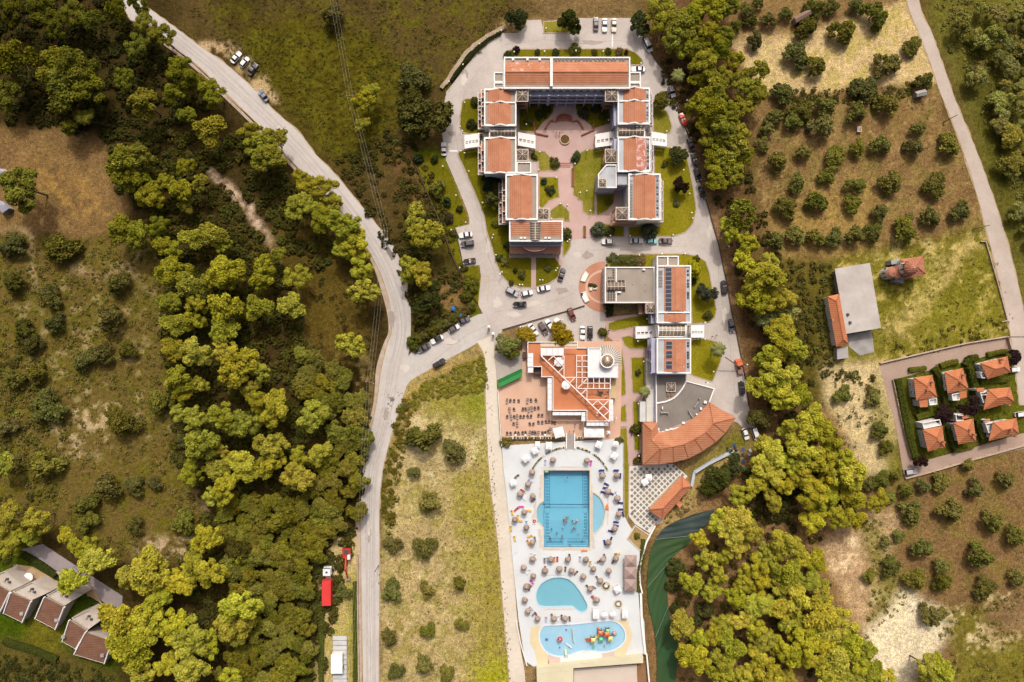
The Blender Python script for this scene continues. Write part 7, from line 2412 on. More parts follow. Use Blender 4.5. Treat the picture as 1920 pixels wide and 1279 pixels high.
for a in ((442,107,50,'sedan','white'),(458,116,52,'hatch','white'),(473,129,54,'sedan','dark grey'),(493,178,128,'sedan','grey blue'),(832,279,90,'sedan','white'),(873,440,188,'sedan','white'),(876,456.5,188,'suv','dark grey'),(880,489.5,188,'cabrio','black'),
  (1117.5,44,90,'sedan','dark grey'),(1134,46,-90,'sedan','white'),(1151.5,46,-90,'sedan','cream'),(1214.5,84,-64,'van','silver'),(1197,129,180,'sedan','white'),(1260,171,-72,'hatch','silver'),(1281,223,112,'cabrio','red'),
  (1296,270,105,'sedan','black'),(1303,298,104,'cabrio','black'),(1309,326,-76,'suv','black'),(1317,360,-76,'sedan','black'),
  (1139.5,453,180,'hatch','white'),(1194,451.5,0,'sedan','silver'),(1222,451.5,0,'hatch','turquoise'),(1249,451.5,0,'sedan','brown'),
  (1053.5,514.5,72,'sedan','dark grey'),(1019.5,540.5,12,'sedan','white'),(988,549.5,14,'hatch','white'),(960.5,547,-27,'suv','silver'),(974.5,570.5,182,'sedan','black'),
  (1072,589.5,-66,'suv','dark red'),(1092.5,624,-90,'sedan','white'),(1106.5,624,-90,'suv','black'),(1000,618,-52,'sedan','white'),(1018.5,616,-60,'suv','brown'),(1030.5,609,120,'hatch','white'),(1050,606,136,'sedan','white'),
  (869.5,600.5,26,'sedan','dark grey'),(851,615.5,30,'hatch','white',None,'brown'),(819,636.5,208,'sedan','white',None,'black'),(794.5,652.5,210,'sedan','dark grey'),(823.5,681,30,'suv','black'),
  (1358,538,94,'suv','black'),(1372,611,-83,'sedan','dark grey'),(1391.5,727,96,'suv','black'),(1398.5,814,-72,'hatch','white'),(1417,814,-72,'van','white'),(1708,884.5,8,'suv','silver'),(1903,693,8,'hatch','white'),(1915,777,8,'hatch','white')):
 car(*a)

def xf(p,a):
 ca_,sa_ = math.cos(a),math.sin(a)
 return lambda x,y,z: (p.x + x * ca_ - y * sa_,p.y + x * sa_ + y * ca_,z)

def rbox(mb,f,x0,y0,z0,x1,y1,z1):
 v = [f(x0,y0,z0),f(x1,y0,z0),f(x1,y1,z0),f(x0,y1,z0),f(x0,y0,z1),f(x1,y0,z1),f(x1,y1,z1),f(x0,y1,z1)]
 return mb.add(v,[(0,3,2,1),(4,5,6,7),(0,1,5,4),(1,2,6,5),(2,3,7,6),(3,0,4,7)])

# crane truck by the palm
p = P(1387,687,1.2)
f = xf(p,R(103))
t = thing('crane_truck','orange crane truck with its boom raised towards the palm','truck',(p.x,p.y,.03))
part('cab',rbox(rbox(MB(),f,.3,-.95,.5,2.4,.95,1.5),f,.3,-.85,1.5,1.5,.85,2.2),PAINT['orange'],t)
part('windscreen',rbox(MB(),f,1.5,-.8,1.45,1.58,.8,2.15),AUTOG,t)
part('flatbed',rbox(MB(),f,-2.6,-1.0,.8,.25,1.0,1.0),mat('rust_flatbed',A(170,128,112),var=.15),t)
for y in (-.95,.95):
 part('side_board',rbox(MB(),f,-2.6,y - .05,1.0,.25,y + .05,1.35),PAINT['dark red'],t)
part('turret',MB().lathe([(.4,1.0),(.4,1.5)],10,f(-.4,0,0)[:2] + (0,)),DGREY,t)
part('boom',MB().bar(f(-.4,0,1.7),P(1360,670,5.5),.3,.3),BROWNF,t)
for x in (1.5,-1.7):
 for y in (-.85,.85):
  w_ = part('wheel',MB().tube(f(x,y - .13,.42),f(x,y + .13,.42),.42,n=12),BLACK,t)
  part('rim',MB().tube(f(x,y - .14,.42),f(x,y + .14,.42),.22,n=8),HUB,w_)
# lorry with red trailer
p = P(614,1095,2)
f = xf(p,R(90))
t = thing('red_lorry','lorry with a long red trailer and white cab','truck',(p.x,p.y,.0))
part('trailer_box',rbox(MB(),f,-6.6,-1.45,1.0,1.4,1.45,3.4),mat('red_tarpaulin',A(236,72,66),A(224,60,56),.6,var=.05,rough=.6),t)
part('chassis',rbox(MB(),f,-6.5,-.6,.6,5.4,.6,.98),DGREY,t)
part('cab',rbox(rbox(MB(),f,3.0,-1.25,.7,5.6,1.25,2.0),f,3.0,-1.2,2.0,5.2,1.2,3.1),PAINT['white'],t)
part('windscreen',rbox(MB(),f,5.2,-1.1,2.05,5.27,1.1,2.95),AUTOG,t)
part('roof_hatch',rbox(MB(),f,3.8,-.35,3.1,4.4,.35,3.16),DGREY,t)
part('coupling',rbox(MB(),f,1.5,-.9,1.0,2.9,.9,1.2),STEEL,t)
for x in (4.9,2.2,-3.6,-4.8,-6.0):
 for y in (-1.1,1.1):
  w_ = part('wheel',MB().tube(f(x,y - .18,.5),f(x,y + .18,.5),.5,n=12),BLACK,t)
  part('rim',MB().tube(f(x,y - .19,.5),f(x,y + .19,.5),.26,n=8),HUB,w_)
# red excavator
p = P(650,1038,1.5)
f = xf(p,R(-88))
RE = mat('excavator_red',A(206,62,44),var=.08,rough=.45)
t = thing('excavator','red excavator with its arm reaching down the yard','excavator',(p.x,p.y,0))
for y in (-1.1,1.1):
 part('track',rbox(MB(),f,-1.7,y - .3,0,1.7,y + .3,.8),BLACK,t)
part('house',rbox(MB(),f,-1.7,-1.3,.9,1.5,1.3,1.8),RE,t)
part('engine_grille',rbox(MB(),f,-1.2,-.7,1.8,.2,.8,1.9),DGREY,t)
part('cab',rbox(MB(),f,.2,.5,1.8,1.6,1.35,2.9),PAINT['white'],t)
part('cab_glass',rbox(MB(),f,1.6,.55,1.9,1.66,1.3,2.8),AUTOG,t)
part('boom',MB().bar(f(1.2,-.2,1.6),f(4.6,-.1,3.4),.5,.6),RE,t)
part('arm',MB().bar(f(4.6,-.1,3.4),f(8.2,0,1.2),.4,.45),RE,t)
part('bucket',rbox(MB(),f,7.9,-.6,.3,8.9,.6,1.2),mat('worn_steel',A(190,160,140),var=.15),t)
# container on a steel frame
t = thing('steel_frame','ribbed pale steel frame lying in the yard','frame',P(637,1240,0))
PS = mat('galvanised_strip',A(222,216,210),A(204,196,188),1,var=.06)
for k in range(11):
 y0 = 1193 + k * 9.0
 q = rect(624,y0,650,y0 + 8.0,.8)
 part('panel',MB().box(q[0],q[1],.6,q[2],q[3],.7),PS,t)
for px in (624.5,633,641,649.5):
 part('rail',MB().bar(P(px,1193,.5),P(px,1292,.5),.14,.18),DGREY,t)
q = rect(620.5,1228,642,1263,2.8)
t = thing('site_container','plain white site container standing on the steel frame','container',((q[0] + q[2]) / 2,(q[1] + q[3]) / 2,.7))
part('body',MB().box(q[0] + .05,q[1] + .05,.75,q[2] - .05,q[3] - .05,2.7),WHITE,t)
part('roof',MB().box(q[0],q[1],2.7,q[2],q[3],2.85),mat('clean_white_sheet',(0.66,0.66,0.65),var=.03),t)
part('door',MB().box(q[2] - .05,q[1] + 1,.8,q[2] + .02,q[1] + 2,2.6),DGREY,t)
# bins
BLUE = mat('blue_plastic',A(58,118,190),var=.08,rough=.4)
for px,py,r_,lb in ((849.5,579,.8,'large round blue tank in the bushes by the entrance'),(864,591,.55,'small round blue tank beside the parked cars')):
 p = P(px,py,1.2)
 t = thing('water_tank',lb,'tank',(p.x,p.y,0))
 part('drum',MB().lathe([(r_ * .95,0),(r_,.2),(r_,1.3),(r_ * .7,1.6)],14,(p.x,p.y,0)),BLUE,t)
 part('lid',MB().lathe([(r_ * .35,1.6),(r_ * .35,1.72)],10,(p.x,p.y,0)),BLUE,t)
# clutter heap beside the restaurant
JM = [mat('junk_blue',A(60,100,170)),mat('junk_white',A(226,220,212)),mat('junk_grey',A(120,108,100)),mat('junk_green',A(60,120,80)),BROWNF,DGREY]
for k in range(26):
 px,py = (random.uniform(1364,1382),random.uniform(834,850)) if k < 12 else (random.uniform(1380,1412),random.uniform(842,880))
 p = P(px,py,.3)
 f = xf(p,random.random() * 6)
 nm = random.choice(['crate','pallet','barrel'])
 m_ = random.choice(JM)
 t = thing('stored_' + nm,None,None,(p.x,p.y,0))
 if nm == 'barrel':
  part('drum',MB().lathe([(.3,0),(.33,.4),(.3,.85)],10,(p.x,p.y,0)),m_,t)
  part('lid',MB().lathe([(.28,.85),(.28,.9)],10,(p.x,p.y,0)),DGREY,t)
 elif nm == 'pallet':
  for j in range(5):
   part('slat',rbox(MB(),f,-.6,-.5 + j * .22,.1,.6,-.38 + j * .22,.14),m_,t)
  part('bearer',rbox(rbox(MB(),f,-.55,-.5,0,-.45,.5,.098),f,.45,-.5,0,.55,.5,.098),m_,t)
 else:
  part('box',rbox(MB(),f,-.4,-.5,0,.4,.5,.6),m_,t)
  part('lid',rbox(MB(),f,-.44,-.54,.6,.44,.54,.68),random.choice(JM),t)
 auto(t,'stored ' + nm,nm,px,py,nm,'stored goods behind the restaurant')

# ---------------------------------------------------------------- garden lamps
GL_G = mesh('globe',MB().sphere((0,0,0),.26,10,6),mat('opal_globe',(0.72,0.71,0.66),var=.03,rough=.3),smooth=True)
GL_P = mesh('post',MB().tube((0,0,0),(0,0,2.3),.05),DGREY)
GL_B = mesh('base',MB().lathe([(.16,0),(.16,.12),(.06,.2)],8),DGREY)
GL_A = mesh('arm',MB().bar((-.5,0,2.2),(.5,0,2.2),.06,.06),DGREY)
lamps1 = [(1024,53),(964,97),(1021,96),(1080,95),(1131,96),(1202,118),(940,57),(899,82),(868,121),(842,153),(871,192),(863,237),(867,246),(864,283),(871,287),(879,321),(855,366),(905,380),(873,417),(846,431),(923,446),(930,478),(862,502),(987,233),(1012,285),(1010,318),(1043,333),(1012,389),(1051,382),(1034,410),(1078,307),(1101,282),(1141,225),(1100,358),(1088,361),(1107,395),(1145,442),(1181,442),(1250,246),(1259,277),(1282,319),(1293,363),(1297,399),(1299,409),(1262,440),(1241,476),(1285,476),(1159,478),(1199,478),(1322,605),(1322,636),(1338,697),(1327,718),(1207,678),(1196,640),(1197,757),(1155,784),(1153,393),(1401,684),(1412,738),(1367,462),(1288,188),(1064,384),(830,312),(925,440),(1213,598),(1198,855),(1197,817)]
lamps2 = [(939.5,512,50),(977,534,0),(1015,525,0),(1043.5,505,60),(1066,451,40),(1053,602,45),(978,613,10)]
for px,py in lamps1:
 p = P(px,py,2.5)
 t = thing('garden_lamp',None,None,(p.x,p.y,.05))
 link('post',GL_P,t)
 link('base',GL_B,t)
 link('globe',GL_G,t,(0,0,2.5))
 auto(t,'white globe garden lamp','garden lamp',px,py,'lamp','globe lamps in the hotel gardens')
for px,py,a in lamps2:
 p = P(px,py,2.5)
 t = thing('twin_lamp',None,None,(p.x,p.y,.05),rz=R(a))
 link('post',GL_P,t)
 link('base',GL_B,t)
 link('arm',GL_A,t)
 for x in (-.45,.45):
  link('globe',GL_G,t,(x,0,2.45))
 auto(t,'double globe garden lamp','double garden lamp',px,py,'lamp','double globe lamps')

# ---------------------------------------------------------------- power poles and wires
WOOD = mat('pole_wood',A(150,126,104),var=.15)
WIRE = mat('wire',(0.42,0.40,0.36),rough=.5)

def pole(px,py,h,label,arm=0.0,a=0,lamp=False):
 """px, py: foot of the pole"""
 p = P(px,py,0)
 t = thing('power_pole',label,'pole',(p.x,p.y,0))
 part('shaft',MB().tube((p.x,p.y,0),(p.x,p.y,h),.16,.1,8),WOOD,t)
 if arm:
  d = Vector((math.cos(R(a)),math.sin(R(a)),0)) * arm
  c_ = Vector((p.x,p.y,h - .3))
  part('crossarm',MB().bar(c_ - d,c_ + d,.12,.12),WOOD,t)
  for u in (-.9,0,.9):
   q = c_ + d * u
   part('insulator',MB().lathe([(.07,0),(.1,.12),(.05,.25)],8,(q.x,q.y,h - .24)),WHITE2,t)
 if lamp:
  d = Vector((math.cos(R(a)),math.sin(R(a)),0))
  c_ = Vector((p.x,p.y,h))
  part('lamp_arm',MB().bar(c_,c_ + d * 1.6 + Vector((0,0,.3)),.08,.08),STEEL,t)
  part('lamp_head',MB().bar(c_ + d * 1.5 + Vector((0,0,.3)),c_ + d * 2.2 + Vector((0,0,.3)),.25,.14),STEEL,t)
 return Vector((p.x,p.y,h))

A1 = pole(668,197,9,'power pole with a crossarm in the north meadow',1.3,5)
A2 = pole(730,440,8,'power pole beside the road bend',.9,-5)
A3 = pole(703,714,8.5,'power pole with transformer arms west of the junction',1.4,-15)
A4 = pole(694,817,8,'power pole with a white fitting beside the road',.9,0)
pole(710,1060,6.5,'street lamp leaning over the straight road',lamp=True,a=225)
pole(1769,229,7,'leaning pole on the west verge of the narrow road')
pole(1824,430,8,'pole at the corner of the lower olive grove')
pole(1888,632,8,'pole at the villa entrance')
wr = thing('power_lines','three thin overhead wires following the main road','wires',(0,0,0))
T0 = Vector(P(612,-60,9))
T5 = Vector(P(668,1120,8))
T6 = Vector(P(640,1400,8))
chain = [T0,A1,A2,A3,A4,T5,T6]
for off in (-.9,0,.9):
 mb = MB()
 for a,b_ in zip(chain[:-1],chain[1:]):
  d = (b_ - a).normalized()
  s_ = Vector((-d.y,d.x,0)) * off
  prev = None
  for k in range(9):
   u = k / 8
   q = a.lerp(b_,u) + s_ - Vector((0,0,1.2 * 4 * u * (1 - u)))
   if prev:
    mb.tube(prev,q,.016,n=4,cap=False)
   prev = q
 part('wire',mb,WIRE,wr)
# ---------------------------------------------------------------- vegetation
def leaf_mat(name,vary=0.25):
 m = bpy.data.materials.new(name)
 m.use_nodes = True
 nt = m.node_tree
 nt.nodes.clear()
 out = nd(nt,'ShaderNodeOutputMaterial')
 oi = nd(nt,'ShaderNodeObjectInfo')
 at = nd(nt,'ShaderNodeVertexColor',layer_name='tint')
 cc = mixc(nt,1.0,oi.outputs['Color'],at.outputs[0],'MULTIPLY')
 df = nd(nt,'ShaderNodeBsdfDiffuse')
 tr = nd(nt,'ShaderNodeBsdfTranslucent')
 mx = nd(nt,'ShaderNodeMixShader')
 mx.inputs[0].default_value = 0.12
 nt.links.new(cc,df.inputs[0])
 nt.links.new(cc,tr.inputs[0])
 nt.links.new(df.outputs[0],mx.inputs[1])
 nt.links.new(tr.outputs[0],mx.inputs[2])
 nt.links.new(mx.outputs[0],out.inputs[0])
 return m

LEAF = leaf_mat('foliage')

def tufts(c,nrm,size,rg,jit=0.5,lift=0.6,nb=3):
 """leaf tufts: flat pointed sprays of nb blades at points c, facing nrm, as arrays of vertices (n*nb*3)"""
 n = len(c)
 d = nrm + rg.normal(0,jit,(n,3))
 d /= np.linalg.norm(d,axis=1)[:,None] + 1e-9
 a = np.cross(d,rg.normal(0,1,(n,3)))
 a /= np.linalg.norm(a,axis=1)[:,None] + 1e-9
 b_ = np.cross(d,a)
 ph = rg.uniform(0,6.28,n)
 out = []
 s_ = size[:,None]
 tip = c + d * s_ * lift
 for k in range(nb):
  t0,t1 = ph + 6.283 * k / nb,ph + 6.283 * (k + 1) / nb
  p0 = c + (a * np.cos(t0)[:,None] + b_ * np.sin(t0)[:,None]) * s_
  p1 = c + (a * np.cos(t1)[:,None] + b_ * np.sin(t1)[:,None]) * s_
  out.append(np.stack([tip,p0,p1],1))
 return np.concatenate(out,1).reshape(-1,3)

def raw_mesh(name,verts,tints,mtl):
 """triangle soup to mesh with a tint attribute"""
 n = len(verts)
 me = bpy.data.meshes.new(name)
 me.vertices.add(n)
 me.vertices.foreach_set('co',np.ascontiguousarray(verts,np.float32).reshape(-1))
 me.loops.add(n)
 me.loops.foreach_set('vertex_index',np.arange(n,dtype=np.int32))
 me.polygons.add(n // 3)
 me.polygons.foreach_set('loop_start',np.arange(0,n,3,dtype=np.int32))
 me.polygons.foreach_set('loop_total',np.full(n // 3,3,np.int32))
 me.update()
 ca_ = me.color_attributes.new('tint','FLOAT_COLOR','POINT')
 ca_.data.foreach_set('color',np.concatenate([tints,np.ones((n,1))],1).astype(np.float32).reshape(-1))
 me.materials.append(mtl)
 return me

def crown(seed,R0,nl,lr,dome,per,ts,gap=0.3,flat=1.0,drop=0.0,jit=0.45,low=-0.3,tv=0.18,zj=.32,lift=.6):
 """crown of lobes: nl lobes of radius lr over a dome, each covered with leaf tufts. Returns vertices, tints; its base is at z=0"""
 rg = np.random.default_rng(seed)
 V,T = [],[]
 g0 = rg.uniform(0,6.28)
 cnt = 0
 tries = 0
 pts_ = []
 while cnt < nl and tries < nl * 30:
  tries += 1
  r = R0 * math.sqrt(rg.uniform(0,1)) * 0.9
  a = rg.uniform(0,6.28)
  lim = R0 * (0.74 + gap * (0.5 * math.sin(2 * a + g0) + 0.5 * math.sin(3 * a + 2.1 * g0)))
  if r > lim:
   continue
  rad = rg.uniform(*lr)
  if any(math.hypot(r * math.cos(a) - q[0],r * math.sin(a) - q[1]) < (rad + q[2]) * 0.58 for q in pts_):
   if tries < nl * 22:
    continue
  pts_.append((r * math.cos(a),r * math.sin(a),rad))
  z = dome * (1 - (r / R0) ** 2 * 0.8) + rg.uniform(-.5,.5) * dome * zj - drop * (r / R0)
  c = np.array([r * math.cos(a),r * math.sin(a),z])
  k = int(per * (rad / lr[1]) ** 2)
  dz = rg.uniform(low,1,k)
  ph = rg.uniform(0,6.28,k)
  q = np.sqrt(1 - dz ** 2)
  d = np.stack([q * np.cos(ph),q * np.sin(ph),dz * flat],1)
  pos = c + d * rad * rg.uniform(.8,1.06,(k,1))
  v = tufts(pos,d,rg.uniform(ts * .7,ts * 1.3,k),rg,jit,lift)
  V.append(v)
  tone = rg.uniform(1 - tv,1 + tv) * rg.uniform(.72,1.28,(k,1)) * np.array([[1,1,1]]) * (1 + rg.normal(0,.05,(k,3)))
  T.append(np.repeat(tone,9,0))
  # twig mass inside the lobe
  mb = MB().sphere((c[0],c[1],c[2]),rad * .8,7,5,flat)
  tri = []
  for f in mb.f:
   for i in range(1,len(f) - 1):
    tri += [mb.v[f[0]],mb.v[f[i]],mb.v[f[i + 1]]]
  V.append(np.array(tri))
  T.append(np.full((len(tri),3),.8))
  cnt += 1
 return np.concatenate(V),np.clip(np.concatenate(T),.3,1.7)

def trunk_mesh(h,r,limbs,R0,seed,m_=BARK):
 rg = random.Random(seed)
 mb = MB()
 p = Vector((0,0,0))
 top = Vector((rg.uniform(-.3,.3),rg.uniform(-.3,.3),h))
 mid = top * .5 + Vector((rg.uniform(-.2,.2),rg.uniform(-.2,.2),0))
 mb.tube(p,mid,r,r * .78,7,cap=False)
 mb.tube(mid,top,r * .78,r * .55,7,cap=False)
 for k in range(limbs):
  a = 2 * math.pi * (k + rg.random() * .6) / limbs
  l = R0 * rg.uniform(.45,.75)
  s_ = mid.lerp(top,rg.uniform(.35,1))
  mb.tube(s_,s_ + Vector((math.cos(a) * l,math.sin(a) * l,R0 * rg.uniform(.25,.5))),r * .38,r * .12,5,cap=False)
 return mesh('trunk',mb,m_)

KIND = {}
# kind: (crown parameters, trunk height, trunk radius, limbs, nominal radius, number of variants)
for nm,par,th,tr_,li,nv in (
  ('pine',dict(R0=4.0,nl=19,lr=(.7,1.3),dome=3.0,per=135,ts=.29,gap=.42,low=-.55,jit=.4,zj=.6),6.0,.24,6,14),
  ('olive',dict(R0=3.2,nl=26,lr=(.5,.9),dome=2.0,per=64,ts=.26,gap=.42,drop=.8,low=-.5,jit=.75,zj=.55),1.5,.2,4,10),
  ('broadleaf',dict(R0=4.0,nl=28,lr=(.65,1.1),dome=2.4,per=80,ts=.32,gap=.42,drop=.8,low=-.5,jit=.7,zj=.55),3.2,.2,5,10),
  ('shrub',dict(R0=1.6,nl=9,lr=(.5,.75),dome=1.0,per=60,ts=.2,gap=.2,drop=.4,low=-.3,jit=.6),.4,.07,4,5),
  ('topiary',dict(R0=1.7,nl=22,lr=(.5,.62),dome=1.5,per=46,ts=.14,gap=.02,drop=.9,low=-.3,jit=.35,tv=.08),.4,.09,3,3)):
 vs_ = []
 for k in range(nv):
  pk = dict(par)
  if nm in ('pine','broadleaf','olive'):
   q = random.Random(k + 31 * len(KIND))
   pk.update(nl=int(par['nl'] * q.uniform(.7,1.35)),dome=par['dome'] * q.uniform(.8,1.3),gap=par['gap'] * q.uniform(.6,1.3),ts=par['ts'] * q.uniform(.8,1.25),lift=q.choice([.5,.7,1.2,1.6]) if nm == 'pine' else q.uniform(.6,1.3))
  v,tn = crown(100 * len(KIND) + k + 7,**pk)
  vs_.append((raw_mesh('crown',v,tn,LEAF),trunk_mesh(th + .6,tr_,li,par['R0'],k)))
 KIND[nm] = (vs_,th,par['R0'],par['dome'])

def rcol(c_,sp=.1):
 k = random.uniform(1 - sp,1 + sp)
 return (c_[0] * k * random.uniform(.88,1.1),c_[1] * k,c_[2] * k * random.uniform(.7,1.35),1)

def tree(kind,px,py,r,c_,name,phrase,akind,group,cat='tree',th=None,sp=.12,label=None,zs=1.0):
 """tree whose crown is seen at (px, py) with a radius of r photo pixels"""
 vs_,t0,R0,dome = KIND[kind]
 me,tm = random.choice(vs_)
 rad = r * MPP
 s_ = rad / R0
 h = (th if th is not None else t0 * (0.55 + 0.45 * s_))
 zc = h + dome * s_ * .6
 p = P(px,py,zc)
 s_ *= (1 - zc / ALT) * 1.06
 t = thing(name,None,None,(p.x,p.y,0))
 k = link('trunk',tm,t,sc=(s_ ** .7,s_ ** .7,(h + .4) / (t0 + .6)))
 co = link('crown',me,t,(0,0,h),random.random() * 6.28,(s_ * random.uniform(.84,1.2),s_ * random.uniform(.84,1.2),s_ * zs * random.uniform(.85,1.2)))
 co.color = rcol(c_,sp)
 if label:
  tag(t,label,cat,group)
 else:
  auto(t,phrase,akind,px,py,cat,group)
 return t

def sized(r,a,b_):
 return 'small' if r < a else ('large' if r > b_ else 'medium sized')

PC_B = (0.31,0.29,0.030)      # sunny needles of the southern pines
PC_D = (0.075,0.077,0.009)      # north west pines, cloud shade put into the needle colour
pinesW = [(25,22,25),(85,25,28),(108,50,24),(137,20,22),(170,38,20),(220,20,22),(262,12,20),(272,42,22),(302,68,24),(257,85,20),(30,112,36),(100,130,38),(150,130,34),(125,165,40),(165,170,32),(233,148,22),(272,197,32),(342,137,30),(328,178,22),(400,175,26),(380,160,18),(352,217,20),(395,246,28),(160,220,18),(15,172,28),(232,305,30),(262,292,28),(348,312,18),(132,240,16),(470,248,22),
  (42,352,42),(240,335,25),(282,367,24),(272,335,16),(308,342,20),(340,357,24),(375,345,18),(350,385,14),(230,430,28),(258,440,26),(295,425,20),(305,460,20),(360,447,22),(400,440,24),(418,460,14),(327,470,18),(322,510,28),(420,510,28),(355,535,28),(388,530,16),(422,577,30),(320,567,22),(370,570,22),(420,617,24),(327,607,22),(362,602,20),(370,662,28),(325,655,22),(422,655,22),(447,687,34),(337,712,28),(375,720,16),(345,735,18),(422,780,28),(457,795,30),(340,775,20),(367,787,24),(382,832,32),(417,845,16),(360,885,24),(410,880,24),(455,870,30),(425,915,30),(400,930,20),
  (490,282,30),(512,262,26),(505,300,28),(565,387,26),(595,350,28),(565,335,18),(602,407,24),(627,380,18),(642,420,30),(665,455,26),(642,470,20),(675,480,16),(677,502,26),(682,547,28),(495,512,30),(522,475,14),(557,520,24),(485,577,26),(547,572,26),(440,520,20),(445,577,18),(657,645,28),(517,767,34),(587,780,32),(510,835,28),(517,865,24),(562,855,20),(600,850,22),(560,895,30),(492,877,22),(490,697,24),(485,752,22),(470,730,18),
  (25,1016,24),(60,1006,16),(15,972,28),(70,974,26),(125,1004,18),(155,1026,24),(185,1046,26),(140,1084,28),(390,1006,28),(282,1069,36),(240,1079,24),(295,1099,28),(335,1089,30),(365,1060,28),(395,1072,28),(297,1129,26),(225,1159,34),(275,1174,38),(250,1209,36),(330,1171,30),(360,1190,34),(390,1210,26),(450,1134,38),(437,1171,30),(362,1241,34),(262,1259,30),(312,1246,24),(437,1271,22),(447,1191,22),(8,868,22),(682,190,20),(697,172,18),(680,235,16),(780,405,24),(800,442,30),(770,500,24),(792,515,24),(765,515,16)]
pinesE = [(1237,15,24),(1275,50,28),(1262,75,24),(1330,65,26),(1360,68,18),(1330,15,26),(1370,12,18),(1320,122,28),(1377,115,22),(1415,140,24),(1375,150,22),(1335,175,26),(1330,205,28),(1362,215,26),(1355,245,28),(1320,222,18),(1335,297,20),(1375,280,26),(1350,270,20),(1417,178,22),(1340,318,20),(1375,322,20),
  (1388,405,30),(1365,430,20),(1400,455,24),(1395,490,22),(1430,520,34),(1415,560,28),(1450,565,24),(1460,640,28),(1440,665,24),(1490,655,22),(1450,700,30),(1430,725,26),(1480,705,26),(1465,745,30),(1500,740,22),(1445,490,18),(1470,610,20),
  (1442,855,28),(1440,885,26),(1430,835,18),(1467,812,12),(1515,800,34),(1545,815,30),(1502,852,30),(1535,862,32),(1575,855,26),(1590,892,32),(1500,892,26),(1520,922,30),(1545,932,22),(1415,910,18),(1447,937,20),(1387,932,22),(1597,930,24),(1642,940,20),(1572,967,26),(1525,975,26),(1602,972,18),(1385,975,30),(1368,1000,26),(1405,995,26),(1382,1025,22),(1470,1020,30),(1350,975,24),(1325,1049,24),(1352,1044,18),(1347,1078,20),(1297,1091,22),(1335,1108,20),(1420,1062,28),(1470,1071,28),(1512,1084,20),(1425,1092,20),(1377,1119,24),(1420,1134,24),(1455,1139,22),(1490,1121,28),(1540,1109,24),(1387,1161,22),(1277,1171,26),(1357,1171,22),(1340,1191,24),(1370,1211,24),(1355,1233,24),(1415,1179,22),(1430,1199,22),(1452,1204,18),(1535,1154,32),(1510,1199,28),(1477,1221,26),(1507,1236,20),(1535,1236,18),(1302,1231,30),(1440,1259,28),(1390,1266,22),(1470,1269,20),(1580,1174,28),(1550,1184,22),(1575,1231,28),(1610,1241,24),(1630,1257,26),(1557,1266,24),(1600,1272,22),(1735,1252,26),(1762,1256,24),(1312,1010,16),(1455,1010,18),(1560,1205,20),(1590,1205,22),(1250,45,22),(1298,28,24),(1292,88,22),(1312,95,22),(1347,95,22),(1347,145,22),(1302,60,20),(1395,168,20),(1390,202,22),(1345,192,24),(1310,195,22),(1382,250,24),(1330,258,22),(1395,292,20),(1345,342,18),(1360,300,22),(1310,152,18),(1440,1040,24),(1500,1050,24),(1395,1090,20),(1460,1100,22),(1480,1162,24),(1420,1232,22),(1350,1262,22),(1542,1202,22),(1312,1195,18),(1530,1052,20),(1502,1172,20),(1622,1217,20),(1655,1270,20),(1475,560,20),(1480,800,18),(1560,900,22),(1480,870,20),(1470,910,20)]
for i,(px,py,r) in enumerate(pinesW + pinesE):
 d = math.hypot(px + 150,py + 150) / 1100
 k = min(1.0,max(0.0,(d - .15)))
 if px > 1200 and py < 420:
  k = .55
 c_ = tuple(a * (1 - k) + b_ * k for a,b_ in zip(PC_D,PC_B))  # painted cloud shade fades out away from the upper left
 tree('pine',px,py,r,c_,'pine_tree',sized(r,20,30) + ' pine','pine',px,'tree') if False else tree('pine',px,py,r,c_,'pine_tree',sized(r,20,30) + ' yellow green pine','pine','pines around the hotel',sp=.2)

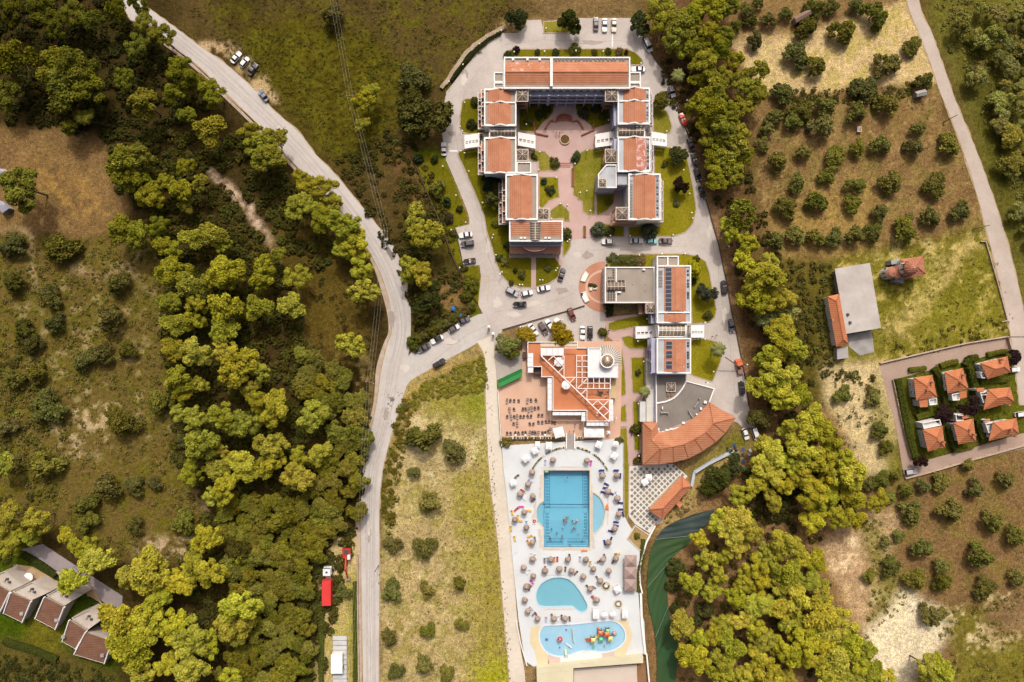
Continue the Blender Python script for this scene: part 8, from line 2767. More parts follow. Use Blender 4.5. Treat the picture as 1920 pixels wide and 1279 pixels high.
OC = (0.15,0.142,0.032)
olives = [(1417,73,17),(1513,50,21),(1580,58,24),(1495,100,22),(1530,122,20),(1665,120,23),(1467,175,18),(1400,20,13),(1408,38,12),(1442,37,14),(1380,48,12),(1420,6,12),(1475,25,12),(1530,12,20),(1560,12,16),(1640,25,24),(1605,8,14),(1622,165,24),(1735,150,19),(1500,205,20),(1487,225,16),(1547,200,20),(1540,235,20),(1605,210,20),(1665,197,22),(1722,240,14),(1610,275,18),(1652,270,20),(1715,277,16),(1780,272,20),(1507,285,17),(1567,295,20),(1457,302,20),(1550,330,16),(1495,342,18),(1605,347,17),(1672,340,22),(1755,345,21),(1475,390,23),(1532,377,22),(1600,382,19),(1650,400,17),(1745,405,18),(1802,395,20),(1702,412,13),(1450,220,18),(1440,240,16),(1455,452,18),(1492,442,18),(1530,445,17),(1565,445,17),(1602,440,16),(1637,435,18),(1697,432,23),(1712,85,16),(1430,270,15),
  (1650,807,17),(1662,840,15),(1630,907,13),(1652,900,16),(1680,890,13),(1667,932,14),(1700,920,14),(1732,912,15),(1767,905,17),(1815,872,13),(1830,915,18),(1710,962,23),(1782,957,22),(1730,1027,22),(1767,1063,17),(1687,1005,12),(1662,1017,10),(1672,1062,18),(1837,1041,22),(1860,979,20),(1905,1006,22),(1717,1086,21),(1767,1091,18),(1850,1104,22),(1910,1084,18),(1752,1154,22),(1632,1081,13),(1640,745,16),(1885,900,16),(1580,740,16),
  (795,820,30),(850,845,25),(775,885,13),(805,942,20),(735,1021,15),(797,1026,20),(862,1094,14),(735,1109,18),(800,1106,15),(730,1194,16),(802,1184,15),(865,1171,12),(742,1261,16),(795,1246,18),(837,1266,17),(644,1112,15),
  (22,460,23),(110,465,30),(25,532,20),(90,555,23),(222,530,22),(207,597,28),(102,605,20),(45,620,24),(60,645,16),(155,677,20),(192,665,22),(237,655,18),(27,710,20),(70,700,20),(87,765,30),(227,790,28),(300,755,22),(342,820,18),(85,872,26),(202,912,26),(160,945,20),(250,912,18),(287,907,15),(160,975,24),(342,980,22),(250,985,20),(775,147,30),(622,32,22),(820,352,17),(10,800,18)]
for px,py,r in olives:
 dk = 1.0 if py > 200 else .85
 if px < 350:
  dk = .85
  if py < 700:
   dk = .6
 if 700 < px < 900:
  dk = .95
 tree('olive',px,py,r,tuple(x * dk for x in OC),'olive_tree',sized(r,16,22) + ' grey green olive tree','olive','olive trees and round scrub oaks',sp=.25)

BC = (0.15,0.138,0.02)

def scatter(poly,step,jit=.42):
 xs_,ys_ = [p[0] for p in poly],[p[1] for p in poly]
 g = []
 y = min(ys_)
 row = 0
 while y < max(ys_):
  x = min(xs_) + (step / 2 if row % 2 else 0)
  while x < max(xs_):
   g.append((x + random.uniform(-jit,jit) * step,y + random.uniform(-jit,jit) * step))
   x += step
  y += step * .87
  row += 1
 a = np.array(g)
 return a[inpoly(a[:,0],a[:,1],poly)]

for px,py in scatter([(410,945),(560,925),(640,970),(622,1010),(588,1040),(580,1180),(580,1290),(400,1290),(470,1150),(430,1100)],25):
 tree('broadleaf',px,py,random.uniform(13,23),BC,'broadleaf_tree','dark olive broadleaf tree','broadleaf tree','broadleaf trees of the west wood',sp=.25)
for px,py in scatter([(545,650),(640,700),(692,775),(678,850),(672,960),(640,990),(560,930),(610,860),(625,790),(560,740)],29):
 tree('broadleaf',px,py,random.uniform(15,22),BC,'broadleaf_tree','dark olive broadleaf tree','broadleaf tree','broadleaf trees of the west wood',sp=.25)
for px,py in scatter([(1796,0),(1960,0),(1960,480),(1905,420),(1850,200),(1815,90)],34):
 tree('broadleaf',px,py,random.uniform(9,21),(0.24,0.225,0.05),'broadleaf_tree','feathery green broadleaf tree','feathery tree','feathery trees beyond the narrow road',sp=.25)
GT = 'trees and bushes of the hotel gardens'
G1,G2,G3,GY_,GP,GO,GW = (0.045,0.055,0.014),(0.085,0.085,0.018),(0.12,0.115,0.016),(0.30,0.25,0.012),(0.030,0.016,0.014),(0.26,0.17,0.016),(0.085,0.095,0.045)
for kind,px,py,r,c_,ph,ak in (
  ('broadleaf',968,33,21,G1,'dark broadleaf tree','dark tree'),('broadleaf',1068,42,22,G1,'dark broadleaf tree','dark tree'),('broadleaf',1200,43,20,G1,'dark broadleaf tree','dark tree'),('broadleaf',797,220,42,(.06,.062,.012),'big spreading broadleaf tree','dark tree'),('broadleaf',770,190,26,(.06,.062,.012),'broadleaf tree','dark tree'),('broadleaf',1240,188,16,G3,'light green tree','light green tree'),('broadleaf',918,338,17,(.02,.026,.012),'almost black broadleaf tree','dark tree'),('broadleaf',922,374,15,G2,'olive green tree','olive green tree'),('broadleaf',1271,290,18,(.07,.07,.02),'broadleaf tree','dark tree'),('broadleaf',1277,348,17,GP,'purple leaved tree','purple tree'),('broadleaf',1902,671,15,GP,'purple leaved tree','purple tree'),('broadleaf',1772,777,15,GP,'purple leaved tree','purple tree'),('broadleaf',1822,763,19,GP,'purple leaved tree','purple tree'),('broadleaf',1728,865,13,GP,'purple leaved tree','purple tree'),
  ('broadleaf',1300,505,15,GY_,'bright yellow tree','yellow tree'),('broadleaf',1327,550,19,(.05,.06,.028),'dark blue green tree','dark tree'),('broadleaf',988,628,15,GO,'golden leaved tree','golden tree'),('broadleaf',1051,627,20,GO,'golden leaved tree','golden tree'),('broadleaf',955,648,20,(.17,.17,.05),'flowering oleander tree','oleander'),('broadleaf',940,645,14,(.17,.17,.05),'flowering oleander tree','oleander'),('broadleaf',962,664,10,G3,'light green tree','light green tree'),
  ('topiary',1122,430,14,GW,'round clipped grey green tree','clipped tree'),('topiary',1143,432,9,G2,'round clipped tree','clipped tree'),('topiary',1218,432,16,GW,'wide clipped grey green tree','clipped tree'),('topiary',953,103,8,G1,'round clipped bush','clipped tree'),('topiary',1141,95,6,G2,'round clipped bush','clipped tree'),('topiary',783,298,10,(.035,.055,.02),'round clipped bush','clipped tree'),('topiary',815,298,8,(.03,.045,.012),'round clipped bush','clipped tree'),('topiary',838,378,9,(.04,.062,.022),'round clipped bush','clipped tree'),('topiary',1020,339,7,(.06,.085,.03),'round clipped bush','clipped tree'),('topiary',1130,623,9,G2,'round clipped bush','clipped tree'),('topiary',890,190,9,G1,'round clipped bush','clipped tree'),('topiary',1108,534,4.5,G2,'round clipped bush','clipped tree'),('topiary',1115,536,4.5,G2,'round clipped bush','clipped tree'),
  ('shrub',968,93,6,GP,'purple shrub','purple shrub'),('shrub',1008,98,5,G1,'garden shrub','garden shrub'),('shrub',1042,98,7,G1,'garden shrub','garden shrub'),('shrub',1078,92,10,G2,'garden shrub','garden shrub'),('shrub',1115,98,6,G2,'garden shrub','garden shrub'),('shrub',1161,96,7,(.14,.10,.03),'garden shrub','garden shrub'),('shrub',1174,98,4,GP,'purple shrub','purple shrub'),('shrub',884,232,9,G1,'garden shrub','garden shrub'),('shrub',995,226,7,G3,'garden shrub','garden shrub'),('shrub',1012,215,9,G1,'garden shrub','garden shrub'),('shrub',1025,205,9,(.05,.05,.02),'garden shrub','garden shrub'),('shrub',1095,212,9,(.06,.055,.025),'garden shrub','garden shrub'),('shrub',1130,218,7,G2,'garden shrub','garden shrub'),('shrub',1118,205,8,G1,'garden shrub','garden shrub'),('shrub',1002,294,6,G2,'garden shrub','garden shrub'),('shrub',1040,305,9,(.09,.09,.02),'garden shrub','garden shrub'),('shrub',1080,293,9,(.07,.09,.025),'garden shrub','garden shrub'),('shrub',1032,357,8,(.05,.055,.02),'garden shrub','garden shrub'),('shrub',1025,352,5,G3,'garden shrub','garden shrub'),('shrub',1141,378,7,G3,'garden shrub','garden shrub'),('shrub',1246,307,6,G2,'garden shrub','garden shrub'),('shrub',1269,381,6,(.12,.13,.04),'garden shrub','garden shrub'),('shrub',1062,437,11,G2,'garden shrub','garden shrub'),('shrub',936,483,7,G2,'garden shrub','garden shrub'),('shrub',928,420,6,G3,'garden shrub','garden shrub'),('shrub',947,490,8,(.18,.17,.05),'garden shrub','garden shrub'),('shrub',966,507,5,G1,'garden shrub','garden shrub'),('shrub',958,530,5,G2,'garden shrub','garden shrub'),('shrub',1028,502,6,(.13,.12,.04),'garden shrub','garden shrub'),('shrub',979,515,7,(.12,.10,.03),'garden shrub','garden shrub'),('shrub',955,462,9,G1,'garden shrub','garden shrub'),('shrub',862,392,6,G1,'garden shrub','garden shrub'),('shrub',841,408,10,(.05,.045,.02),'garden shrub','garden shrub'),('shrub',883,532,14,G3,'garden shrub','garden shrub'),('shrub',874,556,11,G2,'garden shrub','garden shrub'),
  ('shrub',1152,486,10,(.09,.10,.03),'garden shrub','garden shrub'),('shrub',1168,488,11,(.10,.11,.03),'garden shrub','garden shrub'),('shrub',1184,488,10,(.12,.11,.03),'garden shrub','garden shrub'),('shrub',1200,487,10,(.16,.13,.06),'garden shrub','garden shrub'),('shrub',1306,485,7,G3,'garden shrub','garden shrub'),('shrub',1299,525,8,G1,'garden shrub','garden shrub'),('shrub',1328,590,9,G2,'garden shrub','garden shrub'),('shrub',1196,699,6,(.06,.07,.02),'garden shrub','garden shrub'),('shrub',1193,804,9,G2,'garden shrub','garden shrub'),('shrub',1196,862,8,(.12,.10,.03),'garden shrub','garden shrub'),('shrub',1142,574,8,G1,'garden shrub','garden shrub'),('shrub',1142,586,8,G1,'garden shrub','garden shrub'),('shrub',948,829,11,(.14,.13,.035),'garden shrub','garden shrub'),('shrub',1161,826,8,(.09,.09,.03),'garden shrub','garden shrub'),('shrub',1194,1005,6,G3,'garden shrub','garden shrub'),('shrub',1268,1065,17,(.06,.06,.015),'dark round bush','garden shrub'),('shrub',1262,1098,13,(.06,.055,.015),'dark round bush','garden shrub'),('shrub',1268,1140,12,(.06,.06,.015),'dark round bush','garden shrub'),('shrub',1322,1144,16,(.06,.06,.015),'dark round bush','garden shrub'),('shrub',1303,1166,13,(.06,.06,.015),'dark round bush','garden shrub'),('broadleaf',1350,895,24,(.055,.06,.014),'dense green tree','dark tree'),('broadleaf',1330,915,18,(.055,.06,.014),'dense green tree','dark tree'),('broadleaf',1375,875,20,(.055,.06,.014),'dense green tree','dark tree'),('broadleaf',1427,785,20,(.10,.095,.02),'olive green tree','olive green tree'),
  ('broadleaf',802,557,28,(.045,.045,.012),'dense dark tree','dark tree'),('broadleaf',790,590,18,(.05,.05,.012),'dense dark tree','dark tree'),('broadleaf',445,1032,27,(.055,.055,.012),'dense dark tree','dark tree'),('broadleaf',1440,600,24,(.17,.17,.05),'wispy pale tree','light green tree'),('broadleaf',1475,590,22,(.17,.17,.05),'wispy pale tree','light green tree')):
 tree(kind,px,py,r,c_,{'topiary': 'clipped_tree','shrub': 'shrub'}.get(kind,'broadleaf_tree'),ph,ak,GT,'bush' if kind == 'shrub' else 'tree')

for px,py,r in ((770,640,9),(784,634,10),(797,628,10),(810,621,11),(823,613,10),(836,606,11),(848,598,10),(861,590,10),(873,583,9),(884,576,9),(790,618,9),(815,603,11),(838,590,8),(778,652,8)):
 tree('shrub',px,py,r,random.choice([(.10,.088,.018),(.12,.09,.02),(.085,.085,.018)]),'shrub','entrance shrub','entrance shrub','shrubs above the entrance road','bush')

# palms
def palm(px,py,r,h,label,c_):
 p = P(px,py,h)
 t = thing('palm_tree',label,'tree',(p.x,p.y,0))
 mb = MB()
 for k in range(7):
  z0,z1 = h * k / 7,h * (k + 1) / 7
  mb.tube((p.x,p.y,z0),(p.x,p.y,z1),.3 - .02 * k,.24 - .015 * k,8,cap=False)
 part('trunk',mb,BARK,t)
 L = r * MPP
 rg = np.random.default_rng(int(px))
 for k in range(30):
  a = 2 * math.pi * k / 30 + rg.uniform(-.1,.1)
  up = rg.uniform(.1,.9)
  l = L * rg.uniform(.8,1.05)
  pts_ = []
  for j in range(6):
   u = j / 5
   pts_.append(Vector((p.x + math.cos(a) * l * u,p.y + math.sin(a) * l * u,h + l * (up * u - 1.1 * u * u * (.5 + up * .5)))))
  mb = MB()
  sd_ = Vector((-math.sin(a),math.cos(a),0))
  for j in range(5):
   w0,w1 = .22 * math.sin(math.pi * (j + .35) / 5.6),.22 * math.sin(math.pi * (j + 1.2) / 5.8)
   for sg in (-1,1):
    mb.add([pts_[j],pts_[j + 1],pts_[j + 1] + sd_ * sg * w1 * 1.6 - Vector((0,0,.08)),pts_[j] + sd_ * sg * w0 * 1.6 - Vector((0,0,.08))],[(0,1,2,3) if sg < 0 else (3,2,1,0)])
  part('frond',mb,mat('palm_frond',c_,tuple(x * .7 for x in c_),2,var=.15),t)

palm(1348,655,15,8,'fan palm on the lawn beside the crane truck',(.16,.17,.05))
palm(1209,735,11,5,'palm beside the white terrace',(.16,.17,.05))
palm(1272,140,14,6,'dusty palm beside the north east car park',(.16,.17,.05))

# hedges
def hedge(pts_,w,h,c_,label,cat='hedge',per=26):
 rg = np.random.default_rng(len(pts_) * 7 + int(pts_[0][0]))
 V,T = [],[]
 wp = [P(*q) for q in pts_]
 c0_ = sum(wp,Vector()) / len(wp)
 for a,b_ in zip(wp[:-1],wp[1:]):
  L = (b_ - a).length
  n = int(L * w * per) + 8
  d = (b_ - a).normalized()
  s_ = Vector((-d.y,d.x,0))
  u,v = rg.uniform(0,L,n),rg.uniform(-1,1,n)
  z = h * (1 - .35 * v ** 2) * rg.uniform(.82,1.08,n)
  pos = np.stack([a.x + d.x * u + s_.x * v * w / 2 - c0_.x,a.y + d.y * u + s_.y * v * w / 2 - c0_.y,z],1)
  nr = np.stack([s_.x * v * .8,s_.y * v * .8,np.full(n,1.0)],1)
  V.append(tufts(pos,nr,rg.uniform(.16,.34,n),rg,.5))
  tone = rg.uniform(.7,1.3,(n,1)) * np.ones((1,3))
  T.append(np.repeat(tone,9,0))
  mb = MB().bar(a - c0_ + Vector((0,0,h * .45)),b_ - c0_ + Vector((0,0,h * .45)),w * .8,h * .9)
  tri = []
  for f in mb.f:
   for i in range(1,len(f) - 1):
    tri += [mb.v[f[0]],mb.v[f[i]],mb.v[f[i + 1]]]
  V.append(np.array(tri))
  T.append(np.full((len(tri),3),.8))
 t = thing('hedge',label,cat,(c0_.x,c0_.y,0))
 o = link('foliage',raw_mesh('foliage',np.concatenate(V),np.concatenate(T),LEAF),t)
 o.color = tuple(c_) + (1,)
 link('stem',mesh('stem',MB().tube((0,0,0),(0,0,h * .5),.08)),t)  if False else None
 return t

HG = (.062,.072,.012)
for pts_,w,h,c_,lb in (
  ([(1680,710),(1692,770),(1702,820),(1712,855)],2.4,2.0,HG,'tall hedge inside the west fence of the villas'),
  ([(1748,690),(1758,705),(1766,740),(1772,758)],2.2,2.0,HG,'curved hedge between the two north villas'),
  ([(1760,686),(1778,680),(1792,678)],1.8,1.5,(.11,.11,.015),'light hedge north of the middle villa'),
  ([(1806,685),(1813,672),(1828,670)],2.2,2.0,HG,'curved hedge top beside the north east villa'),
  ([(1815,690),(1822,715),(1826,740)],2.2,2.0,HG,'straight hedge between the north east and middle villas'),
  ([(1776,798),(1782,825),(1790,845)],2.2,2.0,HG,'hedge between the two south villas'),
  ([(1830,785),(1836,805),(1842,828)],2.2,2.0,HG,'hedge between the south middle and south east villas'),
  ([(1795,843),(1822,836)],1.6,1.0,(.12,.12,.015),'light hedge along the south drive'),
  ([(1848,665),(1866,661),(1885,658)],1.6,1.3,(.10,.10,.015),'light hedge north of the north east villa'),
  ([(1836,716),(1862,713),(1888,712)],1.8,1.0,(.09,.10,.015),'low hedge between the east villas'),
  ([(1702,694),(1718,692),(1734,690)],1.6,1.2,(.11,.11,.015),'light hedge north of the north west villa'),
  ([(1716,782),(1735,776),(1755,772)],2.2,1.3,(.10,.11,.015),'leafy border between the two west villas'),
  ([(45,1037),(80,1058),(108,1078)],2.2,1.6,(.04,.05,.012),'dark hedge between the cottage drive and patio'),
  ([(165,1122),(190,1136),(210,1148)],2.0,1.6,(.04,.06,.010),'dark hedge behind the eastern cottage'),
  ([(10,1200),(60,1215),(110,1235)],2.4,1.4,(.05,.06,.012),'hedge along the foot of the cottage gardens'),
  ([(666,1090),(667,1180),(667,1290)],1.4,1.2,(.07,.085,.012),'narrow hedge along the yard wall'),
  ([(601,1132),(604,1200),(603,1280)],1.6,1.2,(.075,.09,.018),'creeping hedge on the west side of the yard'),
  ([(845,152),(868,122),(890,98),(915,75),(938,62)],1.4,1.0,(.03,.034,.010),'dark hedge inside the curving stone wall'),
  ([(1205,1010),(1204,1045),(1196,1078),(1197,1108)],1.6,1.0,(.075,.08,.018),'hedge behind the brown marquee'),
  ([(1076,1250),(1120,1246),(1192,1240)],.9,.5,(.12,.11,.014),'thin hedge along the top of the pink court'),
  ([(1137,496),(1137,500)],.6,.6,G2,'tiny box hedge at the reception corner')):
 hedge(pts_,w,h,c_,lb)

# undergrowth: low bushes nobody could count
UV,UT = [],[]
WASH = [(395,320),(430,345),(452,375),(475,405),(505,445),(530,485),(548,500),(565,545),(578,590),(590,640)]

def under(poly,dens,rr,c_,sp=.25,ts=.4,k=20,brk=None,zs=.8):
 """fill an area (photo outline on the ground) with low bushes"""
 rg = np.random.default_rng(len(UV) + 40)
 w = np.array(XY(poly))
 x0,y0,x1,y1 = w[:,0].min(),w[:,1].min(),w[:,0].max(),w[:,1].max()
 n = int((x1 - x0) * (y1 - y0) * dens)
 x,y = rg.uniform(x0,x1,n),rg.uniform(y0,y1,n)
 m_ = inpoly(x,y,[tuple(p) for p in w])
 if brk is not None:
  m_ &= fbm(x / brk[0] + 50,y / brk[0] + 50,77) > brk[1] + rg.uniform(-.06,.06,n)
 wx_,wy_ = x / MPP + CX,CY - y / MPP
 for (ax_,ay_),(bx_,by_) in zip(WASH[:-1],WASH[1:]):
  tt = np.clip(((wx_ - ax_) * (bx_ - ax_) + (wy_ - ay_) * (by_ - ay_)) / ((bx_ - ax_) ** 2 + (by_ - ay_) ** 2),0,1)
  m_ &= np.hypot(wx_ - ax_ - tt * (bx_ - ax_),wy_ - ay_ - tt * (by_ - ay_)) > 13
 x,y = x[m_],y[m_]
 n = len(x)
 if not n:
  return
 r = rg.uniform(rr[0],rr[1],n)
 dz = rg.uniform(0.05,1,(n,k))
 ph = rg.uniform(0,6.28,(n,k))
 q = np.sqrt(1 - dz ** 2)
 d = np.stack([q * np.cos(ph),q * np.sin(ph),dz],-1)
 pos = np.stack([x,y,np.zeros(n)],-1)[:,None,:] + d * r[:,None,None] * np.array([1,1,zs]) * rg.uniform(.75,1.05,(n,k,1))
 v = tufts(pos.reshape(-1,3),d.reshape(-1,3),(rg.uniform(.7,1.3,(n,k)) * (r * ts)[:,None]).reshape(-1),rg,.45)
 tone = rg.uniform(1 - sp,1 + sp,(n,1,1)) * rg.uniform(.8,1.2,(n,k,1)) * np.array(c_) * (1 + rg.normal(0,.06,(n,1,3)))
 UV.append(v)
 UT.append(np.repeat(tone.reshape(-1,3),9,0))

DG = (.055,.052,.011)
under([(210,240),(468,254),(545,335),(640,480),(560,520),(600,640),(560,700),(690,780),(672,960),(600,1290),(400,1290),(340,1060),(390,950),(330,860),(310,700),(300,450),(215,340)],.22,(.9,1.9),DG,k=30)
under([(-30,-30),(215,-30),(226,38),(262,56),(292,84),(325,108),(362,142),(410,188),(220,300),(180,245),(-30,235)],.2,(.9,1.9),(.036,.035,.009),k=28)
under([(-30,430),(150,450),(290,440),(315,600),(310,760),(340,900),(390,960),(340,1060),(200,1050),(100,1000),(-30,940)],.4,(.3,.9),(.145,.125,.03),.4,k=14,brk=(9,.4))
under([(-30,640),(60,640),(130,800),(120,960),(-30,960)],.2,(.6,1.4),(.09,.082,.018),.3,k=20,brk=(8,.4))
under([(520,380),(640,470),(700,620),(690,690),(600,700),(545,560)],.22,(.35,.9),(.060,.050,.014),.35,k=14,brk=(8,.42))
under([(350,20),(470,-30),(960,-30),(960,60),(860,130),(820,230),(740,300),(690,320),(620,300),(560,230),(490,160)],.6,(.2,.55),(.10,.09,.02),.4,k=10,brk=(7,.4))
under([(450,70),(700,60),(780,140),(740,250),(680,320),(620,300),(520,190)],.4,(.25,.6),(.115,.112,.018),.3,k=12)
under([(630,300),(740,240),(790,280),(850,430),(880,540),(860,600),(780,640),(768,560),(690,400)],.3,(.5,1.4),(.06,.055,.014),.35,k=22,brk=(10,.36))
under([(715,960),(722,880),(735,830),(742,770),(760,740),(768,790),(760,830),(748,900),(738,990),(730,1010)],.6,(.5,1.1),(.11,.095,.014),.25,k=20)
under([(762,752),(790,722),(850,690),(905,662),(915,735),(870,735),(800,752),(770,775)],1.5,(.45,.9),(.2,.18,.026),.3,k=18)
under([(758,800),(742,770),(765,750),(780,772),(768,800)],.8,(.4,.8),(.16,.11,.03),.3,k=16)
under([(1215,110),(1300,110),(1410,330),(1470,480),(1530,640),(1520,770),(1440,800),(1420,760),(1385,520),(1330,330)],.14,(.5,1.4),(.050,.046,.012),.35,k=22,brk=(9,.42))
under([(1470,470),(1565,500),(1560,690),(1640,700),(1620,740),(1540,700),(1480,640)],.3,(.5,1.3),(.075,.068,.018),.35,k=20)
under([(1560,480),(1850,425),(1900,600),(1890,630),(1650,685),(1640,500)],.35,(.2,.5),(.17,.155,.035),.35,k=10,brk=(6,.5))
under([(1660,640),(1890,590),(1890,628),(1680,672)],.4,(.35,.8),(.09,.085,.018),.3,k=14,brk=(6,.42))
under([(1745,-30),(1960,-30),(1960,540),(1915,440),(1855,250),(1765,60)],.4,(.3,.9),(.19,.175,.045),.4,k=14,brk=(7,.36))
under([(1400,180),(1650,165),(1745,150),(1845,420),(1640,470),(1450,480),(1420,330)],.3,(.15,.42),(.17,.14,.05),.35,k=8,brk=(6,.44))
under([(1470,165),(1640,165),(1720,150),(1720,180),(1640,195),(1480,200)],.5,(.4,1.0),(.075,.068,.016),.35,k=16)
under([(1300,1010),(1345,965),(1400,860),(1560,790),(1630,940),(1530,1020),(1600,1180),(1660,1300),(1275,1300),(1280,1200),(1262,1110)],.07,(.5,1.5),(.07,.065,.015),.4,k=22)
under([(1400,880),(1560,800),(1600,960),(1480,1000),(1400,960)],.16,(.8,1.8),(.045,.045,.011),.3,k=24)
under([(1610,960),(1650,980),(1700,1130),(1620,1200),(1640,1080)],.35,(.3,.8),(.15,.135,.03),.3,k=14)
under([(1560,940),(1700,890),(1930,830),(1960,1150),(1760,1180),(1640,1100)],.3,(.15,.42),(.17,.14,.05),.35,k=8,brk=(6,.44))
under([(1760,1150),(1930,1110),(1960,1300),(1770,1300)],.3,(.3,.9),(.14,.125,.03),.4,k=14,brk=(6,.45))
under([(1240,975),(1280,930),(1310,905),(1330,930),(1300,955),(1250,980)],.5,(.3,.7),(.15,.115,.05),.3,k=14)
under([(1206,1110),(1209,1060),(1215,1035),(1232,995),(1228,1000),(1212,1040),(1205,1090)],.5,(.2,.5),(.13,.11,.03),.3,k=12)
under([(-30,1210),(120,1240),(220,1265),(210,1300),(-30,1300)],.3,(.5,1.3),(.05,.05,.013),.35,k=20)
under([(0,1020),(40,1030),(30,1060),(-20,1060)],.4,(.5,1.0),(.05,.055,.012),.3,k=18)
under([(1690,700),(1890,650),(1890,800),(1720,860)],.12,(.3,.7),(.085,.10,.016),.3,k=14)
under([(720,740),(915,650),(965,1300),(712,1300)],.5,(.12,.3),(.24,.20,.105),.3,ts=.7,k=5,brk=(7,.5))
under([(860,900),(925,860),(962,1300),(880,1300)],.6,(.12,.3),(.15,.135,.03),.3,ts=.7,k=5,brk=(6,.4))
under([(850,870),(925,840),(960,1300),(700,1300),(715,1000)],.25,(.15,.35),(.13,.115,.04),.3,ts=.6,k=6,brk=(8,.5))
under([(1640,690),(1700,900),(1620,905),(1540,760),(1560,700)],.25,(.25,.7),(.11,.10,.035),.35,k=12,brk=(5,.5))
under([(975,195),(1038,195),(1020,228),(1000,240),(975,240)],.3,(.3,.7),(.05,.05,.014),.3,k=14)
under([(1080,195),(1138,195),(1145,228),(1110,240),(1085,215)],.3,(.3,.7),(.045,.045,.014),.3,k=14)
um = raw_mesh('undergrowth',np.concatenate(UV),np.concatenate(UT),LEAF)
uo = bpy.data.objects.new('undergrowth',um)
uo.color = (1,1,1,1)
col.objects.link(uo)
tag(uo,'low scrub, bracken and weeds between the trees','undergrowth',kind='stuff')
# ---------------------------------------------------------------- people
def body_mesh(name,joints,bones,rad,mats_):
 """one continuous figure grown over a skeleton, turned into a plain mesh"""
 me = bpy.data.meshes.new(name)
 me.from_pydata(joints,bones,[])
 o = bpy.data.objects.new(name,me)
 col.objects.link(o)
 md = o.modifiers.new('skin','SKIN')
 md.use_smooth_shade = True
 sv = me.skin_vertices[0].data
 for i,r in enumerate(rad):
  sv[i].radius = (r,r * .85)
 sv[0].use_root = True
 o.modifiers.new('sub','SUBSURF').levels = 1
 dg_ = bpy.context.evaluated_depsgraph_get()
 ev = o.evaluated_get(dg_)
 out = bpy.data.meshes.new_from_object(ev)
 bpy.data.objects.remove(o)
 out.materials.clear()
 for m_ in mats_:
  out.materials.append(m_)
 return out

SKINM = mat('skin',A(196,142,112),var=.06)
HAIRM = mat('hair',(0.035,0.022,0.015))
CLOTH = [mat('cloth_' + n_,c_) for n_,c_ in (('white',(0.55,0.55,0.55)),('navy',(0.04,0.05,0.12)),('red',(0.4,0.06,0.05)),('black',(0.03,0.03,0.03)),('beige',(0.4,0.32,0.24)))]
# 0 pelvis 1 chest 2 neck 3 head 4-6 arm 7-9 arm 10-13 leg 14-17 leg
stand = [(0,0,.95),(0,0,1.32),(0,0,1.5),(0,.02,1.66),(-.2,0,1.42),(-.27,.02,1.14),(-.26,.12,.9),(.2,0,1.42),(.27,.02,1.14),(.26,.12,.9),(-.1,0,.9),(-.11,.08,.5),(-.11,-.02,.08),(-.11,.14,.04),(.1,0,.9),(.11,-.04,.5),(.11,-.16,.1),(.11,-.02,.04)]
bones = [(0,1),(1,2),(2,3),(1,4),(4,5),(5,6),(1,7),(7,8),(8,9),(0,10),(10,11),(11,12),(12,13),(0,14),(14,15),(15,16),(16,17)]
rad = [.14,.16,.06,.11,.07,.05,.04,.07,.05,.04,.09,.065,.045,.04,.09,.065,.045,.04]
swim = [(0,-.1,-.05),(0,.3,.02),(0,.45,.1),(0,.58,.18),(-.2,.36,.05),(-.42,.5,.03),(-.3,.75,.02),(.2,.36,.05),(.42,.5,.03),(.3,.75,.02),(-.1,-.15,-.08),(-.14,-.5,-.12),(-.12,-.85,-.15),(-.12,-.98,-.16),(.1,-.15,-.08),(.16,-.48,-.15),(.14,-.82,-.2),(.14,-.95,-.2)]
BST = [body_mesh('person',stand,bones,rad,[SKINM,c_]) for c_ in CLOTH]
for me in BST:
 for pl_ in me.polygons:
  if .5 < pl_.center.z < 1.47 and abs(pl_.center.x) < .26:
   pl_.material_index = 1
BSW = [body_mesh('person',swim,bones,rad,[SKINM,c_]) for c_ in CLOTH[:3]]
for me in BSW:
 for pl_ in me.polygons:
  if -.35 < pl_.center.y < .05:
   pl_.material_index = 1
HAIRME = mesh('hair',MB().lathe([(.1,-.02),(.125,.05),(.1,.12),(.03,.15)],10),HAIRM,smooth=True)

def person(px,py,z,pose,a,phrase,ak):
 p = P(px,py,z)
 k = random.randrange(len(BSW if pose == 'swim' else BST))
 o = bpy.data.objects.new('person',(BSW if pose == 'swim' else BST)[k])
 o.location = (p.x,p.y,z)
 o.rotation_euler = (0,0,R(a))
 col.objects.link(o)
 link('hair',HAIRME,o,(0,.58,.22) if pose == 'swim' else (0,.02,1.70))
 auto(o,phrase,ak,px,py,'person','bathers' if pose == 'swim' else 'people on foot')

for px,py in ((1063.5,894),(1057,971),(1060,975),(1064,970),(1061,979),(1073,975),(1078,979),(1082,976),(1055,988),(1075,991),(1079,988),(1044,998),(1084,1000),(1054,1006),(1034,990),(1095,991),(1032,1009),(1068,1020),(1091,1013),(1008,975)):
 swm = random.random() < .3
 person(px,py,ZD - (.3 if swm else 1.5),'swim' if swm else 'stand',random.uniform(0,360),'bather in the large pool','bather')
for px,py,z,lb in ((1043,251,.08,'person walking in the pink courtyard'),(1049,251,.08,'person walking in the pink courtyard'),(1002,806,ZT,'person in dark clothes on the bar terrace'),(1067.5,808,ZT,'person at the terrace steps'),(1075.5,807,ZT,'person at the terrace steps'),(1078,795,ZT,'person crossing the bar terrace'),(1334,631,.05,'person by the white canopy in the yard'),(1342,629,.05,'person by the white canopy in the yard'),(1183.5,815,.08,'person on the garden path'),(1141,620,.08,'person on the path by the car park'),(1186,958,.32,'person on the chequered terrace')):
 person(px,py,z,'stand',random.uniform(0,360),lb,'person on foot')

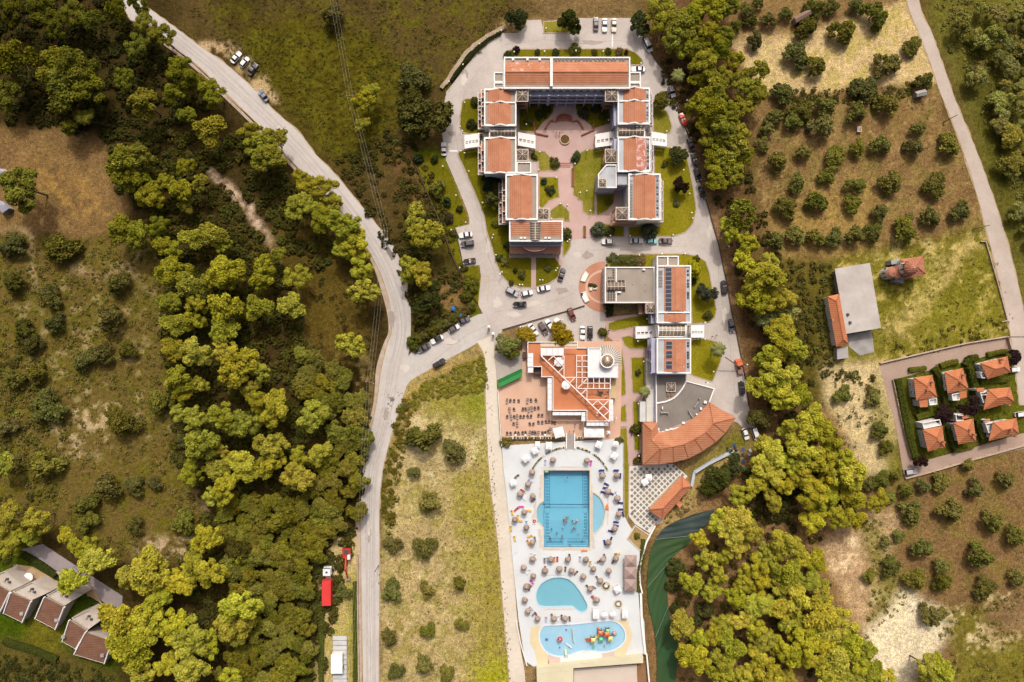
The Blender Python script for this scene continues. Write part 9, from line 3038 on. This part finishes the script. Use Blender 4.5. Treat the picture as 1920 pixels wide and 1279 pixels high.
# ---------------------------------------------------------------- labels that single things out by what stands nearest
MARK = [('the red lorry',614,1095),('the red excavator',650,1040),('the white site container',631,1245),('the street lamp on the straight road',708,1055),('the chapel',1705,505),('the concrete hall',1608,560),('the tiled shed',1571,600),('the north west villa',1735,727),('the south west villa',1752,823),('the east villa',1873,745),('the silver car on the villa drive',1708,884),('the brown roofed shed',1505,28),('the white box among the olives',1612,242),('the grey hut',1727,174),('the pole by the narrow road',1788,217),('the pavilion',1258,933),('the creek net bend',1232,1090),('the lower end of the creek net',1250,1240),('the crane truck',1387,687),('the white van',1417,814),('the red convertible',1281,223),('the silver van',1214,84),('the cream car',1151,46),('the turquoise car',1222,451),('the dark red car',1072,590),('the yellow parking box',907,545),('the three bay car park',876,460),('the large blue tank',849,579),('the gate pillars',920,619),('the half round entrance court',1112,538),('the round courtyard planter',1059,262),('the amphitheatre steps',1058,228),('the white annex',1138,335),('the north west stair tower',979,178),('the north east stair tower',1146,178),('the solar roof',1253,543),('the spiral turret',1138,677),('the green awning',956,710),('the terrace steps',1069,828),('the kidney pool',1050,1112),('the half moon pool',1121,962),('the splash pool',1090,1195),('the brown marquee',1182,1075),('the round white bed',1159,1132),('the head of the large pool',1062,884),('the foot of the large pool',1062,1024),('the west bulge of the large pool',1010,963),('the big square canopy',1048,811),('the paired square canopies',1114,811),('the fan palm',1348,655),('the purple tree on the east lawn',1277,348),('the bright yellow tree',1300,505),('the restaurant roof tip',1379,784),('the meadow power pole',655,174),('the pole at the road bend',722,430),('the junction power pole',690,718),('the pole with the white fitting',687,820),('the grey blue car',493,178),('the three cars on the verge',458,116),('the top left corner',0,0),('the top right corner',1920,0),('the bottom left corner',0,1279),('the bottom right corner',1920,1279),('the dry clearing',120,360),('the corrugated roof at the left edge',6,385),('the easternmost cottage',175,1212),('the westernmost cottage',5,1110),('the pale stony wash',470,400),('the lower end of the stony wash',575,590),('the middle of the left edge',0,640),('the white scar on the west slope',150,835),('the bare patch above the cottages',300,1030),('the pale soil slope at bottom right',1690,1210),('the pale slope below the tiled shed',1600,800),('the retaining wall',880,95),('the top of the service lane',905,650),('the wheel tracks in the field',885,842),('the white channel wall',1330,868),('the stored goods',1385,855),('the diamond bed',1197,1008),('the middle of the right edge',1920,640),('the orange float',1138,950),('the red swim ring',1002,977),('the mushroom fountain',1050,1199),('the churchyard wall',1848,453),('the yard entrance by the wood',600,1010),('the south west head building',1003,433),('the south end block',1262,667),('the white terrace',1219,735),('the reception roof',1185,535),('the clearing in the south east wood',1400,1240),('the bend of the main road',735,490),('the bottom middle of the picture',960,1279),('the top middle of the picture',960,0)]
ORD = ['','second ','third ','fourth ','fifth ','sixth ','seventh ','eighth ','ninth ','tenth ','eleventh ','twelfth ','thirteenth ','fourteenth ','fifteenth ','sixteenth ','seventeenth ','eighteenth ','nineteenth ','twentieth ','twenty first ','twenty second ','twenty third ','twenty fourth ','twenty fifth ','twenty sixth ','twenty seventh ','twenty eighth ','twenty ninth ','thirtieth ']
kinds = {}
for row in AUTO:
 kinds.setdefault(row[2],[]).append(row)
mk = np.array([[m_[1],m_[2]] for m_ in MARK],float)
for kd,rows_ in kinds.items():
 xy = np.array([[r_[3],r_[4]] for r_ in rows_],float)
 if len(rows_) == 1:
  j = int(np.argmin(np.hypot(*(mk - xy[0]).T)))
  rows_[0][0]['label'] = rows_[0][1] + ' near ' + MARK[j][0]
  continue
 D = np.hypot(xy[:,None,0] - mk[None,:,0],xy[:,None,1] - mk[None,:,1]) + np.arange(len(rows_))[:,None] * 1e-6
 rank = np.argsort(np.argsort(D,0),0)
 for i,r_ in enumerate(rows_):
  score = rank[i] * 1.0 + D[i] / 90.0
  j = int(np.argmin(score))
  k = int(rank[i,j])
  o_ = ORD[k] if k < len(ORD) else None
  if o_ is None:
   j = int(np.argmin(rank[i] * 1000 + D[i]))
   k = int(rank[i,j])
   o_ = ORD[k] if k < len(ORD) else 'far '
  r_[0]['label'] = f'{r_[1]}, {o_}closest to {MARK[j][0]}'.replace('  ',' ')
